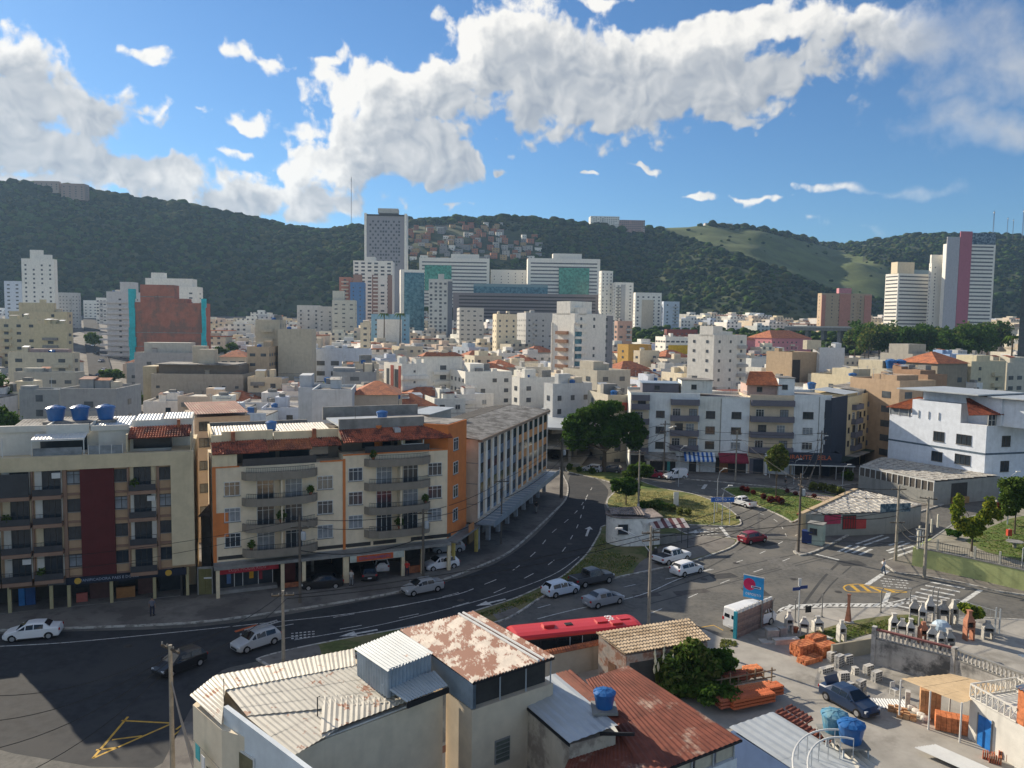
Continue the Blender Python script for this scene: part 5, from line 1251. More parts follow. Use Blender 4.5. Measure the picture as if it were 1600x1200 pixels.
# ================================================================ block F: white-blue house above the petrol-station sheds
def block_f():
 wm = wallm((.70,.74,.80),.3);bd = mat('slate_band',(.10,.14,.18),.8)
 c = PD(1540,700,125);l = PD(1388,690,141);f = Fac(l,c);W_ = f.W;H = 11.8
 r = f.root('corner_building','large pale blue-white building with a dark band and red-tiled roof terraces on the right','building');xs = lambda u:f.x(u,690)
 # footprint: front face to the corner, then the right face
 rt = PD(1720,700,132);d = (Vector((rt.x,rt.y,0)) - f.loc(W_,0));inv = Matrix.Rotation(-f.rot,3,'Z');e = inv @ d
 pl = [(0,0),(W_,0),(W_ + e.x,e.y),(W_ + e.x,e.y + 10),(0,14)]
 MB().use(wm).prism(pl,0,H).build('wall',r)
 for zc in ((7.0,7.3),):
  m = MB().use(bd);m.box(-.05,-.06,zc[0],W_ + .05,0,zc[1]);m.build('string_course',r)
  m = MB().use(bd);L = math.hypot(e.x,e.y);M = Matrix.Translation((W_,0,0)) @ Matrix.Rotation(math.atan2(e.y,e.x),4,'Z');m.box(.05,-.06,zc[0],L,0,zc[1],M);m.build('string_course',r)
 for u,v in ((1467,682),(1506,687)):x,z = f.at(u,v);window(r,x,z,2.0 if u < 1480 else 2.6,1.7,'dark',y=-.002)
 for u,v in ((1464,713),(1504,718)):x,z = f.at(u,v);window(r,x,z,2.0 if u < 1480 else 2.7,1.7,'dark',y=-.002)
 a = math.atan2(e.y,e.x)
 for t,z in ((4.2,9.2),(10,9.3),(4.2,5.0),(10,5.1),(16,9.3),(16,5.1)):
  fm,gm,am = winmesh(1.8,1.8,'dark');o = link('window_frame',fm,r,(W_ + t * math.cos(a),t * math.sin(a) - .003,z),a);link('pane',gm,o)
 # penthouse volumes
 strip('penthouse_wall',r,wm,(xs(1452) - 3,2.0,H,W_ + 1,12,16.4));strip('penthouse_wall',r,wm,(xs(1452) - 3.6,.02,H - .2,W_ - 4.5,1.998,H + 3.2))
 ro = strip('flat_roof',r,METG,(xs(1452) - 6,-1.2,16.7,W_ - 1.0,12,16.9));strip('flat_roof',r,METG,(W_ - .99,1.2,16.4,W_ + 10,12,16.6));strip('penthouse_wall',r,wm,(W_ + 1.01,2.5,H,W_ + 9,12,16.2))
 strip('clerestory',r,DARKIN,(xs(1452) - 3,2.0,16.402,W_ - 1.2,11.9,16.698))
 tiles(r,(-.4,-.6,H + 1.35),(xs(1452) - 3.7,-.6,H + 1.35),(xs(1452) - 3.7,4.5,H + 3.4),(2.5,4.5,H + 3.3),CLAYO)
 strip('terrace_glazing',r,WGLB,(.1,-.05,H + .1,xs(1452) - 3.7,-.01,H + 1.25));strip('terrace_post',r,ALU,*[(k * 1.9,-.12,H,k * 1.9 + .1,0,H + 1.35) for k in range(6)]);strip('blue_barrel',r,BLUEP,(5.0,.5,H,5.6,1.1,H + .9))
 M = Matrix.Translation((W_,0,0)) @ Matrix.Rotation(a,4,'Z')
 q = lambda x,y,z:tuple(M @ Vector((x,y,z)))
 tiles(r,q(-4.4,-.5,H + 1.9),q(5.8,-.8,H + 1.9),q(6.4,4.8,H + 3.9),q(.5,4.8,H + 4.2),CLAY)
 tiles(r,q(10,-.5,H + 1.7),q(17,-.5,H + 1.7),q(17,4,H + 3.2),q(10,4,H + 3.2),CLAY)
 m = MB().use(ALU);
 for k in range(8):m.box(.2 + k * .75,.0,H,.28 + k * .75,.08,H + 1.85,M)
 m.box(.2,.0,H + .9,5.5,.06,H + .98,M);m.build('terrace_glazing_frame',r);m = MB().use(WGL);m.box(.2,.10,H + .02,5.5,.14,H + 1.8,M);m.build('terrace_glazing',r)
 m = MB().use(wm);m.box(9.8,0.02,H,17,3,H + 1.6,M);m.build('penthouse_wall',r)
block_f()
# ================================================================ sheds at the corner lot
FIBW = mat('pale_tile_sheet',(.46,.44,.40),.9,.25,2.5,col2=(.22,.20,.18),c2scale=1.4,c2lo=.50,c2hi=.62);GREYW = wallm((.28,.28,.26),.5)
def scale_roof(parent,A,B,C_,D_,n,k,m):
 """lapped fibre sheets laid in staggered rows: each sheet its own piece"""
 A,B,C_,D_ = (Vector(q) for q in (A,B,C_,D_))
 for i in range(n):
  for j in range(k):
   s0,s1 = (i + .03) / n,(i + .97) / n;t0,t1 = j / k,(j + 1.08) / k;t1 = min(t1,1)
   p = [A.lerp(B,s).lerp(D_.lerp(C_,s),t) for s,t in ((s0,t0),(s1,t0),(s1,t1),(s0,t1))]
   off = .05 * ((i + j) % 2);hi = Vector((0,0,.10 + off));lo = Vector((0,0,.02));
   mb = MB().use(m);mid0 = p[0].lerp(p[1],.5) + hi + Vector((0,0,.06));mid1 = p[3].lerp(p[2],.5) + lo + Vector((0,0,.06))
   mb.face([p[0] + hi,mid0,mid1,p[3] + lo]);mb.face([mid0,p[1] + hi,p[2] + lo,mid1]);mb.face([p[0],p[1],p[1] + hi,mid0,p[0] + hi]);mb.face([p[0],p[0] + hi,p[3] + lo,p[3]]);mb.build('roof_tile',parent)
def sheds():
 # upper shed
 z = 3.9;a,b,c,d = P(1344,728,z),P(1377.5,714,z),P(1562,743,z),P(1460,752,z)
 r = thing('market_shed','long open shed with a pale scale-like roof below the blue-white building','shed',(d.x,d.y,0));o = Vector((d.x,d.y,0))
 L = lambda p:(p.x - o.x,p.y - o.y,p.z)
 scale_roof(r,L(a),L(d),L(c),L(b),12,10,FIBW)
 def wallq(p,q,z0,z1,m,nm,th=.15):
  f = Fac(p,q);mb = MB().use(m);M = Matrix.Translation(f.p0 - o) @ Matrix.Rotation(f.rot,4,'Z');mb.box(0,0,z0,f.W,th,z1,M);return mb.build(nm,r)
 wallq(a,d,0,2.3,GREYW,'wall');wallq(d,c,0,3.75,GREYW,'wall');wallq(a,d,2.301,3.7,mat('louvre_dark',(.09,.08,.07)),'louvre_panel',.05);wallq(a,b,0,3.7,GREYW,'wall');wallq(b,c,0,3.7,GREYW,'wall');wallq(a,d,3.7,3.98,ALU,'eaves_gutter',.2)
 f = Fac(a,d)
 for k in range(14):q = f.loc(k * f.W / 13,-.05) - o;MB().use(ALU).box(q.x - .05,q.y - .05,2.3,q.x + .05,q.y + .05,3.7).build('post',r)
 f = Fac(d,c);q = f.loc(3.8,-.03) - o;M = Matrix.Translation(q) @ Matrix.Rotation(f.rot,4,'Z')
 m = MB().use(DARKIN);m.box(0,0,.2,3.6,.02,3.3,M);m.build('doorway',r);m = MB().use(mat('wood_pallets',(.32,.20,.09)));m.box(.1,-.6,.1,3.4,-.02,1.1,M);m.build('crate_stack',r)
 # lower shed
 z = 3.0;pts = [P(1258,803,z),P(1340,765.5,z),P(1405,780,z),P(1440,788,z),P(1405,799,z),P(1285,804,z)]
 r = thing('corner_shed','low wedge-shaped shed with a speckled tile roof at the street corner','shed',(pts[5].x,pts[5].y,0));o = Vector((pts[5].x,pts[5].y,0));L = lambda p:(p.x - o.x,p.y - o.y,p.z)
 def wallq2(p,q,z0,z1,m,nm,th=.15,x0=0,x1=None):
  f = Fac(p,q);mb = MB().use(m);M = Matrix.Translation(f.p0 - o) @ Matrix.Rotation(f.rot,4,'Z');mb.box(x0,0,z0,x1 or f.W,th,z1,M);return mb.build(nm,r)
 P0,P1,P2,P3,P4,P5 = pts
 scale_roof(r,L(P0 - Vector((0,0,.1))),L(P5),L(P4),L(P1),5,14,FIBW);scale_roof(r,L(P1),L(P4),L(P3),L(P2),6,6,FIBW)
 wallq2(P5,P4,0,2.9,GREYW,'wall');wallq2(P4,P3,0,2.9,GREYW,'wall');wallq2(P0,P5,0,2.9,GREYW,'wall',x1=None)
 cr = wallm((.50,.38,.24),.3);
 f = Fac(P0,P1);M = Matrix.Translation(f.p0 - o) @ Matrix.Rotation(f.rot,4,'Z');MB().use(cr).box(-1,-.1,0,f.W,.5,3.25,M).build('parapet_wall',r);MB().use(CLAYO).box(-1,.5,2.9,f.W,.75,3.1,M).build('tile_edge',r)
 f = Fac(P5,P4);M = Matrix.Translation(f.p0 - o) @ Matrix.Rotation(f.rot,4,'Z')
 m = MB().use(mat('crimson_board',(.36,.03,.08),.6));m.box(.3,-.08,1.7,2.7,-.02,2.9,M);m.build('shop_board',r);m = MB().use(mat('red_board',(.42,.05,.05),.6));m.box(5.0,-.10,.9,6.5,-.02,2.2,M);m.build('shop_board',r)
 m = MB().use(DARKIN);m.box(3.0,-.06,.9,5.0,-.015,2.8,M);m.build('kiosk_opening',r);m = MB().use(mat('bottle_red',(.30,.03,.03)))
 for k in range(5):MB().use(mat('bottle_red',(.30,.03,.03))).box(3.1 + k * .38,-.10,1.0,3.35 + k * .38,-.065,2.6,M).build('shelf_goods',r)
 MB().use(mat('blue_board',(.04,.09,.14),.6,.5,2,col2=(.2,.25,.28),c2scale=2)).box(8.6,-.06,2.95,13.2,0,4.1,M).build('advert_board',r)
 strip('glass_partition',r,WGLB,);
 MB().use(METG).box(6.8,.1,3.0,6.86,.16,4.3,M).build('post',r)
 # hut and cabin at the tip
 q = P(1275,851);r = thing('kiosk_cabin','pale green metal cabin with a small window at the tip of the corner lot','cabin',(q.x,q.y,.13),R(-35));gm = mat('pale_green_sheet',(.35,.42,.36),.6,.15,1);strip('body',r,gm,(-.9,-.8,0,.9,.8,2.6));strip('roof',r,CONC,(-1,-.9,2.6,1,.9,2.7));window(r,-.2,1.7,.9,.8,'dark',y=-.802)
 q = P(1261,850);r = thing('recycling_bin','dark blue metal bin beside the pale green cabin','bin',(q.x,q.y,.13),R(-30));bm = mat('dark_blue_paint',(.02,.04,.14),.5);strip('body',r,bm,(-.6,-.45,.1,.6,.45,1.5));strip('lid',r,bm,(-.64,-.5,1.5,.64,.5,1.6));strip('foot',r,BLACKP,(-.55,-.4,0,-.45,.4,.1),(.45,-.4,0,.55,.4,.1))
sheds()
# ================================================================ little round house on the reservation
def round_house():
 q = P(975,852);r = thing('round_house','small whitewashed round-ended house on the central reservation','building',(q.x,q.y + 1.3,0),R(8));wm = mat('old_whitewash',(.76,.74,.70),.9,.15,1,col2=(.26,.25,.23),c2scale=.9,c2lo=.55,c2hi=.72,streak=.4)
 pts = [(2.0 * math.cos(t),2.1 * math.sin(t)) for t in [math.pi * .5 + math.pi * k / 14 for k in range(15)]] + [(2.2,-2.1),(4.1,-1.6),(4.1,2.1)]
 MB().use(wm).prism(pts,0,3.0).build('wall',r);r.scale = (1.05,1.05,1.2)
 rm = mat('mossy_fibre_roof',(.24,.20,.18),.95,.3,1.2,col2=(.13,.11,.10),c2scale=.7)
 MB().use(rm).prism([(x * 1.07,y * 1.07) for x,y in pts[:16]] + [(2.35,2.3)],3.003,[3.12] * 17,bottom=True).build('roof',r);MB().use(rm).prism([(2.38,-2.1),(4.4,-1.7),(4.4,2.4),(2.38,2.3)],2.9,3.05,bottom=True).build('roof',r)
 corrug(r,(-1.9,-1.2,3.3),(2.2,-2.0,3.3),(2.2,.3,3.7),(-1.6,.5,3.6),rm,.3,.03,4,2);corrug(r,(-1.7,1.9,3.3),(2.2,2.0,3.3),(2.2,.35,3.7),(-1.6,.55,3.6),rm,.3,.03,4,1)
 strip('loose_plank',r,CONC,(-1.6,.3,3.62,-.9,.5,3.7));window(r,-.6,1.9,1.25,1.0,'dark',y=-2.08);strip('dado',r,wallm((.38,.38,.37),.6),)
 sc = [mat('faded_white_canvas',(.5,.45,.42),.8),mat('faded_maroon_canvas',(.14,.05,.05),.8)]
 for k in range(9):MB().use(sc[k % 2]).face([(2.6 + k * .5,-3.3,2.2),(3.1 + k * .5,-3.3,2.2),(3.1 + k * .5,-1.2,2.75),(2.6 + k * .5,-1.2,2.75)]).build('awning_panel',r)
 strip('awning_post',r,RAIL,(2.7,-3.25,0,2.76,-3.19,2.2),(6.9,-3.25,0,6.96,-3.19,2.2),(6.9,-1.25,0,6.96,-1.2,2.7));strip('counter',r,CONC,(4.2,-1.5,0,6.2,-1.2,1.1))
 for k,(u,v,w) in enumerate(((1016,872,.35),(1024,868,.3))):
  p = P(u,v);s = thing('shop_sack',('dark sack outside the little round house, left one','dark crate pile outside the little round house, right one')[k],'sack',(p.x,p.y,.13));MB().use(DARKF).lathe([(w,0),(w * 1.1,.3),(w * .8,.7),(.1,.8)],7).build('bag',s);MB().use(ALU).box(-.1,-.1,.75,.1,.1,.95).build('top_item',s)
round_house()
# ================================================================ near roofs at the bottom of the view
N_CREAM = wallm((.70,.60,.45),.3);N_WHITE = mat('stained_white_render',(.66,.64,.59),.92,.12,.7,col2=(.27,.25,.23),c2scale=.55,c2lo=.50,c2hi=.70,streak=.75);N_BLUEW = wallm((.64,.68,.70),.3);N_BEIGE = wallm((.64,.53,.39),.2)
DRIPW = mat('louvre_metal',(.10,.11,.09),.6)
def prismwall(r,o,pts,z0,z1,m,name='wall'):
 MB().use(m).prism([(p.x - o.x,p.y - o.y) for p in pts],z0,z1).build(name,r)
def near_one():
 z = 9.5
 A = P(296.5,1086,z);B = P(335,1056,z + .1);C_ = P(554,1013.5,z + .1);D_ = P(606,1046,z + .1);E_ = P(636,1096,z);F_ = P(500,1147,z - .1);G_ = P(500,1163,z - .1);H_ = P(459,1181,z - .15);I_ = P(386,1122,z);J_ = P(346,1132,z - .1)
 o = Vector((A.x,A.y,0));r = thing('sheet_roofed_house','three-storey cream house with a large rust-spotted cream corrugated roof, lower left','building',o)
 L = lambda p,dz=0:(p.x - o.x,p.y - o.y,p.z + dz)
 # roof planes: street-side strip, main field, left field, low flap
 ridgeA = P(349,1100,z + .55);rB = P(420,1047,z + .6);rC = P(560,1022,z + .6)
 corrug(r,L(B),L(C_),L(P(556,1040,z + .45)),L(P(352,1078,z + .4)),METW,.25,.018,10,1,jit=.01,seed=2)
 corrug(r,L(A),L(B),L(P(352,1078,z + .4)),L(J_,.0),METW,.25,.018,4,1,seed=3)
 corrug(r,L(P(352,1078,z + .36)),L(P(556,1040,z + .42)),L(P(640,1095,z + .1)),L(I_,.1),METW,.25,.018,12,3,seed=4)
 corrug(r,L(I_,.06),L(P(505,1080,z + .12)),L(P(560,1120,z)),L(P(459,1181,z - .15)),METW,.25,.018,7,2,seed=5)
 corrug(r,L(P(505,1080,z + .22)),L(P(640,1096,z + .12)),L(P(636,1097,z + .02)),L(P(500,1147,z)),METW,.25,.018,8,1,seed=6)
 prismwall(r,o,[P(301,1090,z),P(338,1060,z),P(552,1018,z),P(692,1082,z - .2),P(508,1150,z - .2),P(462,1176,z - .3),P(346,1135,z - .2)],0,z - .35,N_CREAM)
 # laundry on the left wall
 f = Fac(P(301,1090,z),P(346,1134,z));M = Matrix.Translation(f.p0 - o) @ Matrix.Rotation(f.rot,4,'Z')
 for k,(x,zz,c,w,h) in enumerate(((1.2,7.6,(.05,.35,.38),.5,.7),(1.9,7.4,(.6,.6,.6),.35,.6),(2.6,6.2,(.55,.03,.20),.45,1.3),(3.2,6.1,(.45,.45,.5),.3,1.0))):
  m = MB().use(mat('laundry_%d' % k,c,.9));m.box(0,0,0,w,.03,h,Matrix.Translation((o.x,o.y,0)) @ M @ Matrix.Translation((x,-.35,zz - h / 2)));m.build('garment',None,label=('teal shirt','white cloth','bright pink dress','grey trousers')[k] + ' hanging on the line outside the cream wall',cat='clothing',group='laundry outside the cream wall')
 m = MB().use(RAIL);m.tube([tuple(M @ Vector((.6,-.33,7.95))),tuple(M @ Vector((4,-.33,7.95)))],.012,4);m.build('clothes_line',r)
 m = MB().use(DARKIN);m.box(1.6,-.02,4.6,2.4,.0,6.9,M);m.build('door_opening',r)
 # raised corrugated dormer
 zt = z + 1.7;a,b,c,d = P(553,1013,zt),P(624,985,zt),P(679,1020,zt - .1),P(606,1049,zt - .1)
 s = thing('roof_dormer','bluish corrugated raised hut on the big cream sheet roof','roof hut',(a.x,a.y,0));oo = Vector((a.x,a.y,0));LL = lambda p,zz=None:(p.x - oo.x,p.y - oo.y,p.z if zz is None else zz)
 BW = mat('blue_grey_patchy_sheet',(.36,.40,.42),.5,.12,.8,col2=(.25,.13,.09),c2scale=1.2,c2lo=.62,c2hi=.68,spec=.5)
 corrug(s,LL(a),LL(b),LL(c),LL(d),BW,.22,.03,5,1)
 a2,b2,c2,d2 = (Vector(p) * .93 + (a + b + c + d) / 4 * .07 for p in (a,b,c,d));zb = z + .25
 for p,q in ((a2,d2),(d2,c2),(c2,b2),(b2,a2)):corrug(s,LL(p,zb),LL(q,zb),LL(q,zt - .12),LL(p,zt - .05),METB,.22,.03,2,1,name='wall_sheet')
 e1,e2,e3,e4 = P(596,1069,z + .75),P(680,1048,z + .75),P(701,1071,z + .5),P(636,1097,z + .45)
 corrug(s,LL(e1),LL(e2),LL(e3),LL(e4),BW,.22,.03,5,1);strip('edge_beam',s,BLACKP)
 f = Fac(e4,e3);m = MB().use(BLACKP);M = Matrix.Translation(f.p0 - oo) @ Matrix.Rotation(f.rot,4,'Z');m.box(0,-.05,z + .15,f.W,.05,z + .4,M);m.build('edge_beam',s)
 # white house with stained wall, lower left
 zz = z + .45;w1,w2,w3,w4,w5 = P(349,1104,zz),P(459,1186,zz - .4),P(508,1150,z - .25),P(697,1079,z - .25),P(697,1079,z - .25) + Vector((0,.3,0))
 s = thing('white_house','white house with a long rain-stained wall under the edge of the cream sheet roof','building',(w2.x,w2.y,0));oo = Vector((w2.x,w2.y,0))
 def wl(p,q,z0,z1,m,nm,th=.2,z1b=None):
  f = Fac(p,q);M = Matrix.Translation(f.p0 - oo) @ Matrix.Rotation(f.rot,4,'Z');mb = MB().use(m);mb.box(0,0,z0,f.W,th,z1,M)
  if z1b is not None:
   i = len(mb.v) - 8
   for k in (5,6):mb.v[i + k] = (mb.v[i + k][0],mb.v[i + k][1],z1b)
  mb.build(nm,s);return f,M
 far = w2 + (w2 - w1) * 1.1;f,M = wl(w1,far,0,zz,N_BLUEW,'wall',.22,zz - .9)
 for x,zc in ((1.7,7.9),(4.6,7.2)):
  m = MB().use(ALU);m.box(x - .8,-.06,zc - .6,x + .8,0,zc + .6,M);o2 = m.build('window_frame',s);m = MB().use(mat('olive_curtain_glass',(.14,.13,.07),.3,.3));m.box(x - .7,-.08,zc - .5,x + .7,-.061,zc + .5,M);m.build('pane',o2)
 wl(w3,w4,0,z - .28,N_WHITE,'stained_wall');m = MB().use(mat('pink_render_crack',(.42,.22,.16),.9));f = Fac(w3,w4);M = Matrix.Translation(f.p0 - oo) @ Matrix.Rotation(f.rot,4,'Z');m.box(f.W * .3,-.02,6.0,f.W * .62,0,6.12,M);m.box(f.W * .62,-.021,6.15,f.W,0,6.5,M);m.build('exposed_beam',s)
 nb = P(420,1200,z - 2) ;pts = [w3,w2 + Vector((.6,.3,0)),far + Vector((1.5,0,0)),w3 + (far - w2) * 1.0]
 prismwall(s,oo,[w3 + Vector((.1,.1,0)),w2 + Vector((.5,.4,0)),far + Vector((.6,.3,0)),far + Vector((5,-1,0)),w3 + Vector((4,-4,0))],0,z - 2.0,ROOFC,'back_yard_roof')
 m = MB().use(N_WHITE);M = Matrix.Rotation(0,4,'Z');wl(P(508,1150,z - .4),P(500,1135,z - .4),z - 1.5,z - .35,N_WHITE,'step_wall')
 m = MB().use(RAIL);p = P(496,1120,z) - oo;m.tube([(p.x,p.y,z),(p.x,p.y,z + .9),(p.x + .12,p.y,z + .95)],.03,5);m.build('vent_pipe',s);p = P(350,1090,zz) - oo;m = MB().use(RAIL);m.tube([(p.x,p.y,zz - .2),(p.x,p.y,zz + .9)],.02,4);m.build('antenna_rod',s)
near_one()
def near_two():
 z = 10.6;a,b,c,d = P(625,984,z),P(741,954.5,z),P(869,1026,z - .15),P(738,1067,z - .15)
 o = Vector((d.x,d.y,0));r = thing('rusty_roofed_tower_house','tall beige house with an overhanging rusty corrugated roof beside the bus','building',o);L = lambda p,zz=None:(p.x - o.x,p.y - o.y,p.z if zz is None else zz)
 corrug(r,L(a),L(b),L(c),L(d),METP,.2,.04,7,2,seed=9)
 ins = .06;q = [Vector(p) for p in (a,b,c,d)];cen = sum(q,Vector()) / 4;a2,b2,c2,d2 = (p * .97 + cen * .03 for p in q);zt = z - .25
 for p,s_ in ((a2,d2),(d2,d2.lerp(c2,.04))):corrug(r,L(p,z - 1.5),L(s_,z - 1.5),L(s_,zt),L(p,zt),METB,.2,.03,3,1,name='wall_sheet')
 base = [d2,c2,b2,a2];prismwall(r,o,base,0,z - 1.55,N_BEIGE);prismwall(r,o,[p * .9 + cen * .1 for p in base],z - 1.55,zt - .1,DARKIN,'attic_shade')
 m = MB().use(RAIL);f = Fac(d2,c2)
 for k in range(4):p = f.loc(f.W * (.02 + .32 * k),.1) - o;m = MB().use(METG);m.tube([(p.x,p.y,z - 1.55),(p.x,p.y,zt)],.04,5);m.build('roof_post',r)
 M = Matrix.Translation(f.p0 - o) @ Matrix.Rotation(f.rot,4,'Z');m = MB().use(BLACKP);m.box(0,-.08,zt - .05,f.W,.0,zt + .1,M);m.build('fascia',r)
 for zz in (6.6,3.6):
  m = MB().use(CONC);m.box(f.W * .36 - .45,-.04,zz - .65,f.W * .36 + .45,0,zz + .55,M);o2 = m.build('window_frame',r)
  for k in range(5):m = MB().use(DRIPW);m.box(f.W * .36 - .38,-.09,zz - .55 + k * .22,f.W * .36 + .38,-.041,zz - .42 + k * .22,M);m.build('louvre_slat',o2)
 # translucent ridge strips
 for t in (.78,.84):p0,p1 = a.lerp(b,t),d.lerp(c,t);m = MB().use(ALU);band_pts = [(p0.x - o.x,p0.y - o.y,p0.z + .07),(p1.x - o.x,p1.y - o.y,p1.z + .07)];m.tube([Vector(q_) for q_ in band_pts],.07,6);m.build('ridge_cap',r)
 # boundary wall with red coping beside the bus
 f = Fac(P(858,1062),P(935,1048));f = Fac(P(820,1072),P(938,1046));r = f.root('boundary_wall','grey yard wall with red tile coping running beside the bus','wall');strip('wall',r,wallm((.36,.33,.28),.6),(0,0,0,f.W,.22,2.1));tiles(r,(0,-.18,2.1),(f.W,-.18,2.1),(f.W,.15,2.38),(0,.15,2.38),CLAYO,.22,.2);tiles(r,(0,.42,2.1),(f.W,.42,2.1),(f.W,.15,2.38),(0,.15,2.38),CLAYO,.22,.2)
 # beige-tiled shed
 z = 3.6;a,b,c,d = P(931,988,z + .3),P(1075,966,z + .3),P(1110,1000,z - .2),P(976,1022,z - .2);o = Vector((d.x,d.y,0));r = thing('tiled_shed','brick shed with a beige clay-tile roof beside the pampas grass','shed',o);L = lambda p,zz=None:(p.x - o.x,p.y - o.y,p.z if zz is None else zz)
 tiles(r,L(d),L(c),L(b),L(a),TILEB,.26,.4);q = [Vector(p) for p in (a,b,c,d)];cen = sum(q,Vector()) / 4;pts = [p * .95 + cen * .05 for p in q];bw = mat('old_brick_render',(.36,.31,.27),.95,.3,1.2,col2=(.24,.12,.08),c2scale=1.2,streak=.4)
 MB().use(bw).prism([(p.x - o.x,p.y - o.y) for p in pts],0,[z + .1,z + .1,z - .4,z - .4]).build('wall',r)
 f = Fac(pts[3],pts[2]);M = Matrix.Translation(f.p0 - o) @ Matrix.Rotation(f.rot,4,'Z');MB().use(DARKIN).box(.3,-.03,0,f.W - .3,0,2.6,M).build('shed_opening',r);f2 = Fac(pts[0],pts[3]);M = Matrix.Translation(f2.p0 - o) @ Matrix.Rotation(f2.rot,4,'Z');MB().use(mat('brown_door',(.14,.07,.04))).box(1.2,-.04,.1,2.0,-.002,2.1,M).build('door',r)
near_two()
def near_three():
 z = 8.3;a,b,c,d = P(795,1079,z),P(868,1052,z + .25),P(966,1133,z + .25),P(890,1161,z)
 o = Vector((a.x,a.y,0));r = thing('lean_to_roof_house','beige house with a smooth pale grey sheet roof and a blue tank, bottom centre','building',o);L = lambda p,zz=None:(p.x - o.x,p.y - o.y,p.z if zz is None else zz)
 corrug(r,L(a),L(b),L(c),L(d),METG,.5,.02,1,1);q = [Vector(p) for p in (a,b,c,d)];cen = sum(q,Vector()) / 4;base = [p * .96 + cen * .04 for p in q];wm = mat('grimy_beige_render',(.50,.44,.35),.92,.12,.8,col2=(.27,.23,.19),c2scale=.5,streak=.6)
 prismwall(r,o,base,0,z - .15,wm);f = Fac(a,d);M = Matrix.Translation(f.p0 - o) @ Matrix.Rotation(f.rot,4,'Z');MB().use(BLACKP).box(0,-.03,z - .18,f.W,.03,z - .06,M).build('verge_trim',r);MB().use(CONC).box(0,-.01,5.2,f.W,.0,5.28,Matrix.Translation(base[0] - o - Vector((0,0,base[0].z))) @ Matrix.Rotation(f.rot,4,'Z')).build('ledge',r)
 corrug(r,L(P(868,1052,z + .25)),L(P(893,1046,z + .2)),L(P(938,1085,z + .1)),L(P(915,1092,z + .2)),METR,.22,.035,2,1);corrug(r,L(P(915,1092,z + .2)),L(P(940,1086,z + .1)),L(P(990,1125,z)),L(P(966,1133,z + .2)),METR,.22,.035,2,1);strip('tank_shelf',r,CONC)
 p = P(944,1108,z + .3);tank(Vector((p.x,p.y,z + .42)),.95,'blue water tank between the pale grey roof and the rust-red roof',None);MB().use(CONC).box(p.x - o.x - .6,p.y - o.y - .6,z + .28,p.x - o.x + .6,p.y - o.y + .6,z + .41).build('tank_shelf',r);MB().use(BLACKP).box(p.x - o.x - .4,p.y - o.y - 1.8,z - .05,p.x - o.x + 1.2,p.y - o.y - 1.72,z + .1).build('gutter',r)
 # the big rust-red roof
 z = 7.5;a,b,c,d = P(915,1062,z + .45),P(982,1040,z + .3),P(1159,1155,z),P(1010,1213,z);dl = P(893,1180,z + .05);o = Vector((c.x,c.y,0));r = thing('rust_red_roof_house','house under a wide rust-red corrugated roof with pale streaks, bottom centre right','building',o);L = lambda p,zz=None:(p.x - o.x,p.y - o.y,p.z if zz is None else zz)
 corrug(r,L(a),L(b),L(c),L(d),METR,.2,.022,6,2,seed=12);dd = d + (d - c) * .9;aa = dd + (a - d);corrug(r,L(P(893,1175,z - .05)),L(P(990,1135,z + .12)),L(d,z - .02),L(dd,z - .02),METR,.2,.022,5,1,seed=13)
 cen = (a + b + c + d) / 4;bb = [Vector(p) * .96 + cen * .04 for p in (b,a,dd,c)];prismwall(r,o,[p for p in bb],0,z - 1.0,N_BLUEW);
 f = Fac(dd,c);M = Matrix.Translation(f.p0 - o) @ Matrix.Rotation(f.rot,4,'Z');MB().use(BLACKP).box(0,-.05,z - .12,f.W,.05,z - .02,M).build('gutter',r)
 for k in range(9):MB().use(METG).box(f.W * k / 8.2,.2,z - 1.0,f.W * k / 8.2 + .06,.26,z - .1,M).build('roof_post',r)
 for k in range(4):MB().use(mat('cream_curtain_pane',(.5,.46,.36),.6)).box(f.W * (.52 + k * .12),.3,z - .95,f.W * (.62 + k * .12),.33,z - .35,M).build('window_panel',r)
 # grey ribbed roof with tile margin, bottom right
 z = 4.6;a,b = P(1139,1136,z),P(1208,1112,z + .2);c = P(1376,1212,z);d = a + (c - b);o = Vector((b.x,b.y,0));r = thing('grey_sheet_roof_house','low shop with a flat grey ribbed roof in front of the yard, bottom right','building',o);L = lambda p,zz=None:(p.x - o.x,p.y - o.y,p.z if zz is None else zz)
 corrug(r,L(a),L(b),L(c),L(d),METG,.9,.025,3,2,seed=15);ex = d + (d - c) * .6;ex2 = a + (d - c) * .0;pw = [Vector(p) for p in (a,b,c,d)];cen = sum(pw,Vector()) / 4;prismwall(r,o,[p * .97 + cen * .03 for p in pw],0,z - .2,wallm((.10,.16,.30),.2))
 e1,e2 = P(1222,1108,z + .1),P(1300,1158,z);tiles(r,L(e1),L(e2),L(P(1294,1163,z + .12)),L(P(1211,1112,z + .22)),METR,.3,.5);tiles(r,L(P(1236,1102,z - .3)),L(P(1272,1124,z - .3)),L(P(1262,1130,z)),L(P(1226,1106,z)),METR,.3,.5)
 rb = mat('ribbed_white_sheet',(.52,.50,.44),.5,.1,1);corrug(r,L(P(1296,1162,z + .1)),L(P(1340,1165,z + .1)),L(P(1378,1190,z)),L(P(1350,1212,z)),rb,.3,.06,2,1)
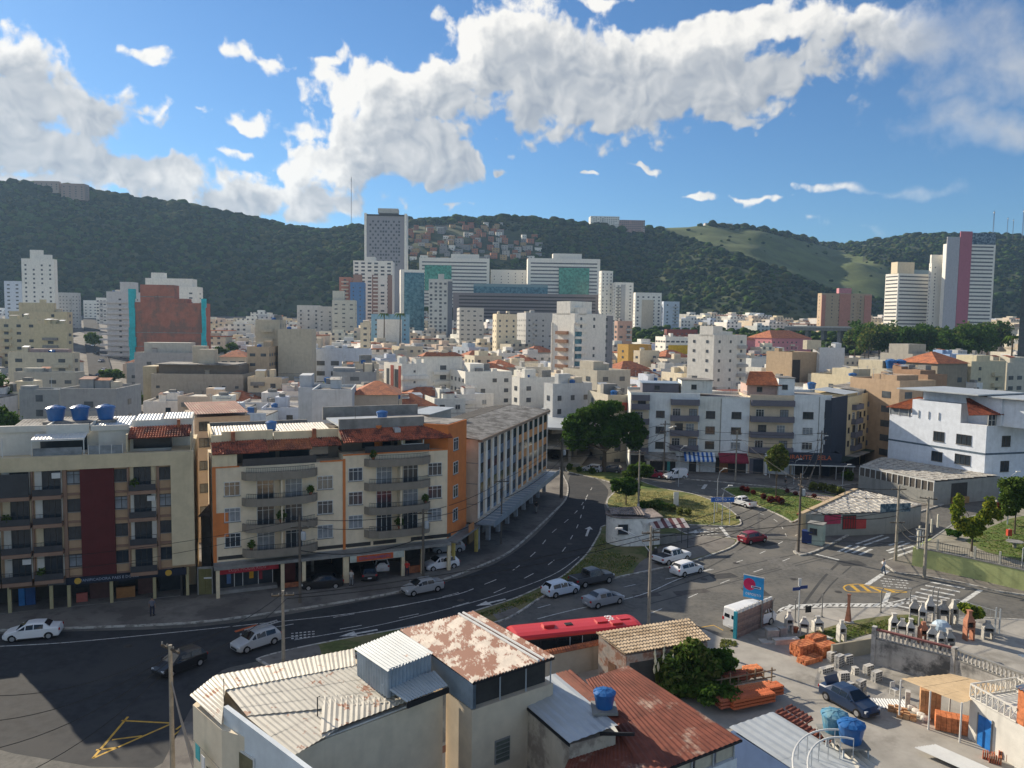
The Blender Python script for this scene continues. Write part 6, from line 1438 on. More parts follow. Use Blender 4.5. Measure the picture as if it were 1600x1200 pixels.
 for k,(u,v,s,mm,lb) in enumerate(((1303,1142,1.25,mat('faded_blue_tank',(.07,.22,.34),.6,.2,1.5,col2=(.16,.30,.36),c2scale=2),'faded teal-blue water tank on a stand above the grey ribbed roof'),(1329,1158,1.25,BLUEP,'bright blue water tank on a stand in front of the faded teal one'))):
  p = P(u,v,z + .6);tank(Vector((p.x,p.y,z + .6)),s,lb,'tanks on the stand',mm)
  st_ = thing('tank_stand',('steel stand under the faded teal tank','steel stand under the bright blue tank in front')[k],'stand',(p.x,p.y,0));strip('platform',st_,CONC,(-.75,-.75,z + .5,.75,.75,z + .59));
  for dx in (-.65,.65):
   for dy in (-.65,.65):strip('leg',st_,METG,(dx - .04,dy - .04,z - .2,dx + .04,dy + .04,z + .5))
 # curved white handrails of a spiral stair rising past the roof
 for k,rr in enumerate((2.4,3.1)):
  c0 = P(1345,1215,z + .6);s = thing('stair_handrail',('inner curved white handrail over the grey ribbed roof','outer curved white handrail over the grey ribbed roof')[k],'handrail',(c0.x,c0.y,0));pts = [(rr * math.cos(t),rr * 1.1 * math.sin(t),z + .4 + .8 * math.sin(t)) for t in [math.pi * (.40 + .6 * j / 14) for j in range(15)]]
  MB().use(ALU).tube(pts,.05,6).build('rail',s)
  for p in pts[::2]:MB().use(ALU).tube([(p[0],p[1],z + .02),p],.025,4).build('baluster',s)
near_three()
# ================================================================ the builder's yard
def yard_things():
 rs = random.Random(5);Z = .10
 # stacked red bricks: pallets of single bricks
 bm = MB().use(BRICKM);bm.box(-.19,-.10,-.095,.19,.10,.095);bme = bm.mesh('brick');bm2 = MB().use(mat('brick_dull',(.40,.12,.05),.9,.3,3));bm2.box(-.185,-.098,-.092,.185,.098,.092);bme2 = bm2.mesh('brick')
 bt = mat('brick_bright',(.50,.17,.07),.9,.2,2)
 nst = 0
 for (u,v,nx,ny,nz,rot,lb) in ((1256,1020,5,5,5,.5,'leftmost stack of orange bricks by the grey blocks'),(1275,1012,4,4,6,.5,'rear stack of orange bricks by the grey blocks'),(1289,1021,4,5,5,.5,'right-hand stack of orange bricks against the grey blocks'),(1266,1032,5,4,2,.5,'low front stack of orange bricks'),(1246,1016,2,3,2,.45,'small loose pile of bricks left of the tall stacks')):
  q = P(u,v,Z);r = thing('brick_stack',lb,'brick stack',(q.x,q.y,Z),rot,'stacks of orange bricks');nst += 1
  for k in range(nz):
   for i in range(nx):
    for j in range(ny):
     if 0 < i < nx - 1 and 0 < j < ny - 1 and k < nz - 1:continue
     link('brick',bme if (i * 3 + j * 5 + k * 7) % 4 else bme2,r,((i - nx / 2) * .41 + rs.uniform(-.03,.03),(j - ny / 2) * .225 + rs.uniform(-.02,.02),.1 + k * .195),rs.uniform(-.03,.03))
 # concrete hollow blocks, each a thing standing in a heap: stacks as things with blocks as parts
 cb = mat('cement_block',(.52,.50,.46),.95,.15,1.5);hb = MB().use(cb);hb.box(-.20,-.1,0,.20,.1,.19);hb.use(DARKIN);hb.box(-.15,-.105,.03,-.03,-.10,.16);hb.box(.03,-.105,.03,.15,-.10,.16);hme = hb.mesh('block')
 pl = [(1300,1031,2,2,4,'tall stack of grey hollow blocks nearest the bricks'),(1311,1040,2,2,5,'tallest stack of grey hollow blocks'),(1292,1048,3,2,2,'low stack of grey hollow blocks in front'),(1325,1036,2,2,4,'stack of grey hollow blocks under the wall corner'),(1338,1052,1,2,3,'narrow stack of grey hollow blocks'),(1357,1052,2,2,4,'stack of pale blocks right of the blue car boot'),(1370,1062,2,2,4,'rightmost stack of pale blocks by the stained wall'),(1345,1072,2,2,3,'pale blocks stack just behind the blue car'),(1320,1064,2,2,4,'stack of pale blocks with a post beside the car boot'),(1330,1072,1,2,2,'small stack of reddish pale blocks behind the car')]
 for (u,v,nx,ny,nz,lb) in pl:
  q = P(u,v,Z);r = thing('block_stack',lb,'block stack',(q.x,q.y,Z),rs.uniform(.2,.7),'stacks of cement blocks')
  for k in range(nz):
   for i in range(nx):
    for j in range(ny):link('block',hme,r,((i - nx / 2) * .41 + rs.uniform(-.02,.02),(j - ny / 2) * .22,k * .195),rs.uniform(-.05,.05))
 # roof tile racks in the shade of the rust roof: timber rack with stacked orange tiles
 tl = MB().use(CLAYO);tl.tube([(0,-.22,0),(0,.22,0)],[.09,.08],8);tme = tl.mesh('clay_tile')
 ob = mat('orange_ridge_tile',(.50,.13,.05),.85,.25,2)
 k = 0
 for (u,v,L_,n,nz,rot,mm,lb) in ((1150,1062,2.2,6,3,.25,CLAY,'dark red tile row at the back of the rack'),(1178,1052,1.4,5,3,.3,BRICKM,'short pile of orange tiles behind the rack'),(1165,1074,4.0,5,2,.35,mat('grey_tiles',(.40,.33,.26),.9,.2,2),'long row of greyish tiles on the rack'),(1170,1084,4.2,6,3,.35,BRICKM,'long row of orange tiles on the rack, middle one'),(1190,1084,3.4,6,3,.38,ob,'bright orange row of tiles at the right of the rack'),(1175,1096,3.6,6,3,.38,ob,'bright orange row of tiles nearest the camera'),(1150,1096,3.0,5,3,.38,CLAY,'dark red row of tiles at the lower left of the rack')):
  q = P(u,v,Z + .6);m = MB().use(mm);r = thing('tile_stack',lb,'tile stack',(q.x,q.y,Z),rot,'rows of roof tiles on the rack');nn = int(L_ / .16)
  t2 = MB().use(mm);t2.lathe([(.11,-.2),(.12,0),(.10,.2)],7);t2m = t2.mesh('roof_tile')
  for zz in range(nz):
   for i in range(nn):
    for j in range(2):link('roof_tile',t2m,r,(-L_ / 2 + i * .165,j * .42 - .2,.55 + zz * .24 + rs.uniform(-.01,.01)),(R(90) + rs.uniform(-.05,.05),rs.uniform(-.08,.08),0))
 q = P(1130,1090,Z);r = thing('timber_rack','weathered timber rack frame holding the rows of roof tiles','rack',(q.x,q.y,Z),.36);wd = mat('weathered_timber',(.24,.17,.11),.9,.3,2)
 for i in range(8):
  strip('post',r,wd,(i * .75 - 1,-.05,0,i * .75 - .92,.04,1.5 + (i % 3) * .15));strip('cross_bar',r,wd,(i * .75 - 1.02,-.2,.45,i * .75 - .94,2.6,.53))
 strip('long_bar',r,wd,(-1.1,-.08,.9,4.6,-.02,.98),(-1.1,-.08,1.4,4.6,-.02,1.48),(-1.1,2.5,.5,4.6,2.58,.58))
 # retaining wall with balustrade
 f = Fac(P(1366,1040),P(1487,1073));f2 = Fac(f.p1,P(1606,1123));sw = mat('rain_blackened_wall',(.46,.44,.41),.95,.15,.9,col2=(.10,.10,.10),c2scale=.35,c2lo=.45,c2hi=.62,streak=.85)
 bl = MB().use(mat('balustrade_concrete',(.44,.42,.38),.95,.2,2));bl.lathe([(.09,0),(.09,.06),(.05,.12),(.10,.26),(.09,.34),(.045,.5),(.08,.58),(.08,.64)],8);blm = bl.mesh('baluster')
 for ff,nm,lb,zt in ((f,0,'black-stained retaining wall with a balustrade between two pillars at the back of the yard',2.2),(f2,1,'sloping stretch of stained wall and balustrade running to the right edge',2.2)):
  r = ff.root('balustrade_wall',lb,'wall','stained yard walls');strip('wall',r,sw,(0,0,0,ff.W,.22,zt));strip('plinth_rail',r,CONC,(0,-.04,zt,ff.W,.26,zt + .08));strip('handrail',r,mat('red_handrail',(.22,.09,.08),.8) if nm == 0 else CONC,(0,-.03,zt + .73,ff.W,.25,zt + .86))
  n = int(ff.W / .3)
  for k in range(n):link('baluster',blm,r,((k + .5) * ff.W / n,.11,zt + .08))
  strip('pillar',r,sw,(-.3,-.1,0,.02,.34,zt + 1.0)) if nm == 0 else strip('pillar',r,sw,(-.15,-.12,0,.15,.36,zt + .9))
 f = Fac(P(1296,1032),P(1364,1036));f = Fac(P(1300,1034),P(1363,1023));r = f.root('yard_wall','low mossy wall between the bricks and the balustrade wall','wall');strip('wall',r,wallm((.34,.30,.22),.6),(0,0,0,f.W,.2,1.4))
 # white fluted ornament on the pillar corner and display pieces
 pf = mat('precast_cement',(.50,.48,.44),.95,.2,2);pb = mat('precast_dark',(.33,.32,.30),.95,.2,2);pr = mat('precast_brick',(.36,.16,.10),.95,.2,2)
 def bbq(u,v,h,m,lb,kind=0,rot=0.0,w=.75,z=.1):
  q = P(u,v,z);r = thing('barbecue_grill',lb,'barbecue',(q.x,q.y,z),rot,'precast barbecues on display')
  s = h / 2.0
  strip('leg',r,m,(-w / 2,-.3,0,-w / 2 + .12,.3,.8 * s),(w / 2 - .12,-.3,0,w / 2,.3,.8 * s));strip('shelf',r,m,(-w / 2 + .02,-.33,.8 * s,w / 2 - .02,.33,.9 * s));strip('back_panel',r,m,(-w / 2,.22,.9 * s,w / 2,.3,1.3 * s));strip('side_panel',r,m,(-w / 2,-.3,.9 * s,-w / 2 + .08,.22,1.3 * s),(w / 2 - .08,-.3,.9 * s,w / 2,.22,1.3 * s));strip('grill_opening',r,DARKIN,(-w / 2 + .08,-.1,.92 * s,w / 2 - .08,.2,1.1 * s))
  hd = MB().use(m);i = len(hd.v);z0,z1 = 1.3 * s,1.75 * s;a,b = w / 2 + .03,w * .2;hd.v += [(-a,-.33,z0),(a,-.33,z0),(a,.32,z0),(-a,.32,z0),(-b,-.1,z1),(b,-.1,z1),(b,.2,z1),(-b,.2,z1)]
  for qf in ((0,3,2,1),(4,5,6,7),(0,1,5,4),(1,2,6,5),(2,3,7,6),(3,0,4,7)):hd.f.append(tuple(i + t for t in qf));hd.mi.append(0)
  hd.build('hood',r);strip('flue',r,m,(-b,-.1,z1,b,.2,h));strip('flue_cap',r,m,(-b - .06,-.16,h,b + .06,.26,h + .07)) if kind != 1 else None
 L = [(1232,988,1.9,pf,'tall reddish-white barbecue left of the street sign pole'),(1256,990,1.5,pf,'white two-tier barbecue right of the street sign pole'),(1277,986,1.3,pf,'small roof-shaped white barbecue on the display strip'),(1314,1002,1.9,pf,'tall white fluted barbecue standing alone in front of the low wall'),(1396,992,1.9,pf,'leftmost white barbecue of the row behind the balustrade'),(1409,996,1.7,pf,'second white barbecue behind the balustrade'),(1422,1001,1.9,pf,'third white barbecue behind the balustrade'),(1442,1005,1.9,pr,'brick-red barbecue in the row behind the balustrade'),(1456,1010,1.8,pf,'white barbecue just right of the brick-red one'),(1468,1014,1.6,pf,'white squat barbecue near the right end of the row'),(1482,1016,1.8,pb,'grey barbecue at the right end of the row'),(1428,974,2.3,pb,'tall grey barbecue in the back row, left'),(1440,978,2.2,pf,'tall white barbecue in the back row, middle'),(1452,972,2.5,pf,'tallest pale barbecue in the back row'),(1473,975,2.2,pb,'grey barbecue in the back row beside the tank'),(1489,975,2.3,pf,'pale barbecue at the back row right end'),(1513,1000,2.6,pr,'tall red barbecue with a chimney beside the yellow-green bush'),(1543,998,1.6,pb,'dark grey squat barbecue right of the bush')]
 for i,(u,v,h,m,lb) in enumerate(L):bbq(u,v,h,m,lb,i % 2,R(rs.uniform(-25,10)),.62 + .12 * (i % 3))
 for (u,v,h,lb) in ((1325,972,2.6,'dark chimney-like column beside the hatched kerb'),):
  q = P(u,v,.1);r = thing('chimney_column',lb,'column',(q.x,q.y,.1));MB().use(pr).lathe([(.35,0),(.22,.9),(.14,1.6),(.14,2.5),(.2,2.55),(.2,2.65)],4).build('shaft',r);MB().use(pf).box(-.4,-.4,0,.4,.4,.12).build('base',r)
 q = P(1470,992,.1);r = thing('garden_globe','pale blue dome among the barbecues','fountain',(q.x,q.y,.1));MB().use(mat('pale_blue_fibre',(.40,.50,.58),.4)).lathe([(.8,.55),(.85,.6),(.75,.95),(.45,1.25),(.02,1.35)],16).build('dome',r);MB().use(pf).lathe([(.4,0),(.25,.3),(.5,.55)],10).build('pedestal',r)
 # slabs and mixed cement goods by the brick wall
 for (u,v,w,d,h,m,lb) in ((1206,1000,1.0,.6,.9,pb,'dark cement trough in the shade of the brick wall'),(1221,995,.6,.5,.8,pb,'second dark cement trough beside the wall'),(1200,1003,1.4,.9,.12,pf,'flat pale slab lying by the brick wall'),(1228,1005,2.2,.5,.35,pf,'long heap of pale cement edging pieces'),(1290,998,1.2,.8,.08,pf,'pale paving slab lying on the grass strip')):
  q = P(u,v,.1);r = thing('cement_piece',lb,'cement piece',(q.x,q.y,.1),rs.uniform(0,.6));m2 = MB().use(m);m2.box(-w / 2,-d / 2,0,w / 2,d / 2,h);m2.build('slab',r)
  if h > .3:m2 = MB().use(m);m2.box(-w / 2 - .04,-d / 2 - .04,h,w / 2 + .04,d / 2 + .04,h + .08);m2.build('rim_slab',r)
 q = P(1243,988,.1);r = thing('clay_pot','small terracotta pot in front of the display strip','pot',(q.x,q.y,.1));MB().use(CLAYO).lathe([(.16,0),(.25,.4),(.28,.4),(.28,.48)],10).build('bowl',r);MB().use(EARTH).lathe([(.02,.42),(.24,.42)],10).build('soil',r)
 strip_g = sheet('grass_strip',xy(smooth(G([(1240,1000),(1300,980),(1355,968),(1420,962),(1440,975),(1360,992),(1310,1006),(1262,1010)]),3)),.125,GRASSM)
 # brick wall with blue edge, blue sign, white cresting
 f = Fac(P(1150,1000),P(1206,975));r = f.root('brick_wall_panel','purplish block wall with white cresting and a blue painted end beside the minibus','wall');bk = [mat('purple_block_%d' % k,c,.95,.2,1.5) for k,c in enumerate(((.26,.18,.15),(.30,.21,.17),(.21,.15,.13)))]
 strip('core',r,CONC,(.05,.03,0,f.W,.2,2.3));n = int(f.W / .62)
 for j in range(8):
  for i in range(n + 1):
   x0 = max(.05,(i - (.5 if j % 2 else 0)) * f.W / n);x1 = min(f.W,(i + 1 - (.5 if j % 2 else 0)) * f.W / n - .02)
   if x1 - x0 > .1:strip('brick',r,bk[(i * 3 + j) % 3],(x0,0,.02 + j * .287,x1,.05,.287 + j * .287))
 strip('end_post',r,mat('turquoise_paint',(.03,.28,.36),.6),(-.12,-.05,0,.05,.25,2.5))
 for k in range(9):strip('cresting',r,ALU,(k * f.W / 9 + .1,.02,2.31,(k + 1) * f.W / 9 - .06,.2,2.58))
 f3 = Fac(f.loc(f.W * .50,-.25),f.loc(f.W * .50 + 1.6,-1.3));sgp = thing('advert_sign','blue sign with a crimson disc and white bar above the brick wall','sign',f.loc(f.W * .66,-.1),R(-35));strip('pole',sgp,CONC,(-.05,-.05,0,.05,.05,4.6));sb = mat('sign_blue',(.03,.30,.62),.5);strip('panel',sgp,sb,(-1.7,-.14,2.75,.12,-.06,4.75));strip('frame',sgp,ALU,(-1.75,-.13,4.75,.16,-.07,4.82));m = MB().use(mat('sign_crimson',(.55,.02,.10),.5));m.lathe([(.02,-.012),(.55,-.012),(.55,.012),(.02,.012)],20);o = m.build('emblem_disc',sgp,(-1.15,-.155,4.0),(R(90),0,0));strip('emblem_bar',sgp,TXTW,(-.98,-.19,3.72,-.1,-.17,3.92));strip('emblem_bar',sgp,mat('sign_navy',(.01,.03,.15)),(-.9,-.205,3.77,-.2,-.191,3.87));lettering('DEPOSITO',.3,TXTW,sgp,(-.78,-.15,3.1),(R(90),0,0))
 q = P(1247,978,.1);r = thing('street_sign','street-name pole with crossed blue plates and a small white figure on top','sign',(q.x,q.y,.1),R(15));strip('pole',r,METG,(-.04,-.04,0,.04,.04,4.2));nb = mat('street_plate_blue',(.015,.04,.16),.5);strip('name_plate',r,nb,(-.75,-.06,3.35,.03,-.02,3.65));strip('name_plate',r,nb,(.05,.02,3.42,.85,.06,3.72));strip('top_plate',r,ALU,(-.15,-.03,3.75,.15,.03,4.45));strip('small_board',r,BLACKP,(.5,-.3,1.3,1.1,-.25,1.9))
 # fence posts with bent tops along the hatched kerb
 pp = MB().use(CONC);pp.tube([(0,0,0),(0,0,2.1),(.18,.05,2.4)],.055,6);ppm = pp.mesh('shaft');wire = MB().use(METG);
 for k,(u,v,w_) in enumerate(((1206,975,'at the right end of the brick wall'),(1242,972,'just left of the street-sign pole'),(1284,964,'behind the roof-shaped barbecue'),(1376,957,'beside the road end of the hatching'),(1421,958,'behind the left of the barbecue rows'),(1456,955,'behind the middle of the barbecue rows'),(1464,957,'right behind the tallest barbecue'))):
  q = P(u,v,.1);r = thing('fence_post','slim concrete post with a bent top ' + w_,'post',(q.x,q.y,.1),0,'bent-top fence posts');link('shaft',ppm,r);MB().use(CONC).box(-.09,-.09,0,.09,.09,.12).build('footing',r)
 # mesh fence at the right of the display
 a,b = P(1492,968,.1),P(1560,990,.1);f = Fac(a,b);r = f.root('mesh_fence','grey wire mesh fence right of the barbecues ending in a dark double post','fence');railing(r,[(0,0),(f.W,0)],.1,2.0,.35,METG,post=.012);strip('end_post',r,METG,(f.W,-.05,0,f.W + .1,.05,2.4),(f.W - .35,-.05,0,f.W - .25,.05,2.4))
 # open shed with beige roof, shelves and goods
 z = 2.9;a,b,c,d = P(1408,1060.5,z),P(1487,1053,z + .15),P(1573,1074,z),P(1503,1099,z - .15);o = Vector((a.x,a.y,0));r = thing('open_shed','open shed with a bleached beige fabric-like roof in the yard','shed',o);L_ = lambda p,zz=None:(p.x - o.x,p.y - o.y,p.z if zz is None else zz)
 corrug(r,L_(a),L_(b),L_(c),L_(d),mat('bleached_beige_sheet',(.60,.44,.26),.8,.12,1.2,col2=(.40,.22,.12),c2scale=1.0,c2lo=.62,c2hi=.7),.5,.02,3,3)
 for p in (a,d,d.lerp(a,.5),c,b):MB().use(ALU).tube([(p.x - o.x,p.y - o.y,0),(p.x - o.x,p.y - o.y,z - .1)],.06,6).build('post',r)
 bb = [Vector(p) for p in (b,c)];f = Fac(P(1500,1083),P(1575,1104));
 for (u,v,w,d_,h,m,nm,lb) in ((1455,1118,1.5,1.1,1.9,mat('pale_brick_pack',(.50,.28,.14),.9,.25,3),'pallet','pallet of pale orange bricks under the open shed'),(1492,1142,2.4,1.0,1.0,BRICKM,'tile_crate','low crate of orange tiles beside the white building'),(1420,1106,.5,.5,1.2,pf,'cement_pipe','white cement pipe leaning under the shed')):
  q = P(u,v,Z);s = thing(nm,lb,'pallet',(q.x,q.y,Z),R(-25));ny,nz = 4,max(2,int(h / .2));
  for k in range(nz):
   for i in range(int(w / .32)):strip('brick',s,m,(-w / 2 + i * .32,-d_ / 2,.05 + k * h / nz,-w / 2 + i * .32 + .3,d_ / 2,.05 + (k + .93) * h / nz))
  strip('base_board',s,wd,(-w / 2,-d_ / 2,0,w / 2,d_ / 2,.045))
 i = 0
 sk = MB().use(mat('white_sack',(.58,.55,.50),.9));sk.lathe([(.12,-.3),(.2,-.2),(.22,0),(.2,.2),(.12,.3)],8);skm = sk.mesh('sack')
 for (u,v,lb) in ((1432,1116,'white cement sack at the left of the pile by the shed post'),(1440,1122,'white cement sack in the middle of the pile'),(1425,1110,'white cement sack at the top of the pile'),(1446,1127,'white cement sack at the right end of the pile')):
  q = P(u,v,Z);link('cement_sack',skm,None,(q.x,q.y,Z + .2),(R(90),0,R(rs.uniform(0,90))),label=lb,cat='sack',group='cement sacks by the open shed')
 for (u,v,lb) in ((1402,1112,'small heap of pale bricks in front of the open shed'),(1416,1122,'second small heap of pale bricks near the sacks')):
  q = P(u,v,Z);s = thing('brick_heap',lb,'brick heap',(q.x,q.y,Z),R(-30));
  for k in range(9):strip('brick',s,mat('pale_brick_pack',(.50,.28,.14)),(k % 3 * .42 - .6,k // 3 % 3 * .22 - .3,0,k % 3 * .42 - .22,k // 3 % 3 * .22 - .1,.18 + .19 * (k % 2)))
 q = P(1393,1101,Z);s = thing('ribbed_sheet','ribbed white sheet lying on the yard left of the open shed','sheet',(q.x,q.y,Z));corrug(s,(-1.4,-.6,.05),(1.2,-.9,.05),(1.4,.6,.08),(-1.2,.8,.08),ALU,.2,.03,2,1)
 q = P(1480,1190,Z);s = thing('ribbed_sheet','white ribbed sheet lying near the bottom of the yard','sheet',(q.x,q.y,Z));corrug(s,(-1.6,.9,.4),(.0,1.3,.4),(2.0,-1.2,.3),(.4,-1.6,.3),ALU,.2,.03,2,1)
 q = P(1398,1085,Z);s = thing('dump_chair','broken white plastic chair lying in the yard','chair',(q.x,q.y,Z),.4);strip('seat',s,ALU,(-.25,-.25,.4,.25,.25,.44));strip('backrest',s,ALU,(-.25,.2,.44,.25,.25,.9));strip('leg',s,ALU,(-.25,-.25,0,-.2,-.2,.4),(.2,-.25,0,.25,-.2,.4),(-.25,.2,0,-.2,.25,.4),(.2,.2,0,.25,.25,.4))
 for k,(u,v) in enumerate(((1560,1185),(1572,1190),(1584,1194),(1545,1192),(1590,1180),(1535,1186))):
  q = P(u,v,Z);s = thing('tile_stack','upright row of red tiles by the white wall, %s of the group' % ('first','second','third','leftmost but one','topmost','leftmost')[k],'tile stack',(q.x,q.y,Z),R(-30),'upright red tiles at the lower right');
  for i in range(6):strip('roof_tile',s,CLAYO if i % 2 else CLAY,(i * .12,0,0,i * .12 + .07,.35,.45 + (i % 3) * .03))
 # white building with blue door, lattice balustrade (right edge)
 f = Fac(P(1512,1155),P(1620,1222));r = f.root('white_shop_building','white building with a bright blue door and lattice terrace at the right edge','building');ww = wallm((.62,.60,.55),.5);strip('wall',r,ww,(0,0,0,f.W,6,2.9));strip('door',r,mat('bright_blue_door',(.02,.16,.48),.5),(.75,-.05,.0,1.25,0,2.1),(1.27,-.05,0,1.75,0,2.1));strip('door_frame',r,CONC,(.68,-.07,0,.75,.0,2.2),(1.75,-.07,0,1.82,0,2.2))
 for ff,nm in ((((0,-.02),(3.4,-.02)),'terrace_lattice'),(((0,3.8),(3.2,3.8)),'terrace_lattice'),(((0,-.02),(0,3.8)),'terrace_lattice')):
  (xa,ya),(xb,yb) = ff;dd = Vector((xb - xa,yb - ya));Lh = dd.length;M = Matrix.Translation((xa,ya,2.9)) @ Matrix.Rotation(math.atan2(dd.y,dd.x),4,'Z');m = MB().use(ww);m.box(0,-.04,0,Lh,.04,.08,M);m.box(0,-.04,.85,Lh,.04,.95,M);n = int(Lh / .42)
  for k in range(n):
   x0,x1 = k * Lh / n,(k + 1) * Lh / n
   for (p,q_) in (((x0,.08),(x1,.85)),((x0,.85),(x1,.08))):m.tube([tuple(M @ Vector((p[0],0,p[1]))),tuple(M @ Vector((q_[0],0,q_[1])))],.025,4)
   m.box(x0 - .03,-.035,.08,x0 + .03,.035,.85,M)
  m.build(nm,r)
 strip('brick_column',r,BRICKM,(3.4,0,2.9,3.9,.5,5.2));strip('upper_wall',r,ww,(3.9,.6,2.9,9,6,5.2));corrug(r,(-.5,4.2,5.2),(9,4.2,5.3),(9,8,5.8),(2.5,8,5.8),METB,.25,.04,3,1);corrug(r,(3.2,-.2,5.2),(9,-.2,5.2),(9,4.2,5.5),(3.2,4.2,5.5),METG,.25,.04,3,1)
yard_things()
# ================================================================ green park wall on the right
def park():
 ph = 2.25;gw = mat('mossy_green_wall',(.42,.46,.20),.92,.15,1.0,col2=(.16,.17,.08),c2scale=.5,c2lo=.55,c2hi=.75,streak=.5)
 b = [P(1429,886),P(1462,893),P(1520,906),(P(1600,925)),P(1720,955)];top = [P(1430,857,ph),P(1457,842,ph),P(1500,812,ph),P(1600,786,ph),P(1760,770,ph)]
 r = thing('park_wall','tall mossy green painted retaining wall along the right-hand pavement','wall',(b[0].x,b[0].y,0));o = Vector((b[0].x,b[0].y,0))
 for p,q in zip(b,b[1:]):f = Fac(p,q);M = Matrix.Translation(f.p0 - o) @ Matrix.Rotation(f.rot,4,'Z');MB().use(gw).box(0,0,0,f.W + .02,.3,ph,M).build('wall',r);MB().use(CONC).box(0,-.04,ph + .003,f.W + .02,.34,ph + .12,M).build('coping',r)
 f = Fac(top[1],b[0]);f = Fac(b[0],P(1440,876));
 k = [Vector((p.x,p.y,0)) for p in top[1:]]
 sheet('park_terrace',xy(b) + [(q.x,q.y) for q in reversed(k)],ph - .02,mat('park_gravel',(.26,.24,.19),.95,.3,.6))
 f = Fac(top[1],b[0]);M = Matrix.Translation(f.p0 - o) @ Matrix.Rotation(f.rot,4,'Z');MB().use(gw).box(0,-.3,0,f.W,0,ph,M).build('wall',r)
 sw_ = Fac(k[0],k[-1]);m = MB().use(GREYW);
 for p,q in zip(k,k[1:]):ff = Fac(p,q);M = Matrix.Translation(ff.p0 - o) @ Matrix.Rotation(ff.rot,4,'Z');MB().use(GREYW).box(0,0,0,ff.W,.2,ph + .02,M).build('rear_wall',r)
 sheet('park_grass',xy(smooth([P(u,v,ph) for u,v in ((1508,845),(1530,832),(1560,818),(1600,806),(1720,795),(1740,900),(1640,888),(1580,872),(1540,862),(1508,845))],3)),ph + .0,mat('park_lawn',(.085,.13,.022),.95,.35,2,col2=(.15,.15,.05),c2scale=.6,bump=.6))
 # fence on the wall: posts and bars
 po = MB().use(mat('pale_fence_post',(.48,.46,.38),.9,.2,2));po.box(-.09,-.09,0,.09,.09,1.35);pom = po.mesh('post')
 fr_ = thing('park_fence','low railing of thin bars between pale concrete posts on top of the green wall','fence',(b[0].x,b[0].y,ph + .12));oo = Vector((b[0].x,b[0].y,0))
 for p,q in zip(b[1:],b[2:]):
  f = Fac(p,q);n = max(1,round(f.W / 2.9))
  for i in range(n + 1):w = f.loc(f.W * i / n,.15) - oo;link('post',pom,fr_,(w.x,w.y,0),f.rot)
  for i in range(n):
   for j in range(14):w = f.loc(f.W * (i + (j + 1) / 15) / n,.15) - oo;m = MB().use(RAIL) if j == -1 else None;link('bar',BARM,fr_,(w.x,w.y,0))
  a_,c_ = f.loc(0,.15) - oo,f.loc(f.W,.15) - oo;MB().use(RAIL).tube([(a_.x,a_.y,.95),(c_.x,c_.y,.95)],.02,4).build('top_rail',fr_)
 for i,(u,v) in enumerate(((1434,858),(1455,832),(1465,824),(1489,820),(1543,806),(1556,800),(1436,850),(1447,845))):
  q = P(u,v,ph);s = thing('park_post','pale concrete post %s' % ('at the tip of the green wall','on the far edge of the park, first from the tip','on the far edge of the park, second','on the far edge left of the young tree','on the far edge right of the young tree','on the far edge left of the red shrub','just behind the tip of the green wall','between the tip and the park steps')[i],'post',(q.x,q.y,ph),0,'pale posts on the park terrace');link('shaft',pom,s);s.scale = (1,1,1.25 if i not in (0,6) else 1.6)
 q = P(1585,856,ph);s = thing('park_bench_table','round concrete table under the right-hand park trees','table',(q.x,q.y,ph));MB().use(CONC).lathe([(.2,0),(.2,.7),(.9,.72),(.9,.8)],14).build('table_top',s);
 q = P(1576,842,ph);s = thing('waste_bin','red waste bin on a post in the park','bin',(q.x,q.y,ph));MB().use(mat('bin_red',(.45,.06,.03),.5)).box(-.25,-.2,.4,.25,.2,1.15).build('bucket',s);MB().use(METG).box(-.03,-.03,0,.03,.03,1.3).build('post',s)
 s = thing('electric_cabinet','white box with pipes at the tip of the green wall','cabinet',(b[0].x + .5,b[0].y + .5,ph));
 for dx in (-.1,.25,.55):MB().use(ALU).tube([(dx,0,0),(dx,0,2.0)],.05,6).build('pipe',s)
 MB().use(ALU).box(-.2,-.15,1.3,.25,.1,2.0).build('cabinet_box',s);MB().use(CONC).box(-.3,-.2,2.0,1.0,.3,2.1).build('hood',s)
BARM = MB().use(RAIL).box(-.014,-.014,0,.014,.014,.98).mesh('bar')
park()
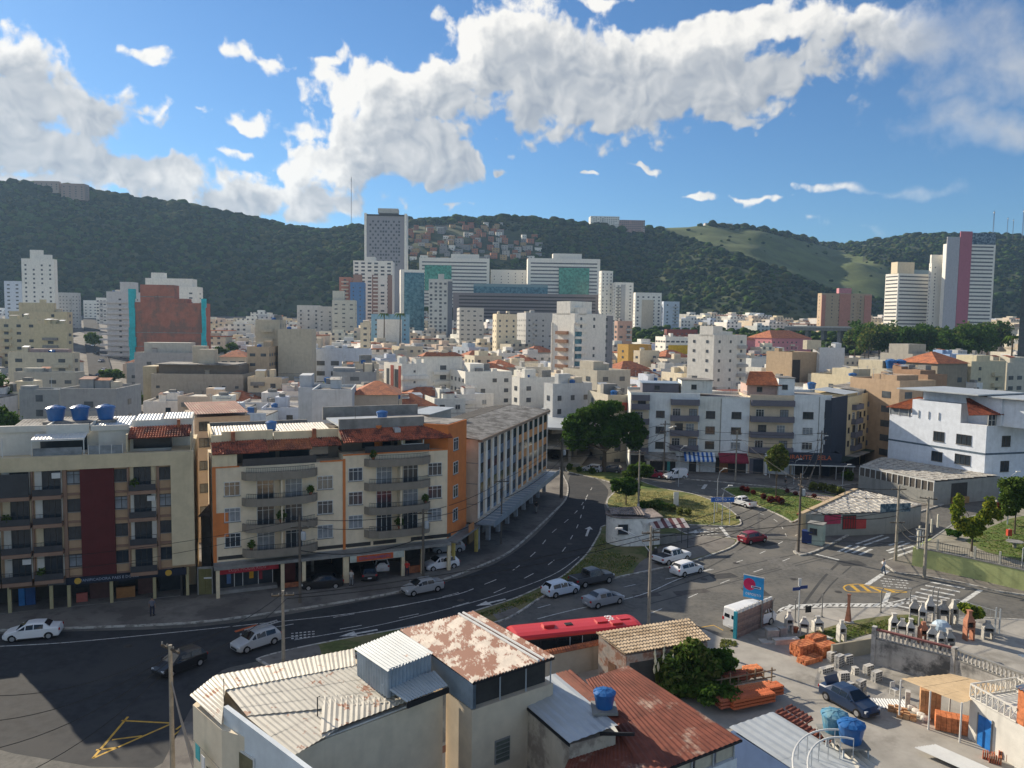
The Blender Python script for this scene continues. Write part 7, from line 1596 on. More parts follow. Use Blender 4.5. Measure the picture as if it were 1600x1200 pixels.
# ================================================================ the city behind
TAKEN = []
WH = (.78,.75,.67);CR = (.70,.60,.43);GY = (.42,.42,.41);BG = (.60,.52,.40);BLUEW = (.54,.59,.66);PK = (.55,.24,.26);OCH = (.50,.30,.08);RD = (.30,.06,.04)
WINK = mat('far_window',(.075,.085,.095),.3,.5,.4,spec=.5)
def clear_of(x,y,r):
 for (a,b,c) in TAKEN:
  if (x - a) ** 2 + (y - b) ** 2 < (r + c) ** 2:return False
 return True
def wingrid(r,W_,D,H,fh=2.9,cs=3.0,ww=1.3,wh=1.2,sides=(0,-1,1),z0=1.6,m=None,jitter=None,strips=None,base=0,name='window_grid'):
 """all windows of a far facade, joined; strips=True gives ribbon windows"""
 mb = MB().use(m or WINK);rs = jitter or rnd
 if not strips and m is None and ww == 1.3:ww = rs.choice((1.0,1.3,1.6,2.0));wh = rs.choice((.9,1.1,1.3));cs *= rs.choice((.85,1,1.2))
 bal = None if strips or W_ < 7 or rs.random() < .45 else rs.randrange(max(1,int(W_ / cs)))
 if bal is not None:
  b = MB().use(r.children[0].data.materials[0] if rs.random() < .6 else rs.choice((CONC,wallm(GY),wallm(BG))));n = max(1,int(W_ / cs));x = W_ * (bal + .5) / n
  for k in range(1,int((H - base) / fh)):b.box(x - cs * .45,-.9,base + k * fh - .1,x + cs * .45,-.005,base + k * fh + .9)
  b.build('balcony_stack',r,kind='stuff')
 for s in sides:
  L = W_ if s == 0 else D;n = max(1,int(L / cs));nz = int((H - base) / fh)
  for k in range(nz):
   z = base + z0 + k * fh
   if z + wh > H:continue
   if strips:
    seg = [(.04 * L,.96 * L)]
   else:seg = [(L * (i + .5) / n - ww / 2,L * (i + .5) / n + ww / 2) for i in range(n) if rs.random() > .12]
   for a,b in seg:
    if s == 0:mb.box(a,-.07,z - wh / 2 + .4,b,-.004,z + wh / 2 + .4)
    elif s == -1:mb.box(-.07,a,z - wh / 2 + .4,-.004,b,z + wh / 2 + .4)
    else:mb.box(W_ + .004,a,z - wh / 2 + .4,W_ + .07,b,z + wh / 2 + .4)
 return mb.build(name,r,kind='stuff')
def cb(lb,uL,uC,uR,Y_,th,vt,c,name='apartment_block',cat='building',D0=12,W0=12,win=True,roof=None,extra=None,group='city buildings',nm_parapet=True,**kw):
 """building from its nearest corner: pixel columns of the left end, near corner and right end"""
 C_ = PD(uC,vt,Y_);zb = ground_z(C_.x,C_.y) - 2;H = C_.z - zb;t = R(th);dx = Vector((math.cos(t),math.sin(t)));dy = Vector((-math.sin(t),math.cos(t)))
 def reach(u,d,dflt):
  if u == uC:return dflt
  k = (lambda q:q.x / q.y)(ray(u,vt));den = d.x - k * d.y
  v = (k * C_.y - C_.x) / den if abs(den) > 1e-4 else dflt
  return dflt if v < 3 or v > (200 if d is dx else 45) else v
 if uR < 125:D0 = 5
 W_ = reach(uR,dx,W0);D = reach(uL,dy,D0)
 r = thing(name,lb,cat,(C_.x,C_.y,zb),t,group);wm = wallm(c,.45)
 strip('wall',r,wm,(0,0,0,W_,D,H));
 if nm_parapet:strip('parapet',r,wm,(0,0,H,W_,.25,H + .6),(0,.25,H,.25,D,H + .6),(W_ - .25,.25,H,W_,D,H + .6),(.25,D - .25,H,W_ - .25,D,H + .6));strip('roof',r,roof or ROOFC,(.25,.25,H,W_ - .25,D - .25,H + .1))
 if win:wingrid(r,W_,D,H,**kw)
 cx,cy = C_.x + dx.x * W_ / 2 + dy.x * D / 2,C_.y + dx.y * W_ / 2 + dy.y * D / 2;TAKEN.append((cx,cy,max(W_,D) * .55))
 if extra:extra(r,W_,D,H,wm)
 if Y_ < 460 and nm_parapet:clutter(r,W_,D,H,wm,int(uC) + 7)
 return r,W_,D,H,wm
def clutter(r,W_,D,H,wm,seed,n=None):
 """what flat roofs collect: sheet covers, vents, tubs, ducts, aerials, stained lean-tos"""
 q = random.Random(seed);z = H + .12
 for k in range(n or q.randint(3,6)):
  x,y = q.uniform(.08,.75) * W_,q.uniform(.12,.7) * D;t = q.random();w,d = q.uniform(1.2,3.4),q.uniform(1.2,3.2);w,d = min(w,W_ * .95 - x),min(d,D * .92 - y)
  if w < .4 or d < .4:continue
  if t < .3:m = MB().use(q.choice((METG,METS,METR,CLAYO,METW)));h = q.uniform(1.2,2.2);m.face([(x,y,z + h),(x + w,y,z + h),(x + w,y + d,z + h + .4),(x,y + d,z + h + .4)]);m.build('lean_to_roof',r);strip('lean_to_wall',r,wm,(x + .1,y + .2,z,x + w - .1,y + d,z + h))
  elif t < .5:strip('roof_hut',r,q.choice((wm,CONC,wallm(BG))),(x,y,z,x + w,y + d,z + q.uniform(1,2.6)))
  elif t < .62:MB().use(BLUEP if q.random() < .5 else METS).lathe([(.6,0),(.75,1.0),(.5,1.15),(.05,1.25)],10,(x,y,z)).build('tub',r)
  elif t < .8:strip('duct',r,METG,(x,y,z + .1,x + w,y + .25,z + .4))
  else:m = MB().use(METG);m.tube([(x,y,z),(x,y,z + 2.6)],.05,4);m.box(x - .5,y - .03,z + 2.3,x + .5,y + .03,z + 2.36);m.build('aerial',r)
def top_box(x0,x1,y0,y1,h,c=None,nm='stair_tower'):
 def f(r,W_,D,H,wm):strip(nm,r,wallm(c) if c else wm,(W_ * x0,D * y0,H + .01,W_ * x1,D * y1,H + h))
 return f
def many(*fs):
 def f(*a):
  for g in fs:g(*a)
 return f
def box_on(m,*bx,name='panel'):
 def f(r,W_,D,H,wm):
  for (x0,y0,z0,x1,y1,z1) in bx:strip(name,r,m,(x0 * W_,y0,z0 * H,x1 * W_,y1,z1 * H))
 return f
GG = mat('green_curtain_wall',(.03,.22,.15),.2,.5,.5,col2=(.08,.36,.25),c2scale=.5,spec=.6);TEAL = mat('teal_glass',(.05,.15,.20),.25,.4,.4,col2=(.12,.26,.30),c2scale=.4);BRK = mat('red_block_wall',(.40,.17,.12),.95,.15,.3,col2=(.24,.15,.12),c2scale=.12,streak=.4);NET = mat('turquoise_net',(.04,.45,.50),.8,.2,.6)
def landmarks():
 # ---- left
 cb('slim white tower standing alone before the dark hill at the far left',31,33,84,520,8,405,WH,extra=many(top_box(.25,.62,.2,.7,6.5),top_box(.62,.9,.2,.6,3.5)),fh=3.0,cs=5,ww=1.2,sides=(0,))
 cb('white block behind the slim white tower at the left edge',0,6,33,600,8,440,BLUEW,fh=3,cs=5);cb('blue-grey block right of the slim white tower',84,86,122,640,8,458,GY);cb('small white block at the end of the left street',126,130,152,760,8,470,WH);cb('white block closing the left street under the hill',148,150,166,700,8,466,WH)
 cb('broad cream block with a stepped blank gable left of the street',-30,14,105,345,6,488,(.58,.50,.33),D0=16,cs=9,extra=many(top_box(.15,.75,.2,.7,4.5),top_box(.5,.6,.3,.5,6)));cb('cream block with big openings in front of the stepped gable',-30,-20,58,300,6,500,(.60,.53,.36),cs=5);cb('pale yellow house with a curved roofline left of the street',50,53,104,290,6,508,(.58,.50,.32),cs=7)
 cb('low cream house with metal roofs beside the left street',-30,12,113,235,6,553,(.55,.50,.38),roof=METS,cs=6,extra=top_box(.3,.9,.3,.8,1.6,(.4,.3,.28)));cb('low grey house with a white flat roof beside the street corner',-40,22,118,190,6,585,(.42,.40,.34),roof=METG,extra=top_box(.1,.4,.3,.8,1.5));cb('grey-rendered warehouse behind the three blue tanks',10,30,92,150,6,613,(.33,.34,.33),roof=METS,cs=8,extra=top_box(.0,.3,.1,.6,1.2));cb('flat concrete terrace house right of the grey warehouse',92,94,182,140,6,612,(.34,.34,.33),cs=9)
 cb('tall white windowless gable behind the turquoise netting',160,166,208,420,6,457,(.58,.58,.56),cs=20,extra=top_box(.45,.95,.2,.8,6))
 cb('white block with a stepped top rising behind the brick construction',224,226,308,480,6,448,WH,cs=6,extra=many(top_box(0,.9,.1,.9,5.5),top_box(.1,.35,.2,.6,9)))
 r,W_,D,H,wm = cb('unfinished red brick block wrapped at its edges in turquoise netting',203,207,317,360,6,472,(.4,.13,.09),name='construction_block',win=False,nm_parapet=False)
 strip('brick_wall',r,BRK,(0,-.05,0,W_,0,H),(.10 * W_,1,H,.58 * W_,D * .7,H + 8.3),(.58 * W_ + .01,1,H,.76 * W_,D * .7,H + 2));strip('concrete_band',r,CONC,*[(0,-.09,z,W_,-.051,z + .35) for z in (6.8,13.5,20)],(.1 * W_,.9,H + 2.5,.58 * W_,.99,H + 2.9))
 for x0,x1,z1 in ((-1.6,1.2,H + 6),(W_ - .6,W_ + 1.2,H + 2)):
  m = MB().use(NET);rr = random.Random(3)
  for k in range(9):
   z = z1 * k / 9;w0,w1 = rr.uniform(-.5,.5),rr.uniform(-.3,.3);m.box(x0 + w0 * .5,-.8,z,x1 + w1,.9,z + z1 / 9 + .1)
  m.build('netting',r)
 r,W_,D,H,wm = cb('long beige block with roof terraces and rows of tiny windows in the left middle',226,236,380,215,4,587,(.40,.35,.28),cs=3.2,ww=1.0,wh=.7,sides=(0,),D0=14)
 strip('set_back_floor',r,wallm((.20,.17,.14)),(1,3,H,W_ - 2,D,H + 3));strip('canopy_roof',r,ROOFC,(.5,1.2,H + 3,W_ * .9,D,H + 3.3));strip('stair_tower',r,wallm((.52,.46,.36)),(W_ * .45,5,H + 3.3,W_ * .62,9,H + 7.4),(W_ * .33,9,H + 3.3,W_ * .48,12,H + 8.2));strip('left_wing',r,wallm((.50,.42,.28)),(-3.8,4,0,-.01,D,H + 2.4))
 cb('grey flat-roofed block between the construction and the long beige block',206,210,300,270,4,553,(.42,.40,.38),extra=top_box(.1,.9,.3,.8,4,(.5,.48,.42)),cs=8);cb('pale block with orange hip roof right of the construction',340,344,384,280,4,560,BG,extra=hip)
 cb('peach block behind the right end of the long beige block',383,386,420,230,4,545,(.50,.38,.26))
 cb('tall beige double tower block, left slab of the pair',396,399,437,245,8,502,(.50,.45,.35),cs=4.5,sides=(1,),D0=14);cb('tall beige double tower block, right slab of the pair',430,434,487,238,8,517,(.50,.45,.35),cs=30,sides=(),D0=12,win=False,extra=box_on(CONC,(0,-.03,.5,1,-.004,.505),(0,-.03,.25,1,-.004,.255),name='joint'))
 # ---- centre near
 cb('white two-tier house with a sloping parapet behind the cream blocks',460,466,520,150,10,610,(.48,.50,.52),cs=8,extra=top_box(0,.35,.2,.8,2.8));cb('large grey gable house right of the white two-tier house',517,520,588,175,10,585,(.33,.33,.33),cs=14,roof=METS,extra=top_box(0,.5,.1,.6,1.4));cb('low pale house with a square window behind the right cream block',484,487,550,132,8,614,(.50,.53,.55),cs=6);cb('stained white house under a brown gable behind the orange building',549,553,622,140,8,622,(.40,.37,.32),extra=hip)
 cb('narrow block with vertical brick-red stripes and a blank white side',600,628,667,205,35,572,WH,sides=(0,),cs=9,ww=.6,wh=.6,extra=lambda r,W_,D,H,wm:(strip('red_strip',r,wallm((.33,.08,.06)),(-.06,.5,0,-.004,D * .18,H),(-.06,D * .45,0,-.004,D * .62,H)),strip('dark_strip',r,WINK,(-.05,D * .2,1,-.003,D * .4,H - 1),(-.05,D * .7,1,-.003,D * .85,H - 1))))
 cb('white block with clay gable behind the red-striped block',655,662,722,225,30,560,WH,cs=6,extra=hip)
 cb('white office with ribbon windows left of the red-striped block',487,490,578,255,8,548,BLUEW,fh=3.4,cs=4,ww=2.6,wh=1.5,sides=(0,));cb('cream terrace block left of the red-striped block',530,534,592,195,12,572,(.52,.46,.36),cs=7)
 for a in ((722,727,800,215,22,584,WH,'wide white building just behind the round office roofs'),(800,812,868,190,30,594,WH,'white building with ochre roof edge left of the white-tower complex'),(850,864,925,165,32,604,(.56,.56,.54),'white three-storey block above the big dark tree'),(925,933,985,185,32,583,(.50,.45,.36),'white block with two brick-red balcony bands above the grey row')):
  r,W_,D,H,wm = cb(a[7],a[0],a[1],a[2],a[3],a[4],a[5],a[6],cs=4,D0=14,extra=top_box(.2,.5,.3,.7,2.6))
  if a[1] == 933:
   for k in range(2):strip('balcony',r,wallm((.22,.07,.05)),(W_ * .12,-.9,6 + k * 3.4,W_ * .45,-.004,7 + k * 3.4),(W_ * .6,-.9,6 + k * 3.4,W_ * .95,-.004,7 + k * 3.4))
 r,W_,D,H,wm = cb('house with a brick-red top balcony left of the slate row',946,950,983,153,14,622,(.44,.40,.32),cs=5);strip('balcony',r,wallm((.30,.07,.05)),(W_ * .3,-.9,H - 2.4,W_ * 1.0,-.004,H - .9))
 # station canopy behind the big tree
 f = Fac(PD(846,660,150),PD(915,652,215));r = f.root('station_canopy','long flat station canopy and dark platforms behind the big dark tree','station');strip('roof',r,METG,(-2,-6,7.2,f.W,6,7.6));strip('platform',r,CONC,(-2,-8,3.4,f.W,8,3.9),(-2,-8,.1,f.W,8,.8));strip('mezzanine_wall',r,DARKIN,(0,5,.8,f.W,5.3,7.2))
 for k in range(9):strip('column',r,CONC,(k * f.W / 9,-6,.8,k * f.W / 9 + .5,-5.4,7.2))
 # white complex in the centre
 r,W_,D,H,wm = cb('tall white complex with brown balconies on its left face, centre of the city',863,898,958,300,38,492,WH,cs=7,ww=1,sides=(0,),D0=16,extra=many(top_box(.0,.55,.2,.8,5.4),top_box(.1,.3,-.0,.2,3.0)))
 brn = wallm((.30,.17,.11))
 for k in range(7):strip('balcony',r,brn,(-1.2,D * .25,5 + k * 3.3,-.004,D * .75,6.3 + k * 3.3))
 strip('glass_strip',r,TEAL,(.3,-.08,3,W_ * .18,-.004,H * .82));strip('grey_edge',r,wallm((.25,.25,.26)),(W_ * .82,-.06,0,W_,-.003,H));strip('white_fin',r,wm,(-.5,-.3,0,-.003,.3,H - 3),(-.5,D - .4,0,-.003,D,H - 3))
 r,W_,D,H,wm = cb('slender white tower of small windows with a sunlit left face, right of centre',1075,1116,1167,232,36,526,(.68,.66,.60),fh=2.9,cs=4.2,ww=.9,wh=.9,sides=(0,-1),extra=many(top_box(-.0,.28,.05,.55,3.2),top_box(.35,.8,.3,.8,1.6)))
 cb('pink block with an orange-red tiled roof and rows of windows',1167,1206,1268,430,30,530,PK,fh=3.2,cs=4.2,extra=hip);cb('pale pink low wing left of the orange-roofed pink block',1148,1153,1180,415,30,533,PK,extra=hip)
 cb('brown and white slab with an open stairwell, right middle',1234,1238,1280,262,26,553,(.40,.30,.20),cs=30,sides=(),win=False,extra=lambda r,W_,D,H,wm:strip('stairwell',r,DARKIN,(W_ * .02,-.05,2,W_ * .30,-.003,H - 2)));cb('tall plain white gable right of the brown stairwell slab',1270,1281,1320,266,26,546,(.58,.59,.60),cs=30,sides=(),win=False,extra=top_box(-.45,.1,.2,.8,3.2,(.56,.50,.38)))
 cb('white low block behind the slender white tower',1168,1174,1232,330,26,562,(.66,.66,.62));cb('ochre yellow block above the centre roofs',965,982,1018,370,30,540,OCH,cs=5);cb('cream block right of the ochre one',990,1000,1030,340,30,550,CR,cs=4);cb('pinkish row block right of the white complex',960,965,988,430,20,503,(.5,.33,.26))
 cb('low white hall with yellow gable ornament',1036,1040,1086,400,15,528,WH,extra=box_on(mat('yellow_ornament',(.6,.38,.03)),(.1,-.3,.55,.8,-.05,.8)));cb('maroon-roofed hall in front of the green bank',1038,1042,1090,470,10,516,(.2,.08,.07))
 # ---- right middle
 for (a,b,c,Y_,v,col,lb,ex) in ((1325,1332,1400,170,592,(.52,.46,.33),'cream flat block behind the side-street houses',top_box(.2,.6,.2,.7,2)),(1380,1386,1440,185,580,(.50,.45,.34),'cream block carrying two blue tanks, right middle',top_box(.1,.6,.2,.8,2.4)),(1420,1426,1460,240,556,(.36,.34,.30),'grey concrete tower-like block, right middle',top_box(.1,.9,.2,.8,3.6)),(1458,1465,1512,200,572,(.30,.26,.20),'dark-roofed house with glazed terrace, right middle',hip),(1400,1406,1462,150,600,(.42,.30,.20),'brown terrace house behind the blue-white building',top_box(.2,.8,.2,.7,1.5)),(1480,1484,1516,280,556,(.30,.42,.62),'small bright blue-walled block',top_box(.2,.4,.2,.5,2)),(1512,1518,1572,205,568,(.60,.54,.38),'cream house with a white rail at the right',top_box(.5,.9,.3,.8,2)),(1566,1574,1640,215,570,(.58,.54,.44),'cream house cut by the right edge',top_box(.3,.7,.2,.7,2)),(1300,1306,1345,250,590,(.55,.50,.40),'small cream house under the white gable slab',top_box(.3,.7,.2,.7,1.6)),(1440,1450,1480,165,590,(.35,.22,.14),'brick terrace with an awning behind the blue-white building',top_box(.1,.9,.2,.7,1.4))):
  cb(lb,a,b,c,Y_,24,v,col,cs=4,extra=ex)
 for (u,v,Y_,lb) in ((1392,571,187,'left one of the two blue tanks on the cream block at right'),(1406,571,188,'right one of the two blue tanks on the cream block at right'),(512,594,180,'blue tank on the roof edge left of the grey gable house'),(1332,588,172,'blue tank on the cream flat block behind the side street'),(1268,603,160,'small blue tank behind the navy gable wall'),(620,618,150,'blue barrel tank beside the leafy yard behind the orange building')):
  p = PD(u,v + 5,Y_);tank(p,2.4 if Y_ > 180 else 1.6,lb)
 cb('dark glass tower sliced by the right edge',1597,1597,1597,300,-34,440,(.10,.12,.12),fh=3,strips=True,sides=(0,-1))
 # ---- far centre
 def hotel(r,W_,D,H,wm):
  m = MB().use(WINK);rr = random.Random(2)
  for k in range(14):
   for i in range(12):
    if (i + (k // 1)) % 2 == 0 or rr.random() < .25:m.box(W_ * .1 + i * W_ * .065,-.2,H - 50 + k * 3.3,W_ * .1 + i * W_ * .065 + W_ * .045,-.004,H - 48 + k * 3.3)
  m.build('window_grid',r,kind='stuff');strip('white_frame',r,wallm(WH),(-1,-1.2,0,1.2,D,H + 2),(W_ - 1.2,-1.2,0,W_ + 1,D,H + 2));strip('penthouse',r,wallm((.45,.44,.40)),(W_ * .3,3,H + 2.6,W_ * .8,D - 3,H + 7.5));strip('top_band',r,DARKIN,(1.3,-.9,H - .5,W_ - 1.3,D,H + .9))
 cb('tall grey hotel tower with a chequered window grid in a white frame',568,571,634,780,3,336,(.28,.28,.30),win=False,D0=18,extra=hotel)
 cb('white and brown striped tower of balconies in front of the grey hotel tower',549,552,613,640,3,408,WH,D0=18,fh=3.0,cs=5,ww=3,wh=1.4,sides=(0,),extra=many(top_box(.3,.55,.2,.6,4),box_on(wallm((.30,.20,.16)),(0,-.4,0,.23,-.1,.82),(.48,-.4,0,.63,-.1,.82),(.88,-.4,0,1,-.1,.82),name='brown_strip')))
 cb('salmon slab beside the blue slab, front left of the striped tower',526,530,548,600,3,434,(.45,.20,.14),cs=5);cb('bright blue slab squeezed between the salmon slab and striped tower',545,547,568,590,3,442,(.10,.20,.38),cs=4)
 cb('teal glass office tower with a white side, right of the striped tower',618,626,663,590,12,422,WH,win=False,extra=box_on(TEAL,(.15,-.3,.1,1,-.004,.97),name='curtain_wall'));cb('white lattice-fronted tower right of the teal glass tower',665,670,707,560,6,437,(.52,.52,.48),fh=2.8,cs=3.2,ww=1.8,wh=1.5,sides=(0,),extra=many(top_box(.4,.65,.3,.7,4.5),box_on(wallm((.16,.17,.19)),(.8,-.2,0,1,-.08,.98),name='grey_strip')))
 cb('grey-white block at the left of the far centre group',460,464,500,560,6,478,(.50,.50,.47),fh=3,cs=4);cb('dark grey block with balconies in the far centre group',493,496,522,545,6,480,GY,fh=3,cs=4);cb('cream-white stepped tower of the far centre group',514,519,555,530,6,470,(.50,.49,.42),fh=3,cs=4,extra=top_box(0,.5,.2,.7,7))
 cb('light blue and white school block under the far centre towers',575,580,640,470,8,492,(.25,.42,.52),cs=4,extra=box_on(wallm(WH),(.15,-.2,0,.8,-.08,.9),name='white_bay'));cb('plain cream slab in front of the school block',560,563,578,380,8,506,CR,cs=4)
 st = dict(fh=3.6,wh=1.3,strips=True,sides=(0,))
 cb('wide white hospital wing with green glass at its left, left of the pair',651,655,765,800,2,403,WH,D0=22,extra=many(top_box(.45,.85,.2,.7,5),box_on(GG,(.08,-.9,.45,.46,-.08,.88),name='green_glass')),**st)
 cb('wide white hospital wing with green glass at its right, right of the pair',819,825,938,780,2,404,WH,D0=22,extra=many(top_box(.35,.75,.2,.7,6),box_on(GG,(.43,-.9,.33,.85,-.08,.87),name='green_glass')),**st)
 cb('low white building squeezed between the two hospital wings',764,767,822,820,2,422,WH,fh=3.2,cs=7);cb('blue-green glass link below the two hospital wings',735,740,856,745,2,444,(.2,.3,.32),win=False,extra=box_on(TEAL,(0,-.3,.3,1,-.004,.95),name='curtain_wall'))
 cb('long brown-grey parking podium under the hospital wings',700,708,940,725,2,458,(.22,.20,.20),D0=25,fh=3.2,wh=1.2,strips=True,sides=(0,),m=DARKIN)
 cb('balcony block at the right end of the hospital podium',936,940,958,700,10,424,WH,fh=3,cs=4);cb('slim grey and white twin block right of the hospital podium',957,962,990,690,8,442,WH,cs=4,extra=box_on(wallm(GY),(.3,-.3,0,.55,-.1,.97),name='grey_strip'));cb('white-framed block with beige centre under the dark hill',990,993,1034,660,6,458,WH,cs=4,extra=box_on(wallm(BG),(.25,-.3,0,.7,-.1,.85),name='beige_bay'));cb('pale low block right of the white-framed one',1034,1037,1062,640,6,472,BLUEW,cs=4)
 cb('white apartment block under the hospital podium, centre left',714,718,756,480,8,482,(.52,.50,.45),cs=4);cb('cream block with brown side near the city centre',770,776,808,420,15,492,CR,cs=4);cb('grey ribbed block right of the cream and brown one',808,822,865,430,15,490,GY,cs=4)
 # ---- far right
 cb('peach and cream apartment tower with a stepped crown at right',1278,1284,1362,650,4,459,(.48,.36,.24),D0=20,fh=2.9,cs=5,extra=many(top_box(.35,.6,.1,.7,5,PK),box_on(wallm((.52,.24,.18)),(0,-.6,0,.08,-.1,.98),(.36,-.6,0,.58,-.1,1),(.86,-.6,0,1,-.1,.98),name='peach_bay')))
 st2 = dict(fh=3.3,wh=1.2,strips=True)
 cb('white striped tower with a bright left side, lowest of the far-right group',1384,1404,1462,700,14,428,WH,sides=(0,-1),extra=many(top_box(.0,.45,.1,.6,11,CR),top_box(.45,.95,.1,.6,4.5,(.2,.28,.33))),fh=3.3,wh=1.1,strips=True);cb('white ladder-windowed slab between the far-right towers',1452,1456,1480,690,4,412,WH,cs=4,extra=top_box(.0,.7,.2,.8,8))
 cb('tallest far-right tower, white striped with a rose-pink vertical stripe',1474,1479,1556,680,4,382,WH,D0=20,sides=(0,),extra=many(box_on(wallm((.42,.15,.19)),(.26,-1.0,0,.50,-.1,1.14),name='pink_stripe'),box_on(wallm((.44,.44,.46)),(.0,-.8,0,.255,-.1,1.08),name='grey_strip'),box_on(mat('blue_dark_tiles',(.05,.09,.14),.4,.5,.8,col2=(.25,.32,.36),c2scale=.6),(.50,.5,1.0,1.0,12,1.13),name='tiled_crown')),**st2)
 # hilltop and mast
 cb('low long villa on the crest of the left hill',50,53,92,1000,3,283,(.40,.30,.24),name='hilltop_villa',D0=14,cs=6,group=None);cb('small flat annexe right of the villa on the left crest',92,95,132,1000,3,287,(.35,.25,.20),name='hilltop_villa',cs=6,group=None);cb('long white institution on the crest of the middle hill',920,923,968,1260,3,338,WH,name='hilltop_institution',D0=20,group=None);cb('reddish low wing beside the white institution on the crest',966,968,1008,1260,3,344,(.38,.25,.22),name='hilltop_institution',group=None);cb('square white block on the edge of the grassy hill',1099,1102,1145,1330,3,349,(.55,.50,.45),name='hilltop_block',D0=22,group=None)
 TR = mat('mast_steel',(.25,.22,.22),.6)
 for (u,v0,v1,Y_,w,lb) in ((549,345,277,1160,.5,'tall thin antenna mast on the ridge left of the grey hotel tower'),(1551,365,330,1480,.9,'leftmost lattice mast on the right-hand ridge'),(1573,362,340,1480,.6,'second mast from the left on the right-hand ridge'),(1582,362,343,1480,.6,'third mast from the left on the right-hand ridge'),(1597,364,328,1480,.9,'rightmost mast on the right-hand ridge')):
  p = PD(u,v0 + 12,Y_);h = zat(u,v1,Y_) - p.z;r = thing('antenna_mast',lb,'mast',p,0,'antenna masts on the ridges');m = MB().use(TR)
  for a in range(3):t = a * 2.094;m.tube([(w * math.cos(t) * 1.3,w * math.sin(t) * 1.3,0),(w * .7 * math.cos(t),w * .7 * math.sin(t),h)],w * .28,4)
  for k in range(int(h / 4)):m.box(-w,-w * .2,k * 4,w,w * .2,k * 4 + w * .4)
  m.build('lattice_shaft',r);MB().use(ALU).lathe([(w * 1.6,h * .93),(w * 1.6,h * .97)],8).build('antenna_drum',r);MB().use(TR).tube([(0,0,h),(0,0,h * 1.04)],w * .2,4).build('tip_rod',r)
 # viaduct
 f = Fac(PD(1050,520,640),PD(1350,520,560));f = Fac(PD(1225,530,560),PD(1352,530,520));r = f.root('viaduct','long pale concrete viaduct in front of the green bank at right','viaduct');z = zat(1290,512,540);strip('deck',r,CONC,(0,0,z - 2.2,f.W,9,z));strip('parapet',r,wallm(GY),(0,-.3,z,f.W,0,z + 1));strip('pier',r,CONC,*[(k * f.W / 5 + 3,2,0,k * f.W / 5 + 5.5,7,z - 2.2) for k in range(5)])
def hip(r,W_,D,H,wm):
 m = MB().use(CLAYO);h = min(W_,D) * .22 + .4;a,b = -.5,H + .62;i = min(W_,D) * .45
 p = [(a,a,b),(W_ - a,a,b),(W_ - a,D - a,b),(a,D - a,b)];q = [(i,D / 2,b + h),(W_ - i,D / 2,b + h)]
 m.face([p[0],p[1],q[1],q[0]]);m.face([p[2],p[3],q[0],q[1]]);m.face([p[1],p[2],q[1]]);m.face([p[3],p[0],q[0]]);m.face([p[3],p[2],p[1],p[0]]);m.build('hip_roof',r)
landmarks()
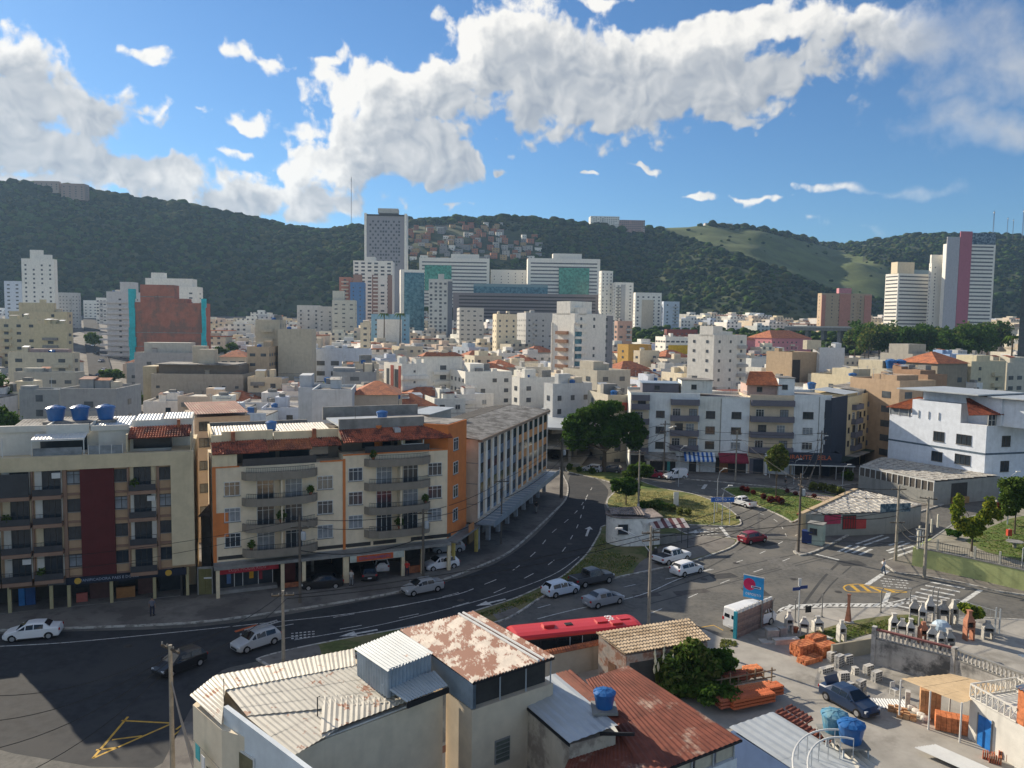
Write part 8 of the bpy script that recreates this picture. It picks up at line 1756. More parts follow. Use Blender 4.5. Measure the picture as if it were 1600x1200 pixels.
# ---- ordinary houses filling the blocks, each its own thing with its own label
NAMED = [o for o in COL.objects if o.get('category') and o.get('label') and o.parent is None]
def city_fill():
 rs = random.Random(21);ents = []
 cols = [('white',WH),('off-white',(.68,.65,.60)),('cream',CR),('beige',BG),('grey',GY),('pale blue',BLUEW),('white',(.80,.77,.70)),('peach',(.64,.52,.40)),('sand',(.60,.53,.40)),('white',WH),('cream',(.70,.64,.52)),('white',(.80,.78,.72)),('pale grey',(.60,.59,.56))]
 Yr = 150.0
 while Yr < 860:
  w = 7.5 + Yr * .016;u = -60 + rs.uniform(0,30)
  while u < 1660:
   y = Yr + rs.uniform(-.25,.25) * w;x = (u - 800) / FPX * y;ww,dd = w * rs.uniform(.75,1.25),w * rs.uniform(.8,1.2)
   u += ww * FPX / y * (1.18 + (.2 if rs.random() < .15 else 0))
   uc,hw = xy_to_u(x,y),ww * .62 * FPX / y;street = y > 150 and uc + hw + 14 > 122 and uc - hw < (182 if y > 280 else 205) and uc < 300
   if street or not clear_of(x,y,max(ww,dd) * .42):continue
   if y < 250 and u < 1000 and y < 150 + max(0,(u - 700)) * .3:continue
   if y < 190 and 840 < u < 960:continue
   if 1010 < u < 1330 and y < 172:continue
   if u > 1290 and y < 200 and u < 1650 and (y < 165):continue
   F = interp(xy_to_u(x,y),FDIST)
   if y > min(F + 40,720 if u < 600 else 900):continue
   if 1330 < u < 1640 and 380 < y < 700:continue      # the wooded river bank at right
   if 1000 < u < 1340 and 480 < y < 620:continue      # the green bank
   ents.append((y,x,ww,dd,rs.choice(cols),rs.random()))
  Yr += w * (1.25 if Yr < 400 else 1.45)
 ents.sort(key=lambda e:e[0]);k = 0;used = {};fm = {}
 def near_name(x,y):
  best = None;u = xy_to_u(x,y)
  for o in NAMED:
   l = o.location;
   if o['category'] not in ('building','station','viaduct','mast'):continue
   if o['label'].count(' ') > 14:continue
   d = abs(u - xy_to_u(l.x,l.y)) / 60 + abs(y - l.y) / 60
   if best is None or d < best[0]:best = (d,o)
  return best[1]
 far = {}
 for (y,x,w,d,(cn,c),rv) in ents:
  z0 = ground_z(x,y) - 2;fl = rs.choice((2,2,3,3,3,4)) if y > 175 else rs.choice((3,3,4))
  if y > 600:fl = rs.choice((2,2,3,4))
  if y < 300 and 600 < xy_to_u(x,y) < 1060:fl = rs.choice((2,3))
  H = fl * 2.9 + 1.6;th = R(rs.uniform(2,10) if xy_to_u(x,y) < 560 else rs.uniform(18,34));
  kf = rs.uniform(.85,1.06);c = tuple(q * kf for q in c)
  c = tuple(round(q * 50) / 50 for q in c);rk = 'hip' if rv < .13 else 'sheet' if rv < .45 else 'flat'
  if k >= 290:
   m = far.setdefault(c,MB().use(wallm(c,.4)));M = Matrix.Translation((x,y,z0)) @ Matrix.Rotation(th,4,'Z');m.box(-w / 2,0,0,w / 2,d,H,M);m.box(-w / 5,d * .3,H,w / 6,d * .6,H + 2.2,M)
   wm_ = far.setdefault('w',MB().use(WINK))
   for i in range(max(1,int(w / 4))):
    for j in range(fl):wm_.box(-w / 2 + 1 + i * 4,-.08,3 + j * 3,-w / 2 + 2.6 + i * 4,-.01,4.4 + j * 3,M)
   if rk == 'hip':far.setdefault('r',MB().use(CLAYO)).box(-w / 2 - .3,-.3,H + .01,w / 2 + .3,d + .3,H + .5,M)
   continue
  k += 1;o = near_name(x,y);du = xy_to_u(x,y) - xy_to_u(o.location.x,o.location.y);rel = ('right of' if du > 12 else 'left of' if du < -12 else 'behind' if y > o.location.y else 'in front of')
  top = {'hip':'orange-tiled','sheet':'sheet-roofed','flat':'flat-roofed'}[rk];tw = 'with roof room ' if rv > .6 else ''
  ref = ' '.join(o['label'].split()[:4 if tw else 6]);ref = ' '.join(w_ for w_ in ref.split());
  while ref.split()[-1] in ('with','a','the','of','and','in','its','on','behind','at','by','under','from','to','over','above','beside','along','two','before','right','left','row','white','between','brick-red','blank','vertical','big','tiny','small','sloping','clay','front','dark','brown','blue','three','bright','green','curved','carrying','cream','glass','standing','alone','wrapped','far','long','flat','flat-roofed','rows','stepped','metal','open','rising','squeezed','orange-red','ochre','beige','rose-pink','brown-grey','closing','hospital','roof','closing','pale','salmon','just','iron','windowless','chequered','concrete','glazed','lattice-fronted','edge'):ref = ' '.join(ref.split()[:-1])
  lb = f"{cn} {('two', 'three', 'four', 'five')[fl - 2]}-storey {top} house {tw}{rel} the {ref}";used.setdefault(lb,[]).append(None)
  r = thing('city_house',lb,'house',(x - w / 2 * math.cos(th),y - w / 2 * math.sin(th),z0),th,'ordinary houses filling the city');used[lb][-1] = r
  wm = wallm(c,.5);strip('wall',r,wm,(0,0,0,w,d,H))
  if rk == 'hip':hip(r,w,d,H - .6,wm)
  else:
   strip('parapet',r,wm,(0,0,H,w,.2,H + .7),(0,.2,H,.2,d,H + .7));strip('roof',r,rs.choice((METS,METG,METR,METW)) if rk == 'sheet' else ROOFC,(.2,.2,H,w,d,H + .25))
   if rv > .6:strip('rooftop_room',r,wm,(w * .3,d * .4,H + .26,w * .65,d * .8,H + 2.6));strip('tank_box',r,CONC,(w * .4,d * .5,H + 2.61,w * .55,d * .65,H + 3.3))
   elif rv > .5:strip('water_tub',r,BLUEP,(w * .6,d * .3,H + .26,w * .6 + 1.3,d * .3 + 1.3,H + 1.5))
  if y < 400:clutter(r,w,d,H + .2,wm,k,3 if y < 260 else 2)
  if y < 260 and rv < .5:strip('balcony_band',r,rs.choice((wm,CONC,wallm(RD),wallm(GY))),*[(w * .1,-.7,2.6 + j * 3 - .1,w * (.5 if rv > .2 else .9),-.003,3.6 + j * 3 - .1) for j in range(1,fl) if 3.6 + j * 3 < H])
  if y < 210:
   n = max(2,int(w / 4))
   for i in range(n):
    for j in range(max(1,fl - 1),fl + 1):
     if rs.random() > .2:window(r,w * (i + .5) / n,j * 3 - .2,1.3,1.2,rs.choice(('dark','white','whitec')),y=-.003,near=False)
   strip('upper_ledge',r,CONC,(-.05,-.12,H - 3.1,w + .05,-.003,H - 3.0))
  else:wingrid(r,w,d,H,jitter=rs,sides=(0,-1),cs=3.6,ww=1.4,z0=2.4)
 for kx,m in far.items():m.build('distant_houses' if kx != 'w' else 'distant_windows',kind='stuff')
city_fill()
# hillside cluster behind the hospital
def hillside():
 rs = random.Random(4);n = 0;seen = {}
 cl = [('brick-orange',(.38,.17,.10)),('brick-orange',(.34,.15,.09)),('pale',(.45,.42,.38)),('grey',(.28,.27,.26)),('ochre',(.42,.30,.16)),('white',WH)]
 for t in range(900):
  u,v = rs.uniform(636,842),rs.uniform(352,410)
  if u > 790 and v < 372 or u < 700 and v < 356:continue
  lo,hi = 690,1190;
  for _ in range(18):
   mid = (lo + hi) / 2;q = PD(u,v,mid)
   if q.z > ground_z(q.x,q.y):lo = mid
   else:hi = mid
  q = PD(u,v,lo)
  if any(abs(q.x - a) < 8.5 and abs(q.y - b) < 8 for a,b in seen):continue
  seen[(q.x,q.y)] = 1;cn,c = rs.choice(cl);w = rs.uniform(6,10);h = rs.uniform(4,8);vt = 'upper' if v < 372 else 'middle' if v < 390 else 'lower'
  n += 1;lb = f"{cn} house in the {vt} part of the hillside cluster, {('beside the hotel tower', 'left of its middle', 'near its middle', 'right of its middle', 'at its right end')[min(4, int((u - 636) / 41))]}"
  r = thing('hillside_house',lb,'house',(q.x - w / 2,q.y,q.z - 4),R(rs.uniform(-15,15)),'houses of the hillside cluster');strip('wall',r,wallm(c,.4),(0,0,0,w,7,h + 4));strip('roof',r,rs.choice((ROOFC,CLAYO,METS)),(-.3,-.3,h + 4,w + .3,7.3,h + 4.3));m = MB().use(WINK)
  for i in range(2):
   for j in range(int(h / 3)):m.box(1 + i * w * .45,-.08,4.9 + j * 3,2.3 + i * w * .45,-.005,6.2 + j * 3)
  m.build('window_grid',r,kind='stuff')
  if n > 110:break
 # low houses along the foot of the dark hill, right of the hospital
 for t in range(70):
  u = 1040 + t * 3.2 + rs.uniform(-2,2);y = rs.uniform(680,880);x = (u - 800) / FPX * y;cn,c = rs.choice(cl);w = rs.uniform(8,13)
  r = thing('hillside_house',f"{cn} low house at the foot of the dark hill, {'nearer the hospital' if u < 1130 else 'above the pink block' if u < 1210 else 'towards the peach tower'}",'house',(x,y,ground_z(x,y) - 3),R(rs.uniform(-15,15)),'houses at the foot of the dark hill');strip('wall',r,wallm(c,.4),(0,0,0,w,9,9));strip('roof',r,rs.choice((ROOFC,CLAYO,METS)),(-.3,-.3,9,w + .3,9.3,9.4))
hillside()
# the left street climbing away, with parked cars
def left_street():
 V = [];F = [];ys = [150 + 20 * k for k in range(34)]
 for i,y in enumerate(ys):
  for u in (interp(y,[(150,120),(300,138),(500,132),(830,130)]),interp(y,[(150,205),(300,178),(500,160),(830,148)])):x = (u - 800) / FPX * y;V.append((x,y,ground_z(x,y) + .9))
  if i:a = 2 * i - 2;F.append((a,a + 1,a + 3,a + 2))
 link('street',np_mesh('street',np.array(V),np.array(F),[mat('hill_street',(.055,.055,.058),.95,.3,.5,spec=.05)]),kind='structure')
 for k,(u,y) in enumerate(((160,250),(170,285),(163,320),(160,350),(157,390),(150,430),(146,480),(141,540),(152,330),(139,300))):
  x = (u - 800) / FPX * y;h = Vector((x - 1,y - 20,0));r = thing('parked_car',f"{('white', 'silver', 'dark')[k % 3]} car on the climbing left street, {('nearest', 'second', 'third', 'fourth', 'fifth', 'sixth', 'seventh', 'farthest', 'in its left lane', 'near its left kerb')[k]}",'car',(x,y,ground_z(x,y) + .91),R(-92),'cars on the climbing left street')
  for nm,me,tr,sub in car_meshes('hatch',('white','silver','black')[k % 3],(WHITE,SILVER,BLACK)[k % 3]):link(nm,me,r,tr[0] if tr else None,tr[1] if tr else None)
left_street()
# ================================================================ trees, poles, people
def trees():
 p = P(944,738);tree(p.x,p.y,0,12,.55,[(-4.5,0,8.5,3.6,3.2,2.6),(-1,.5,10.5,4.0,3.4,2.8),(3.2,0,9.2,3.8,3.4,2.8),(5.6,0,6.8,2.8,2.8,2.2),(-5.5,-1,5.8,2.6,2.6,2.0),(0,-1.5,7.2,4.2,3,2.4),(1,1,11.9,2.6,2.6,1.6),(-3.3,.5,11,2.4,2.2,1.5)],[LEAF_K,LEAF_K,LEAF_A],'largest dark green tree at the head of the avenue, centre of the view',n=16000,leaf=.24,seed=4)
 def t(u,v,H,w,mats,lb,n=2600,z=0,seed=1,leaf=.15,name='tree',cat='tree',lobes=None,trunk=.12,group=None):
  q = P(u,v,z);rs = random.Random(seed);L = lobes or [(rs.uniform(-.5,.5) * w,rs.uniform(-.4,.4) * w,H * rs.uniform(.55,.88),w * rs.uniform(.35,.55),w * rs.uniform(.35,.5),H * rs.uniform(.12,.2)) for _ in range(6)]
  return tree(q.x,q.y,z,H,trunk,L,mats,lb,cat,name,leaf,n,group,seed)
 t(999,775,5.6,3.2,[LEAF_B,LEAF_A],'bright green umbrella tree on the island right of the big tree',4200,seed=3,leaf=.17);t(978,790,4.2,2.6,[LEAF_A,LEAF_K],'small dark tree in front of the umbrella tree',3000,seed=5);t(1025,815,3.0,2.6,[LEAF_K,LEAF_O],'dark shrubby tree beside the little round house',2600,seed=6)
 t(1212,781,9.0,3.0,[LEAF_O,LEAF_B,LEAF_O],'slender olive tree on the green lawn island',4200,seed=8,leaf=.2,lobes=[(0,0,7.4,1.5,1.4,1.2),(-.9,0,6.4,1.2,1.1,1.0),(.9,.2,6.3,1.2,1.1,1.0),(0,0,5.2,1.2,1.1,.9),(.2,0,8.4,.8,.8,.7)],trunk=.11)
 t(1518,862,6.6,3,[LEAF_Y,LEAF_Y,LEAF_B],'yellow-green forked tree standing on the park terrace',6500,z=2.2,seed=9,leaf=.13,lobes=[(-2.0,0,4.6,.8,.8,1.1),(-1.7,0,5.8,.6,.6,.9),(-1.3,0,3.2,1.1,1,.8),(0,0,3.0,1.5,1.3,.9),(1.6,0,4.6,.9,.9,1.0),(1.7,0,5.7,.7,.7,.7),(2.6,0,4.4,.8,.8,.8),(.9,0,3.7,1.2,1,.8),(0,0,2.3,1.3,1.1,.6)],trunk=.14)
 t(1585,835,7.0,3.0,[LEAF_B,LEAF_B,LEAF_A],'dense bright green tree at the right edge of the park',6500,z=2.2,seed=10,leaf=.15,lobes=[(-1.2,0,5.4,1.3,1.3,1.6),(0,0,6,1.5,1.4,1.5),(-1,0,3.6,1.4,1.4,1.3),(1.2,0,4.4,1.6,1.5,1.6),(.8,0,6.4,1.2,1.2,1.1)])
 t(1564,818,2.8,1.3,[LEAF_R],'small maroon-leaved shrub tree between the two park trees',700,z=2.2,seed=11,leaf=.12,trunk=.05);t(1498,842,1.0,1.8,[LEAF_K],'low dark spiky shrub on the park terrace',500,z=2.2,seed=12,name='shrub',cat='shrub',trunk=.03)
 t(1520,988,2.6,1.4,[LEAF_Y,LEAF_B],'yellow-green bush beside the red chimney barbecue',1600,z=.1,seed=13,name='bush',cat='bush',leaf=.16,trunk=.05)
 # dense yard shrubs and pampas grass
 q = P(1072,1085,.1);tree(q.x,q.y,.1,3.4,.2,[(-1.1,0,2.2,1.4,1.2,1.3),(.4,.3,2.8,1.5,1.3,1.2),(1.4,0,2.0,1.2,1.2,1.2),(0,-.6,1.2,1.8,1.2,1.0)],[LEAF_O,LEAF_B,LEAF_A],'arching yellow-green palm-like clump behind the rust-red roof','shrub','palm_clump',.20,5200,None,14)
 t(1112,1066,2.4,2.2,[LEAF_K,LEAF_A],'dark green round bush right of the palm-like clump',3000,z=.1,seed=15,name='bush',cat='bush');t(1128,1078,1.0,2.4,[LEAF_B],'low bright green ground shrub at the edge of the yard',900,z=.1,seed=16,name='bush',cat='bush',trunk=.04);t(1098,1100,1.6,2.6,[LEAF_K,LEAF_B],'dark shrub mass between the palm clump and the tile rack',2400,z=.1,seed=17,name='bush',cat='bush',trunk=.05)
 pg = thing('pampas_grass','pampas grass with pale cream plumes left of the palm-like clump','grass plant',P(1028,1082,.1));rs = random.Random(8);pm = mat('pampas_plume',(.62,.58,.42),.95,.2,4)
 for k in range(22):
  a,rr = rs.uniform(0,6.28),rs.uniform(.2,1.5);x,y,h = rr * math.cos(a),rr * math.sin(a),rs.uniform(1.6,2.9);m = MB().use(LEAF_O);m.tube([(x * .3,y * .3,0),(x * .7,y * .7,h * .6),(x,y,h)],[.03,.02,.012],4);m.build('stem',pg);m = MB().use(pm);m.tube([(x,y,h - .15),(x * 1.05,y * 1.05,h + .15),(x * 1.1,y * 1.1,h + .55)],[.05,.12,.02],6);m.build('plume',pg)
 # shrubs in the island beds
 for k,(u,v,s,m) in enumerate(((1160,768,.9,LEAF_R),(1167,770,.9,LEAF_R),(1177,774,.8,LEAF_R),(1193,781,.9,LEAF_R),(1204,787,1.1,LEAF_R),(1214,786,1.0,LEAF_R),(1220,789,1.1,LEAF_R),(1230,771,.7,LEAF_R),(1243,775,.7,LEAF_R),(1256,777,.7,LEAF_R),(1272,779,.7,LEAF_R),(1270,768,1.5,LEAF_O),(1285,769,1.6,LEAF_O),(1300,772,1.5,LEAF_O),(1312,775,1.4,LEAF_O),(1325,752,2.0,LEAF_B),(1050,800,1.2,LEAF_O),(1062,806,1.1,LEAF_O),(1075,806,1.0,LEAF_O),(925,741,1.2,LEAF_A),(905,739,1.1,LEAF_A),(890,735,1.2,LEAF_A),(962,770,1.6,LEAF_K),(1004,800,1.6,LEAF_K))):
  q = P(u,v);rsn = np.random.RandomState(k + 60);nm = {'leaf_maroon':'maroon','leaf_olive':'olive','leaf_mid':'bright green','leaf_dark':'dark green','leaf_deep':'deep green'}[m.name];wh_ = 'on the green lawn island' if 1150 < u < 1225 else 'in the path-side bed' if u < 1280 and u > 1225 else 'in the bed by the restaurant' if u > 1225 else 'on the dry lawn island' if u > 1030 else 'on the verge under the trees'
  r = thing('shrub',f"{nm} shrub {wh_}, {('first', 'second', 'third', 'fourth', 'fifth', 'sixth', 'seventh', 'last')[k % 8]} of its line",'shrub',(q.x,q.y,.12),0,'shrubs in the island beds');leafobj('foliage',bush_leaves(170,s * .55,s * .5,s * .5,(0,0,s * .5),rsn,s * .13,.2),[m],r,k);MB().use(BARK).tube([(0,0,0),(0,0,s * .5)],.03,5).build('stem',r)
 # wood beyond: trees one can tell apart along the river bank, bank greenery as a mass
 rs = random.Random(12)
 for k in range(34):
  u = 1335 + k * 7.0 + rs.uniform(-5,5);y = rs.uniform(430,520);x = (u - 800) / FPX * y;z = ground_z(x,y);h = zat(u,rs.uniform(498,512),y) - z;h = max(h,9)
  L = [(rs.uniform(-2,2),rs.uniform(-2,2),h * rs.uniform(.35,.85),h * .27,h * .25,h * .16) for _ in range(6)];tree(x,y,z,h,.4,L,[LEAF_A,LEAF_K] if k % 3 else [LEAF_A,LEAF_O],('dark bushy','mid green','olive-tinged')[k % 3] + ' tree in the river-bank wood before the far-right towers, ' + ('its left part' if u < 1420 else 'its middle' if u < 1500 else 'its right part'),leaf=.75,n=620,group='trees of the river-bank wood',seed=k + 100)
 for k in range(26):
  u = 1440 + k * 7.5;y = rs.uniform(330,400);x = (u - 800) / FPX * y;z = ground_z(x,y);h = rs.uniform(7,10);tree(x,y,z,h,.3,[(rs.uniform(-1.5,1.5),0,h * rs.uniform(.35,.8),h * .4,h * .35,h * .22) for _ in range(5)],[LEAF_O,LEAF_A] if k % 2 else [LEAF_B,LEAF_A],('olive','fresh green')[k % 2 == 0] + ' low tree in the hedge-like row behind the right-hand roofs, ' + ('left end' if u < 1490 else 'middle' if u < 1560 else 'right end'),leaf=.6,n=420,group='low trees behind the right-hand roofs',seed=k + 200)
 for (u,v,Y_,h,s,lb) in ((0,640,130,13,4.5,'dark tree leaning in at the left edge'),(-14,560,160,17,5,'tall dark tree at the very left edge'),(603,617,160,7.5,3.6,'green tree in a yard behind the orange building'),(415,595,235,11,4.5,'tree beside the beige tower pair'),(497,590,215,11,5,'leafy green tree right of the beige tower pair'),(180,590,285,9,5,'street tree at the bend of the climbing street'),(148,530,440,12,6,'roadside tree up the climbing street'),(352,515,380,12,7,'palm-like pale tree right of the construction'),(1345,560,330,9,6,'dark tree left of the cream blocks at right'),(205,618,230,6,5,'low green bush by the street bend')):
  p = PD(u,v,Y_);z = ground_z(p.x,p.y);rr = random.Random(u);tree(p.x,p.y,z,h,.25,[(rr.uniform(-.5,.5) * s,rr.uniform(-.4,.4) * s,h * rr.uniform(.55,.85),s * .5,s * .45,h * .17) for _ in range(6)],[LEAF_A,LEAF_B] if u > 20 else [LEAF_K,LEAF_A],lb,leaf=.3 if Y_ < 200 else .5,n=2200,seed=u + 40)
 for k,u in enumerate((600,625,1582)):
  Y_ = 460 if u < 700 else 330;p = PD(u,492 if u < 700 else 528,Y_);z = ground_z(p.x,p.y);h = p.z - z;r = thing('palm_tree',('palm tree before the light blue school block, left one','palm tree before the light blue school block, right one','palm tree behind the right-edge houses')[k],'palm',(p.x,p.y,z));MB().use(BARK).tube([(0,0,0),(.2,0,h)],[.45,.3],7).build('trunk',r)
  for a in range(14):t_ = a * .45;c_,s_ = math.cos(t_),math.sin(t_);m = MB().use(LEAF_A);m.face([(0,0,h),(c_ * 2.2 - s_ * .5,s_ * 2.2 + c_ * .5,h + 1.0),(c_ * 4.6,s_ * 4.6,h - 1.2 - (a % 3) * .6),(c_ * 2.2 + s_ * .5,s_ * 2.2 - c_ * .5,h + .9)]);m.build('frond',r)
 pts = []
 for k in range(1500):
  u = rs.uniform(985,1345);y = rs.uniform(500,640);x = (u - 800) / FPX * y;r_ = rs.uniform(1.6,3.4);pts.append((x,y,ground_z(x,y) + rs.uniform(.5,4 + (y - 500) * .03),r_,r_ * .7))
 blobs('bank_greenery',pts,[LEAF_B,LEAF_A,LEAF_C],8,kind='stuff')
 # tufts that roughen the lawns
 for nm,poly,z,m,n,s in (('dry_grass_tufts',[(955,795),(965,770),(1036,768),(1113,787),(1152,814),(1100,819),(1040,817),(985,806)],.12,[mat('tuft_dry',(.26,.22,.08),.95,.4,3),LEAF_O],5200,.05),('green_grass_tufts',[(1135,765),(1205,765),(1240,770),(1300,778),(1255,802),(1238,813),(1185,790)],.12,[LEAF_B,LEAF_O],3600,.05),('verge_tufts',[(640,984),(760,955),(850,922),(925,865),(942,835),(948,862),(1000,872),(980,893),(852,929),(790,955),(640,998)],.12,[LEAF_O,LEAF_B,mat('tuft_dry',(.26,.22,.08))],5200,.05),('park_tufts',[(1515,845),(1560,820),(1600,810),(1720,800),(1730,895),(1640,885),(1545,860)],2.24,[LEAF_B,LEAF_O,LEAF_A],5200,.06),('yard_weeds',[(1128,998),(1150,1002),(1152,1010),(1125,1012)],.1,[LEAF_O],250,.07),('strip_weeds',[(1240,1000),(1300,982),(1420,964),(1436,975),(1360,990),(1262,1008)],.12,[LEAF_B,LEAF_O],1800,.06)):
  us,vs = [p[0] for p in poly],[p[1] for p in poly];Q = [];rn = np.random.RandomState(n)
  while len(Q) < n:
   u,v = rs.uniform(min(us),max(us)),rs.uniform(min(vs),max(vs))
   if inpoly(u,v,poly):q = P(u,v,z);Q.append(bush_leaves(1,.02,.02,.03,(q.x,q.y,z + .03),rn,s * rs.uniform(.6,1.8)))
  leafobj(nm,np.concatenate(Q),m,kind='stuff',seed=3)
trees()
# utility poles
def pole(u,v,h,lb,arms=((0,.95),),lamp=None,dark=False,z=.1,rot=0.0,r0=.16,white=0):
 q = P(u,v,z);r = thing('utility_pole',lb,'pole',(q.x,q.y,z),rot,'utility poles');m = mat('old_pole_concrete' if not dark else 'dark_pole',(.30,.27,.22) if not dark else (.13,.11,.09),.95,.25,2,streak=.4)
 MB().use(m).tube([(0,0,0),(0,0,h)],[r0,r0 * .65],8).build('shaft',r)
 for (a,f) in arms:
  M = Matrix.Rotation(R(a),4,'Z');MB().use(BARK).box(-.85,-.05,h * f,.85,.05,h * f + .1,M).build('crossarm',r)
  for k in (-.8,-.3,.3,.8):p = M @ Vector((k,0,h * f + .12));MB().use(CONC).lathe([(.03,0),(.05,.06),(.03,.14)],6,tuple(p)).build('insulator',r)
 if arms and h > 7:MB().use(METG).lathe([(.22,0),(.25,.1),(.25,.7),(.2,.8)],8,(.35,0,h * .72)).build('transformer',r) if dark else None
 if lamp:
  a,L = lamp;c_,s_ = math.cos(R(a)),math.sin(R(a));MB().use(METG).tube([(0,0,h * .75),(c_ * L * .4,s_ * L * .4,h * .88),(c_ * L,s_ * L,h * .93)],.05,6).build('lamp_arm',r);MB().use(ALU).box(c_ * L - .3,s_ * L - .12,h * .93 - .06,c_ * L + .3,s_ * L + .12,h * .93 + .08).build('lamp_head',r)
 if white:MB().use(ALU).tube([(0,0,0),(0,0,white)],r0 * 1.05,8).build('painted_base',r)
 return Vector((q.x,q.y,z)),h
PL = {}
for k,a in {'front':((1013,988,9.6,'thick pole rising between the red bus and the tiled shed',((12,.93),(20,.86)),(150,3.0)),{}),'left':((271,1262,9.3,'utility pole at the lower left in front of the cream sheet roof',((-35,.97),),None),{}),
 'mid':((443,1044,6.2,'pole with white fittings behind the cream sheet roof',((10,.93),),None),{}),'shop':((469,942,8.6,'pole on the pavement in front of the clothes shop',((0,.93),(0,.85)),None),{'dark':True}),'sticker':((661,902,7.4,'pole on the forecourt beside the sticker hatchback',((0,.93),),None),{'dark':True}),
 'c1':((783,850,8.2,'thin pole with double arms beside the striped office block',((10,.95),),None),{'dark':True,'r0':.1}),'c2':((877,778,9.5,'dark pole cluster at the bend near the end of the striped block',((0,.95),(0,.85)),None),{'dark':True,'r0':.28}),'isl':((997,806,9.5,'pole with a white painted base on the dry lawn island',((0,.96),),None),{'white':1.8,'r0':.15}),
 'd1':((1037,744,10.2,'pole in front of the white house with slate balcony bands',((0,.93),(0,.8)),(-60,2.5)),{'dark':True}),'d2':((1149,751,9.0,'pole in front of the dark red awning',((0,.93),(0,.8)),None),{}),'d3':((1281,750,9.0,'pole at the restaurant corner',((0,.93),(0,.8)),(-90,2.0)),{'dark':True}),'lawn':((1247,862,9.6,'dark pole at the tip of the corner lot',((0,.93),(90,.84)),None),{'dark':True,'r0':.18}),
 'r1':((1399,876,9.0,'pole with heavy cables beside the striped crossing',((0,.94),(0,.5)),None),{'r0':.19}),'r2':((1444,902,9.0,'pole at the tip of the green wall',((-30,.97),(20,.5)),None),{'r0':.19})}.items():
 PL[k] = pole(*a[0],**a[1])
for (u,v,h,lb,z) in ((1120,800,6.5,'slim street lamp at the right end of the dry lawn',.1),(1060,760,7,'slim lamp post beside the white panel van',.1),(1128,820,5.5,'slim pole carrying the blue direction sign',.1),(1240,757,4.5,'curved street lamp on the garden path',.1),(1316,768,4.6,'slim post in the restaurant bed',.1),(1574,820,7.0,'tall curved lamp post on the park grass',2.2),(1597,885,2.6,'low curved lamp post at the right end of the park fence',2.2)):
 q = P(u,v,z);r = thing('street_lamp',lb,'street lamp',(q.x,q.y,z),0,'slim street lamps and posts');MB().use(METG).tube([(0,0,0),(0,0,h * .75),(.25,0,h * .93),(.9,0,h)],[.07,.05,.045,.04],6).build('post',r);MB().use(ALU).box(.7,-.12,h - .05,1.3,.12,h + .06).build('lamp_head',r)
q = P(1113,820);r = thing('direction_sign','long blue direction sign with white lettering over the dry lawn island','sign',(q.x,q.y,.1),R(4));strip('panel',r,mat('road_sign_blue',(.02,.12,.42),.5),(-.3,-.05,3.1,3.0,.0,3.75));strip('post',r,METG,(.2,.01,0,.28,.09,3.8),(2.4,.01,0,2.48,.09,3.8));lettering('CENTRO  >',.42,TXTW,r,(1.3,-.06,3.43),(R(90),0,0));strip('speed_board',r,BLACKP,(3.3,-.03,.7,3.9,.03,1.1))
q = P(1056,792);r = thing('white_totem','tilted white panel standing on the dry lawn island','panel',(q.x,q.y,.1),.2);strip('panel',r,ALU,(-.4,-.06,.2,.4,.06,2.2));strip('foot',r,CONC,(-.5,-.15,0,.5,.15,.2))
# cables
def cable(p,q,sag,r,lb,m=None):
 n = 12;pts = [p.lerp(q,i / n) - Vector((0,0,sag * 4 * (i / n) * (1 - i / n))) for i in range(n + 1)]
 MB().use(m or CABLE).tube(pts,r,4).build('power_cable',label=lb,cat='cable',group='overhead cables')
CABLE = mat('black_cable',(.02,.02,.02),.7,.1);CABLEG = mat('grey_cable',(.22,.22,.22),.6,.1)
def tp(k,f,dx=0.0,dy=0.0):p,h = PL[k];return p + Vector((dx,dy,h * f))
names = {'front':'the bus pole','left':'the lower left pole','mid':'the white-fitted pole','shop':'the clothes shop pole','sticker':'the forecourt pole','c1':'the office block pole','c2':'the bend pole','isl':'the island pole','d1':'the slate balcony pole','d2':'the red awning pole','d3':'the restaurant pole','lawn':'the corner lot pole','r1':'the crossing pole','r2':'the green wall pole'}
for a,b,fs in (('shop','sticker',(.96,.88,.6)),('sticker','c1',(.96,.88,.6)),('c1','c2',(.97,.7)),('c2','d1',(.95,.8,.7)),('d1','d2',(.96,.82,.62,.55)),('d2','d3',(.96,.82,.62,.55)),('d3','lawn',(.95,.8,.7)),('lawn','r1',(.95,.85,.6)),('r1','r2',(.95,.52,.48)),('front','lawn',(.95,.88,.8,.74)),('lawn','d2',(.9,)),('front','r2',(.9,)),('isl','d1',(.95,)),('mid','front',(.93,.9)),('left','mid',(.97,.9)),('isl','c2',(.97,)),('isl','lawn',(.97,))):
 for i,f in enumerate(fs):cable(tp(a,f,.3 * (i % 2)),tp(b,f,.3 * (i % 2)),.5 + .25 * i,.03 if f > .7 else .045,f"{('topmost', 'second', 'third', 'lowest')[i]} cable between {names[a]} and {names[b]}")
A0 = tp('left',.97)
for i,(u,v,Y_) in enumerate(((-60,1085,40),(-60,1130,38),(-60,1180,37),(-40,1240,34))):cable(A0 - Vector((0,0,.3 * i)),PD(u,v,Y_),.9,.02,('highest','second','third','lowest')[i] + ' cable from the lower left pole out of the left edge')
for i in range(5):cable(tp('left',.8 - .05 * i,.1 * i),P(320 + i * 5,1260,2.0),.4,.03,('first','second','third','fourth','fifth')[i] + ' slanting service cable right of the lower left pole',CABLEG)
cable(tp('front',.95),PD(1750,830,92),1.2,.02,'long cable from the bus pole to the right edge')
cable(tp('shop',.95),PD(-80,880,68),.8,.02,'cable from the clothes shop pole along the left block');cable(tp('shop',.88),PD(-80,905,68),.9,.02,'lower cable from the clothes shop pole along the left block')
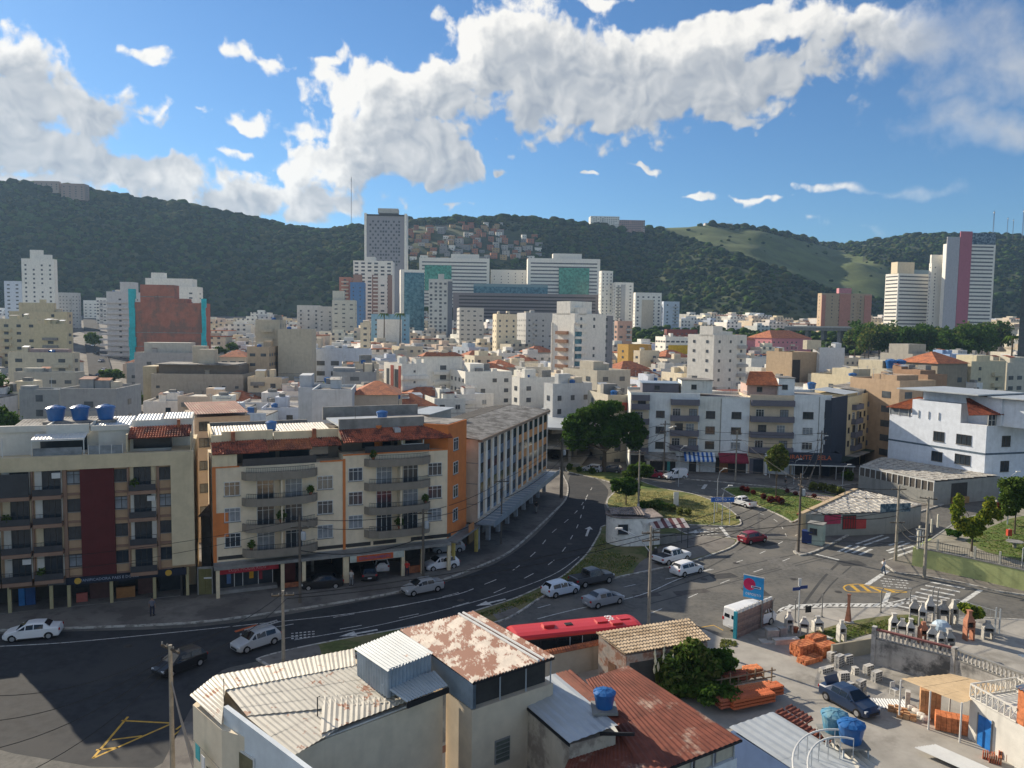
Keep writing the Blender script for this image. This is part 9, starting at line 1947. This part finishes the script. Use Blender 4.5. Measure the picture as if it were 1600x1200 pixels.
# people
def person(u,v,z,head,shirt,legs,lb,pose=0.3,s=1.0):
 q = P(u,v,z);r = thing('person',lb,'person',(q.x,q.y,z),R(head));sk = mat('skin',(.30,.17,.11),.7,.05);r.scale = (s,s,s)
 J = [(0,0,.95),(0,0,1.2),(0,0,1.42),(0,0,1.52),(0,0,1.60),(0,0,1.70),(.10,0,.90),(.12 + 0,pose * .55,.5),(.12,pose * .55 - .05,.08),(.12,pose * .55 + .13,.03),(-.10,0,.90),(-.12,-pose * .4,.5),(-.12,-pose * .8,.10),(-.12,-pose * .8 + .15,.04),(.20,0,1.40),(.26,-pose * .3,1.14),(.27,-pose * .1,.90),(.27,.02,.80),(-.20,0,1.40),(-.26,pose * .3,1.14),(-.27,pose * .5,.92),(-.27,pose * .6,.83)]
 E = [(0,1),(1,2),(2,3),(3,4),(4,5),(0,6),(6,7),(7,8),(8,9),(0,10),(10,11),(11,12),(12,13),(2,14),(14,15),(15,16),(16,17),(2,18),(18,19),(19,20),(20,21)]
 rad = [.15,.13,.14,.055,.09,.08,.09,.062,.045,.04,.09,.062,.045,.04,.06,.045,.035,.03,.06,.045,.035,.03]
 for hb in (17,21):
  hx,hy,hz = J[hb]
  for f in range(5):J.append((hx + (f - 2) * .016,hy + (.03 if f == 4 else .01),hz - (.07,.085,.09,.08,.045)[f]));E.append((hb,len(J) - 1));rad.append(.009)
 me = bpy.data.meshes.new('body');me.from_pydata(J,E,[]);o = link('body',me,r);md = o.modifiers.new('skin','SKIN');
 for i,vv in enumerate(me.skin_vertices[0].data if me.skin_vertices else []):vv.radius = (rad[i],rad[i] * .8)
 if not me.skin_vertices:return r
 o.modifiers.new('sub','SUBSURF').levels = 1;me.materials.append(sk)
 sh = mat('shirt_' + shirt[0],shirt[1],.9,.15,3);pt = mat('trousers_' + legs[0],legs[1],.9,.15,3)
 MB().use(sh).lathe([(.15,.92),(.165,1.1),(.19,1.3),(.17,1.42),(.07,1.48)],12).build('shirt',r)
 for s_,ye in ((1,-pose * .3),(-1,pose * .3)):MB().use(sh).tube([(s_ * .17,0,1.41),(s_ * .26,ye,1.16)],[.075,.062],8).build('sleeve',r)
 for s_,yk,ya in ((1,pose * .55,pose * .55 - .05),(-1,-pose * .4,-pose * .8)):MB().use(pt).tube([(s_ * .09,0,.95),(s_ * .12,yk,.5),(s_ * .12,ya,.12)],[.115,.082,.065],8).build('trouser_leg',r);MB().use(BLACKP).box(s_ * .12 - .05,ya - .08,0,s_ * .12 + .05,ya + .18,.09).build('shoe',r)
 MB().use(BLACKP).lathe([(.02,1.72),(.088,1.70),(.10,1.64),(.098,1.60)],10,(0,-.015,.06)).build('hair',r);return r
# the skin layer only exists once the modifier has been added through data
def ensure_skin():
 pass
for (u,v,z,hd,sh,lg,lb,ps) in ((1380,897,.0,60,('white',(.6,.6,.6)),('denim',(.05,.09,.15)),'person in a pale shirt and jeans walking off the zebra crossing',.3),(238,962,.12,10,('check',(.15,.15,.18)),('dark',(.03,.03,.05)),'person in dark clothes standing on the pavement by the bakery pillar',.1),(549,915,.1,-20,('cream',(.45,.43,.40)),('grey',(.2,.2,.2)),'person in a pale shirt in the mouth of the parking bay',.1),(636,900,.1,0,('red',(.5,.04,.03)),('dark',(.03,.03,.05)),'person in a red shirt at the stone post by the entrance',.15),(838,801,.12,30,('black',(.03,.03,.03)),('grey',(.2,.2,.2)),'person in black on the pavement beside the striped block',.25),(1227,762,.12,120,('dark',(.04,.04,.04)),('grey',(.2,.2,.2)),'person crossing the pale garden path',.3)):
 person(u,v,z,hd,sh,lg,lb,ps)
# ---- labels that would still be shared get their place in line, counted from the left
def number_labels():
 by = {}
 for o in list(COL.objects):
  if o.parent is None and o.get('label') and o.get('category'):by.setdefault(o['label'],[]).append(o)
 W1 = ('leftmost','second','third','fourth','fifth','sixth','seventh','eighth','ninth')
 for l,L in by.items():
  if len(L) > 1:
   L.sort(key=lambda o:xy_to_u(o.location.x,o.location.y))
   for i,o in enumerate(L):o['label'] = (W1[min(i,8)] if i < len(L) - 1 else 'rightmost') + ' ' + l
number_labels()
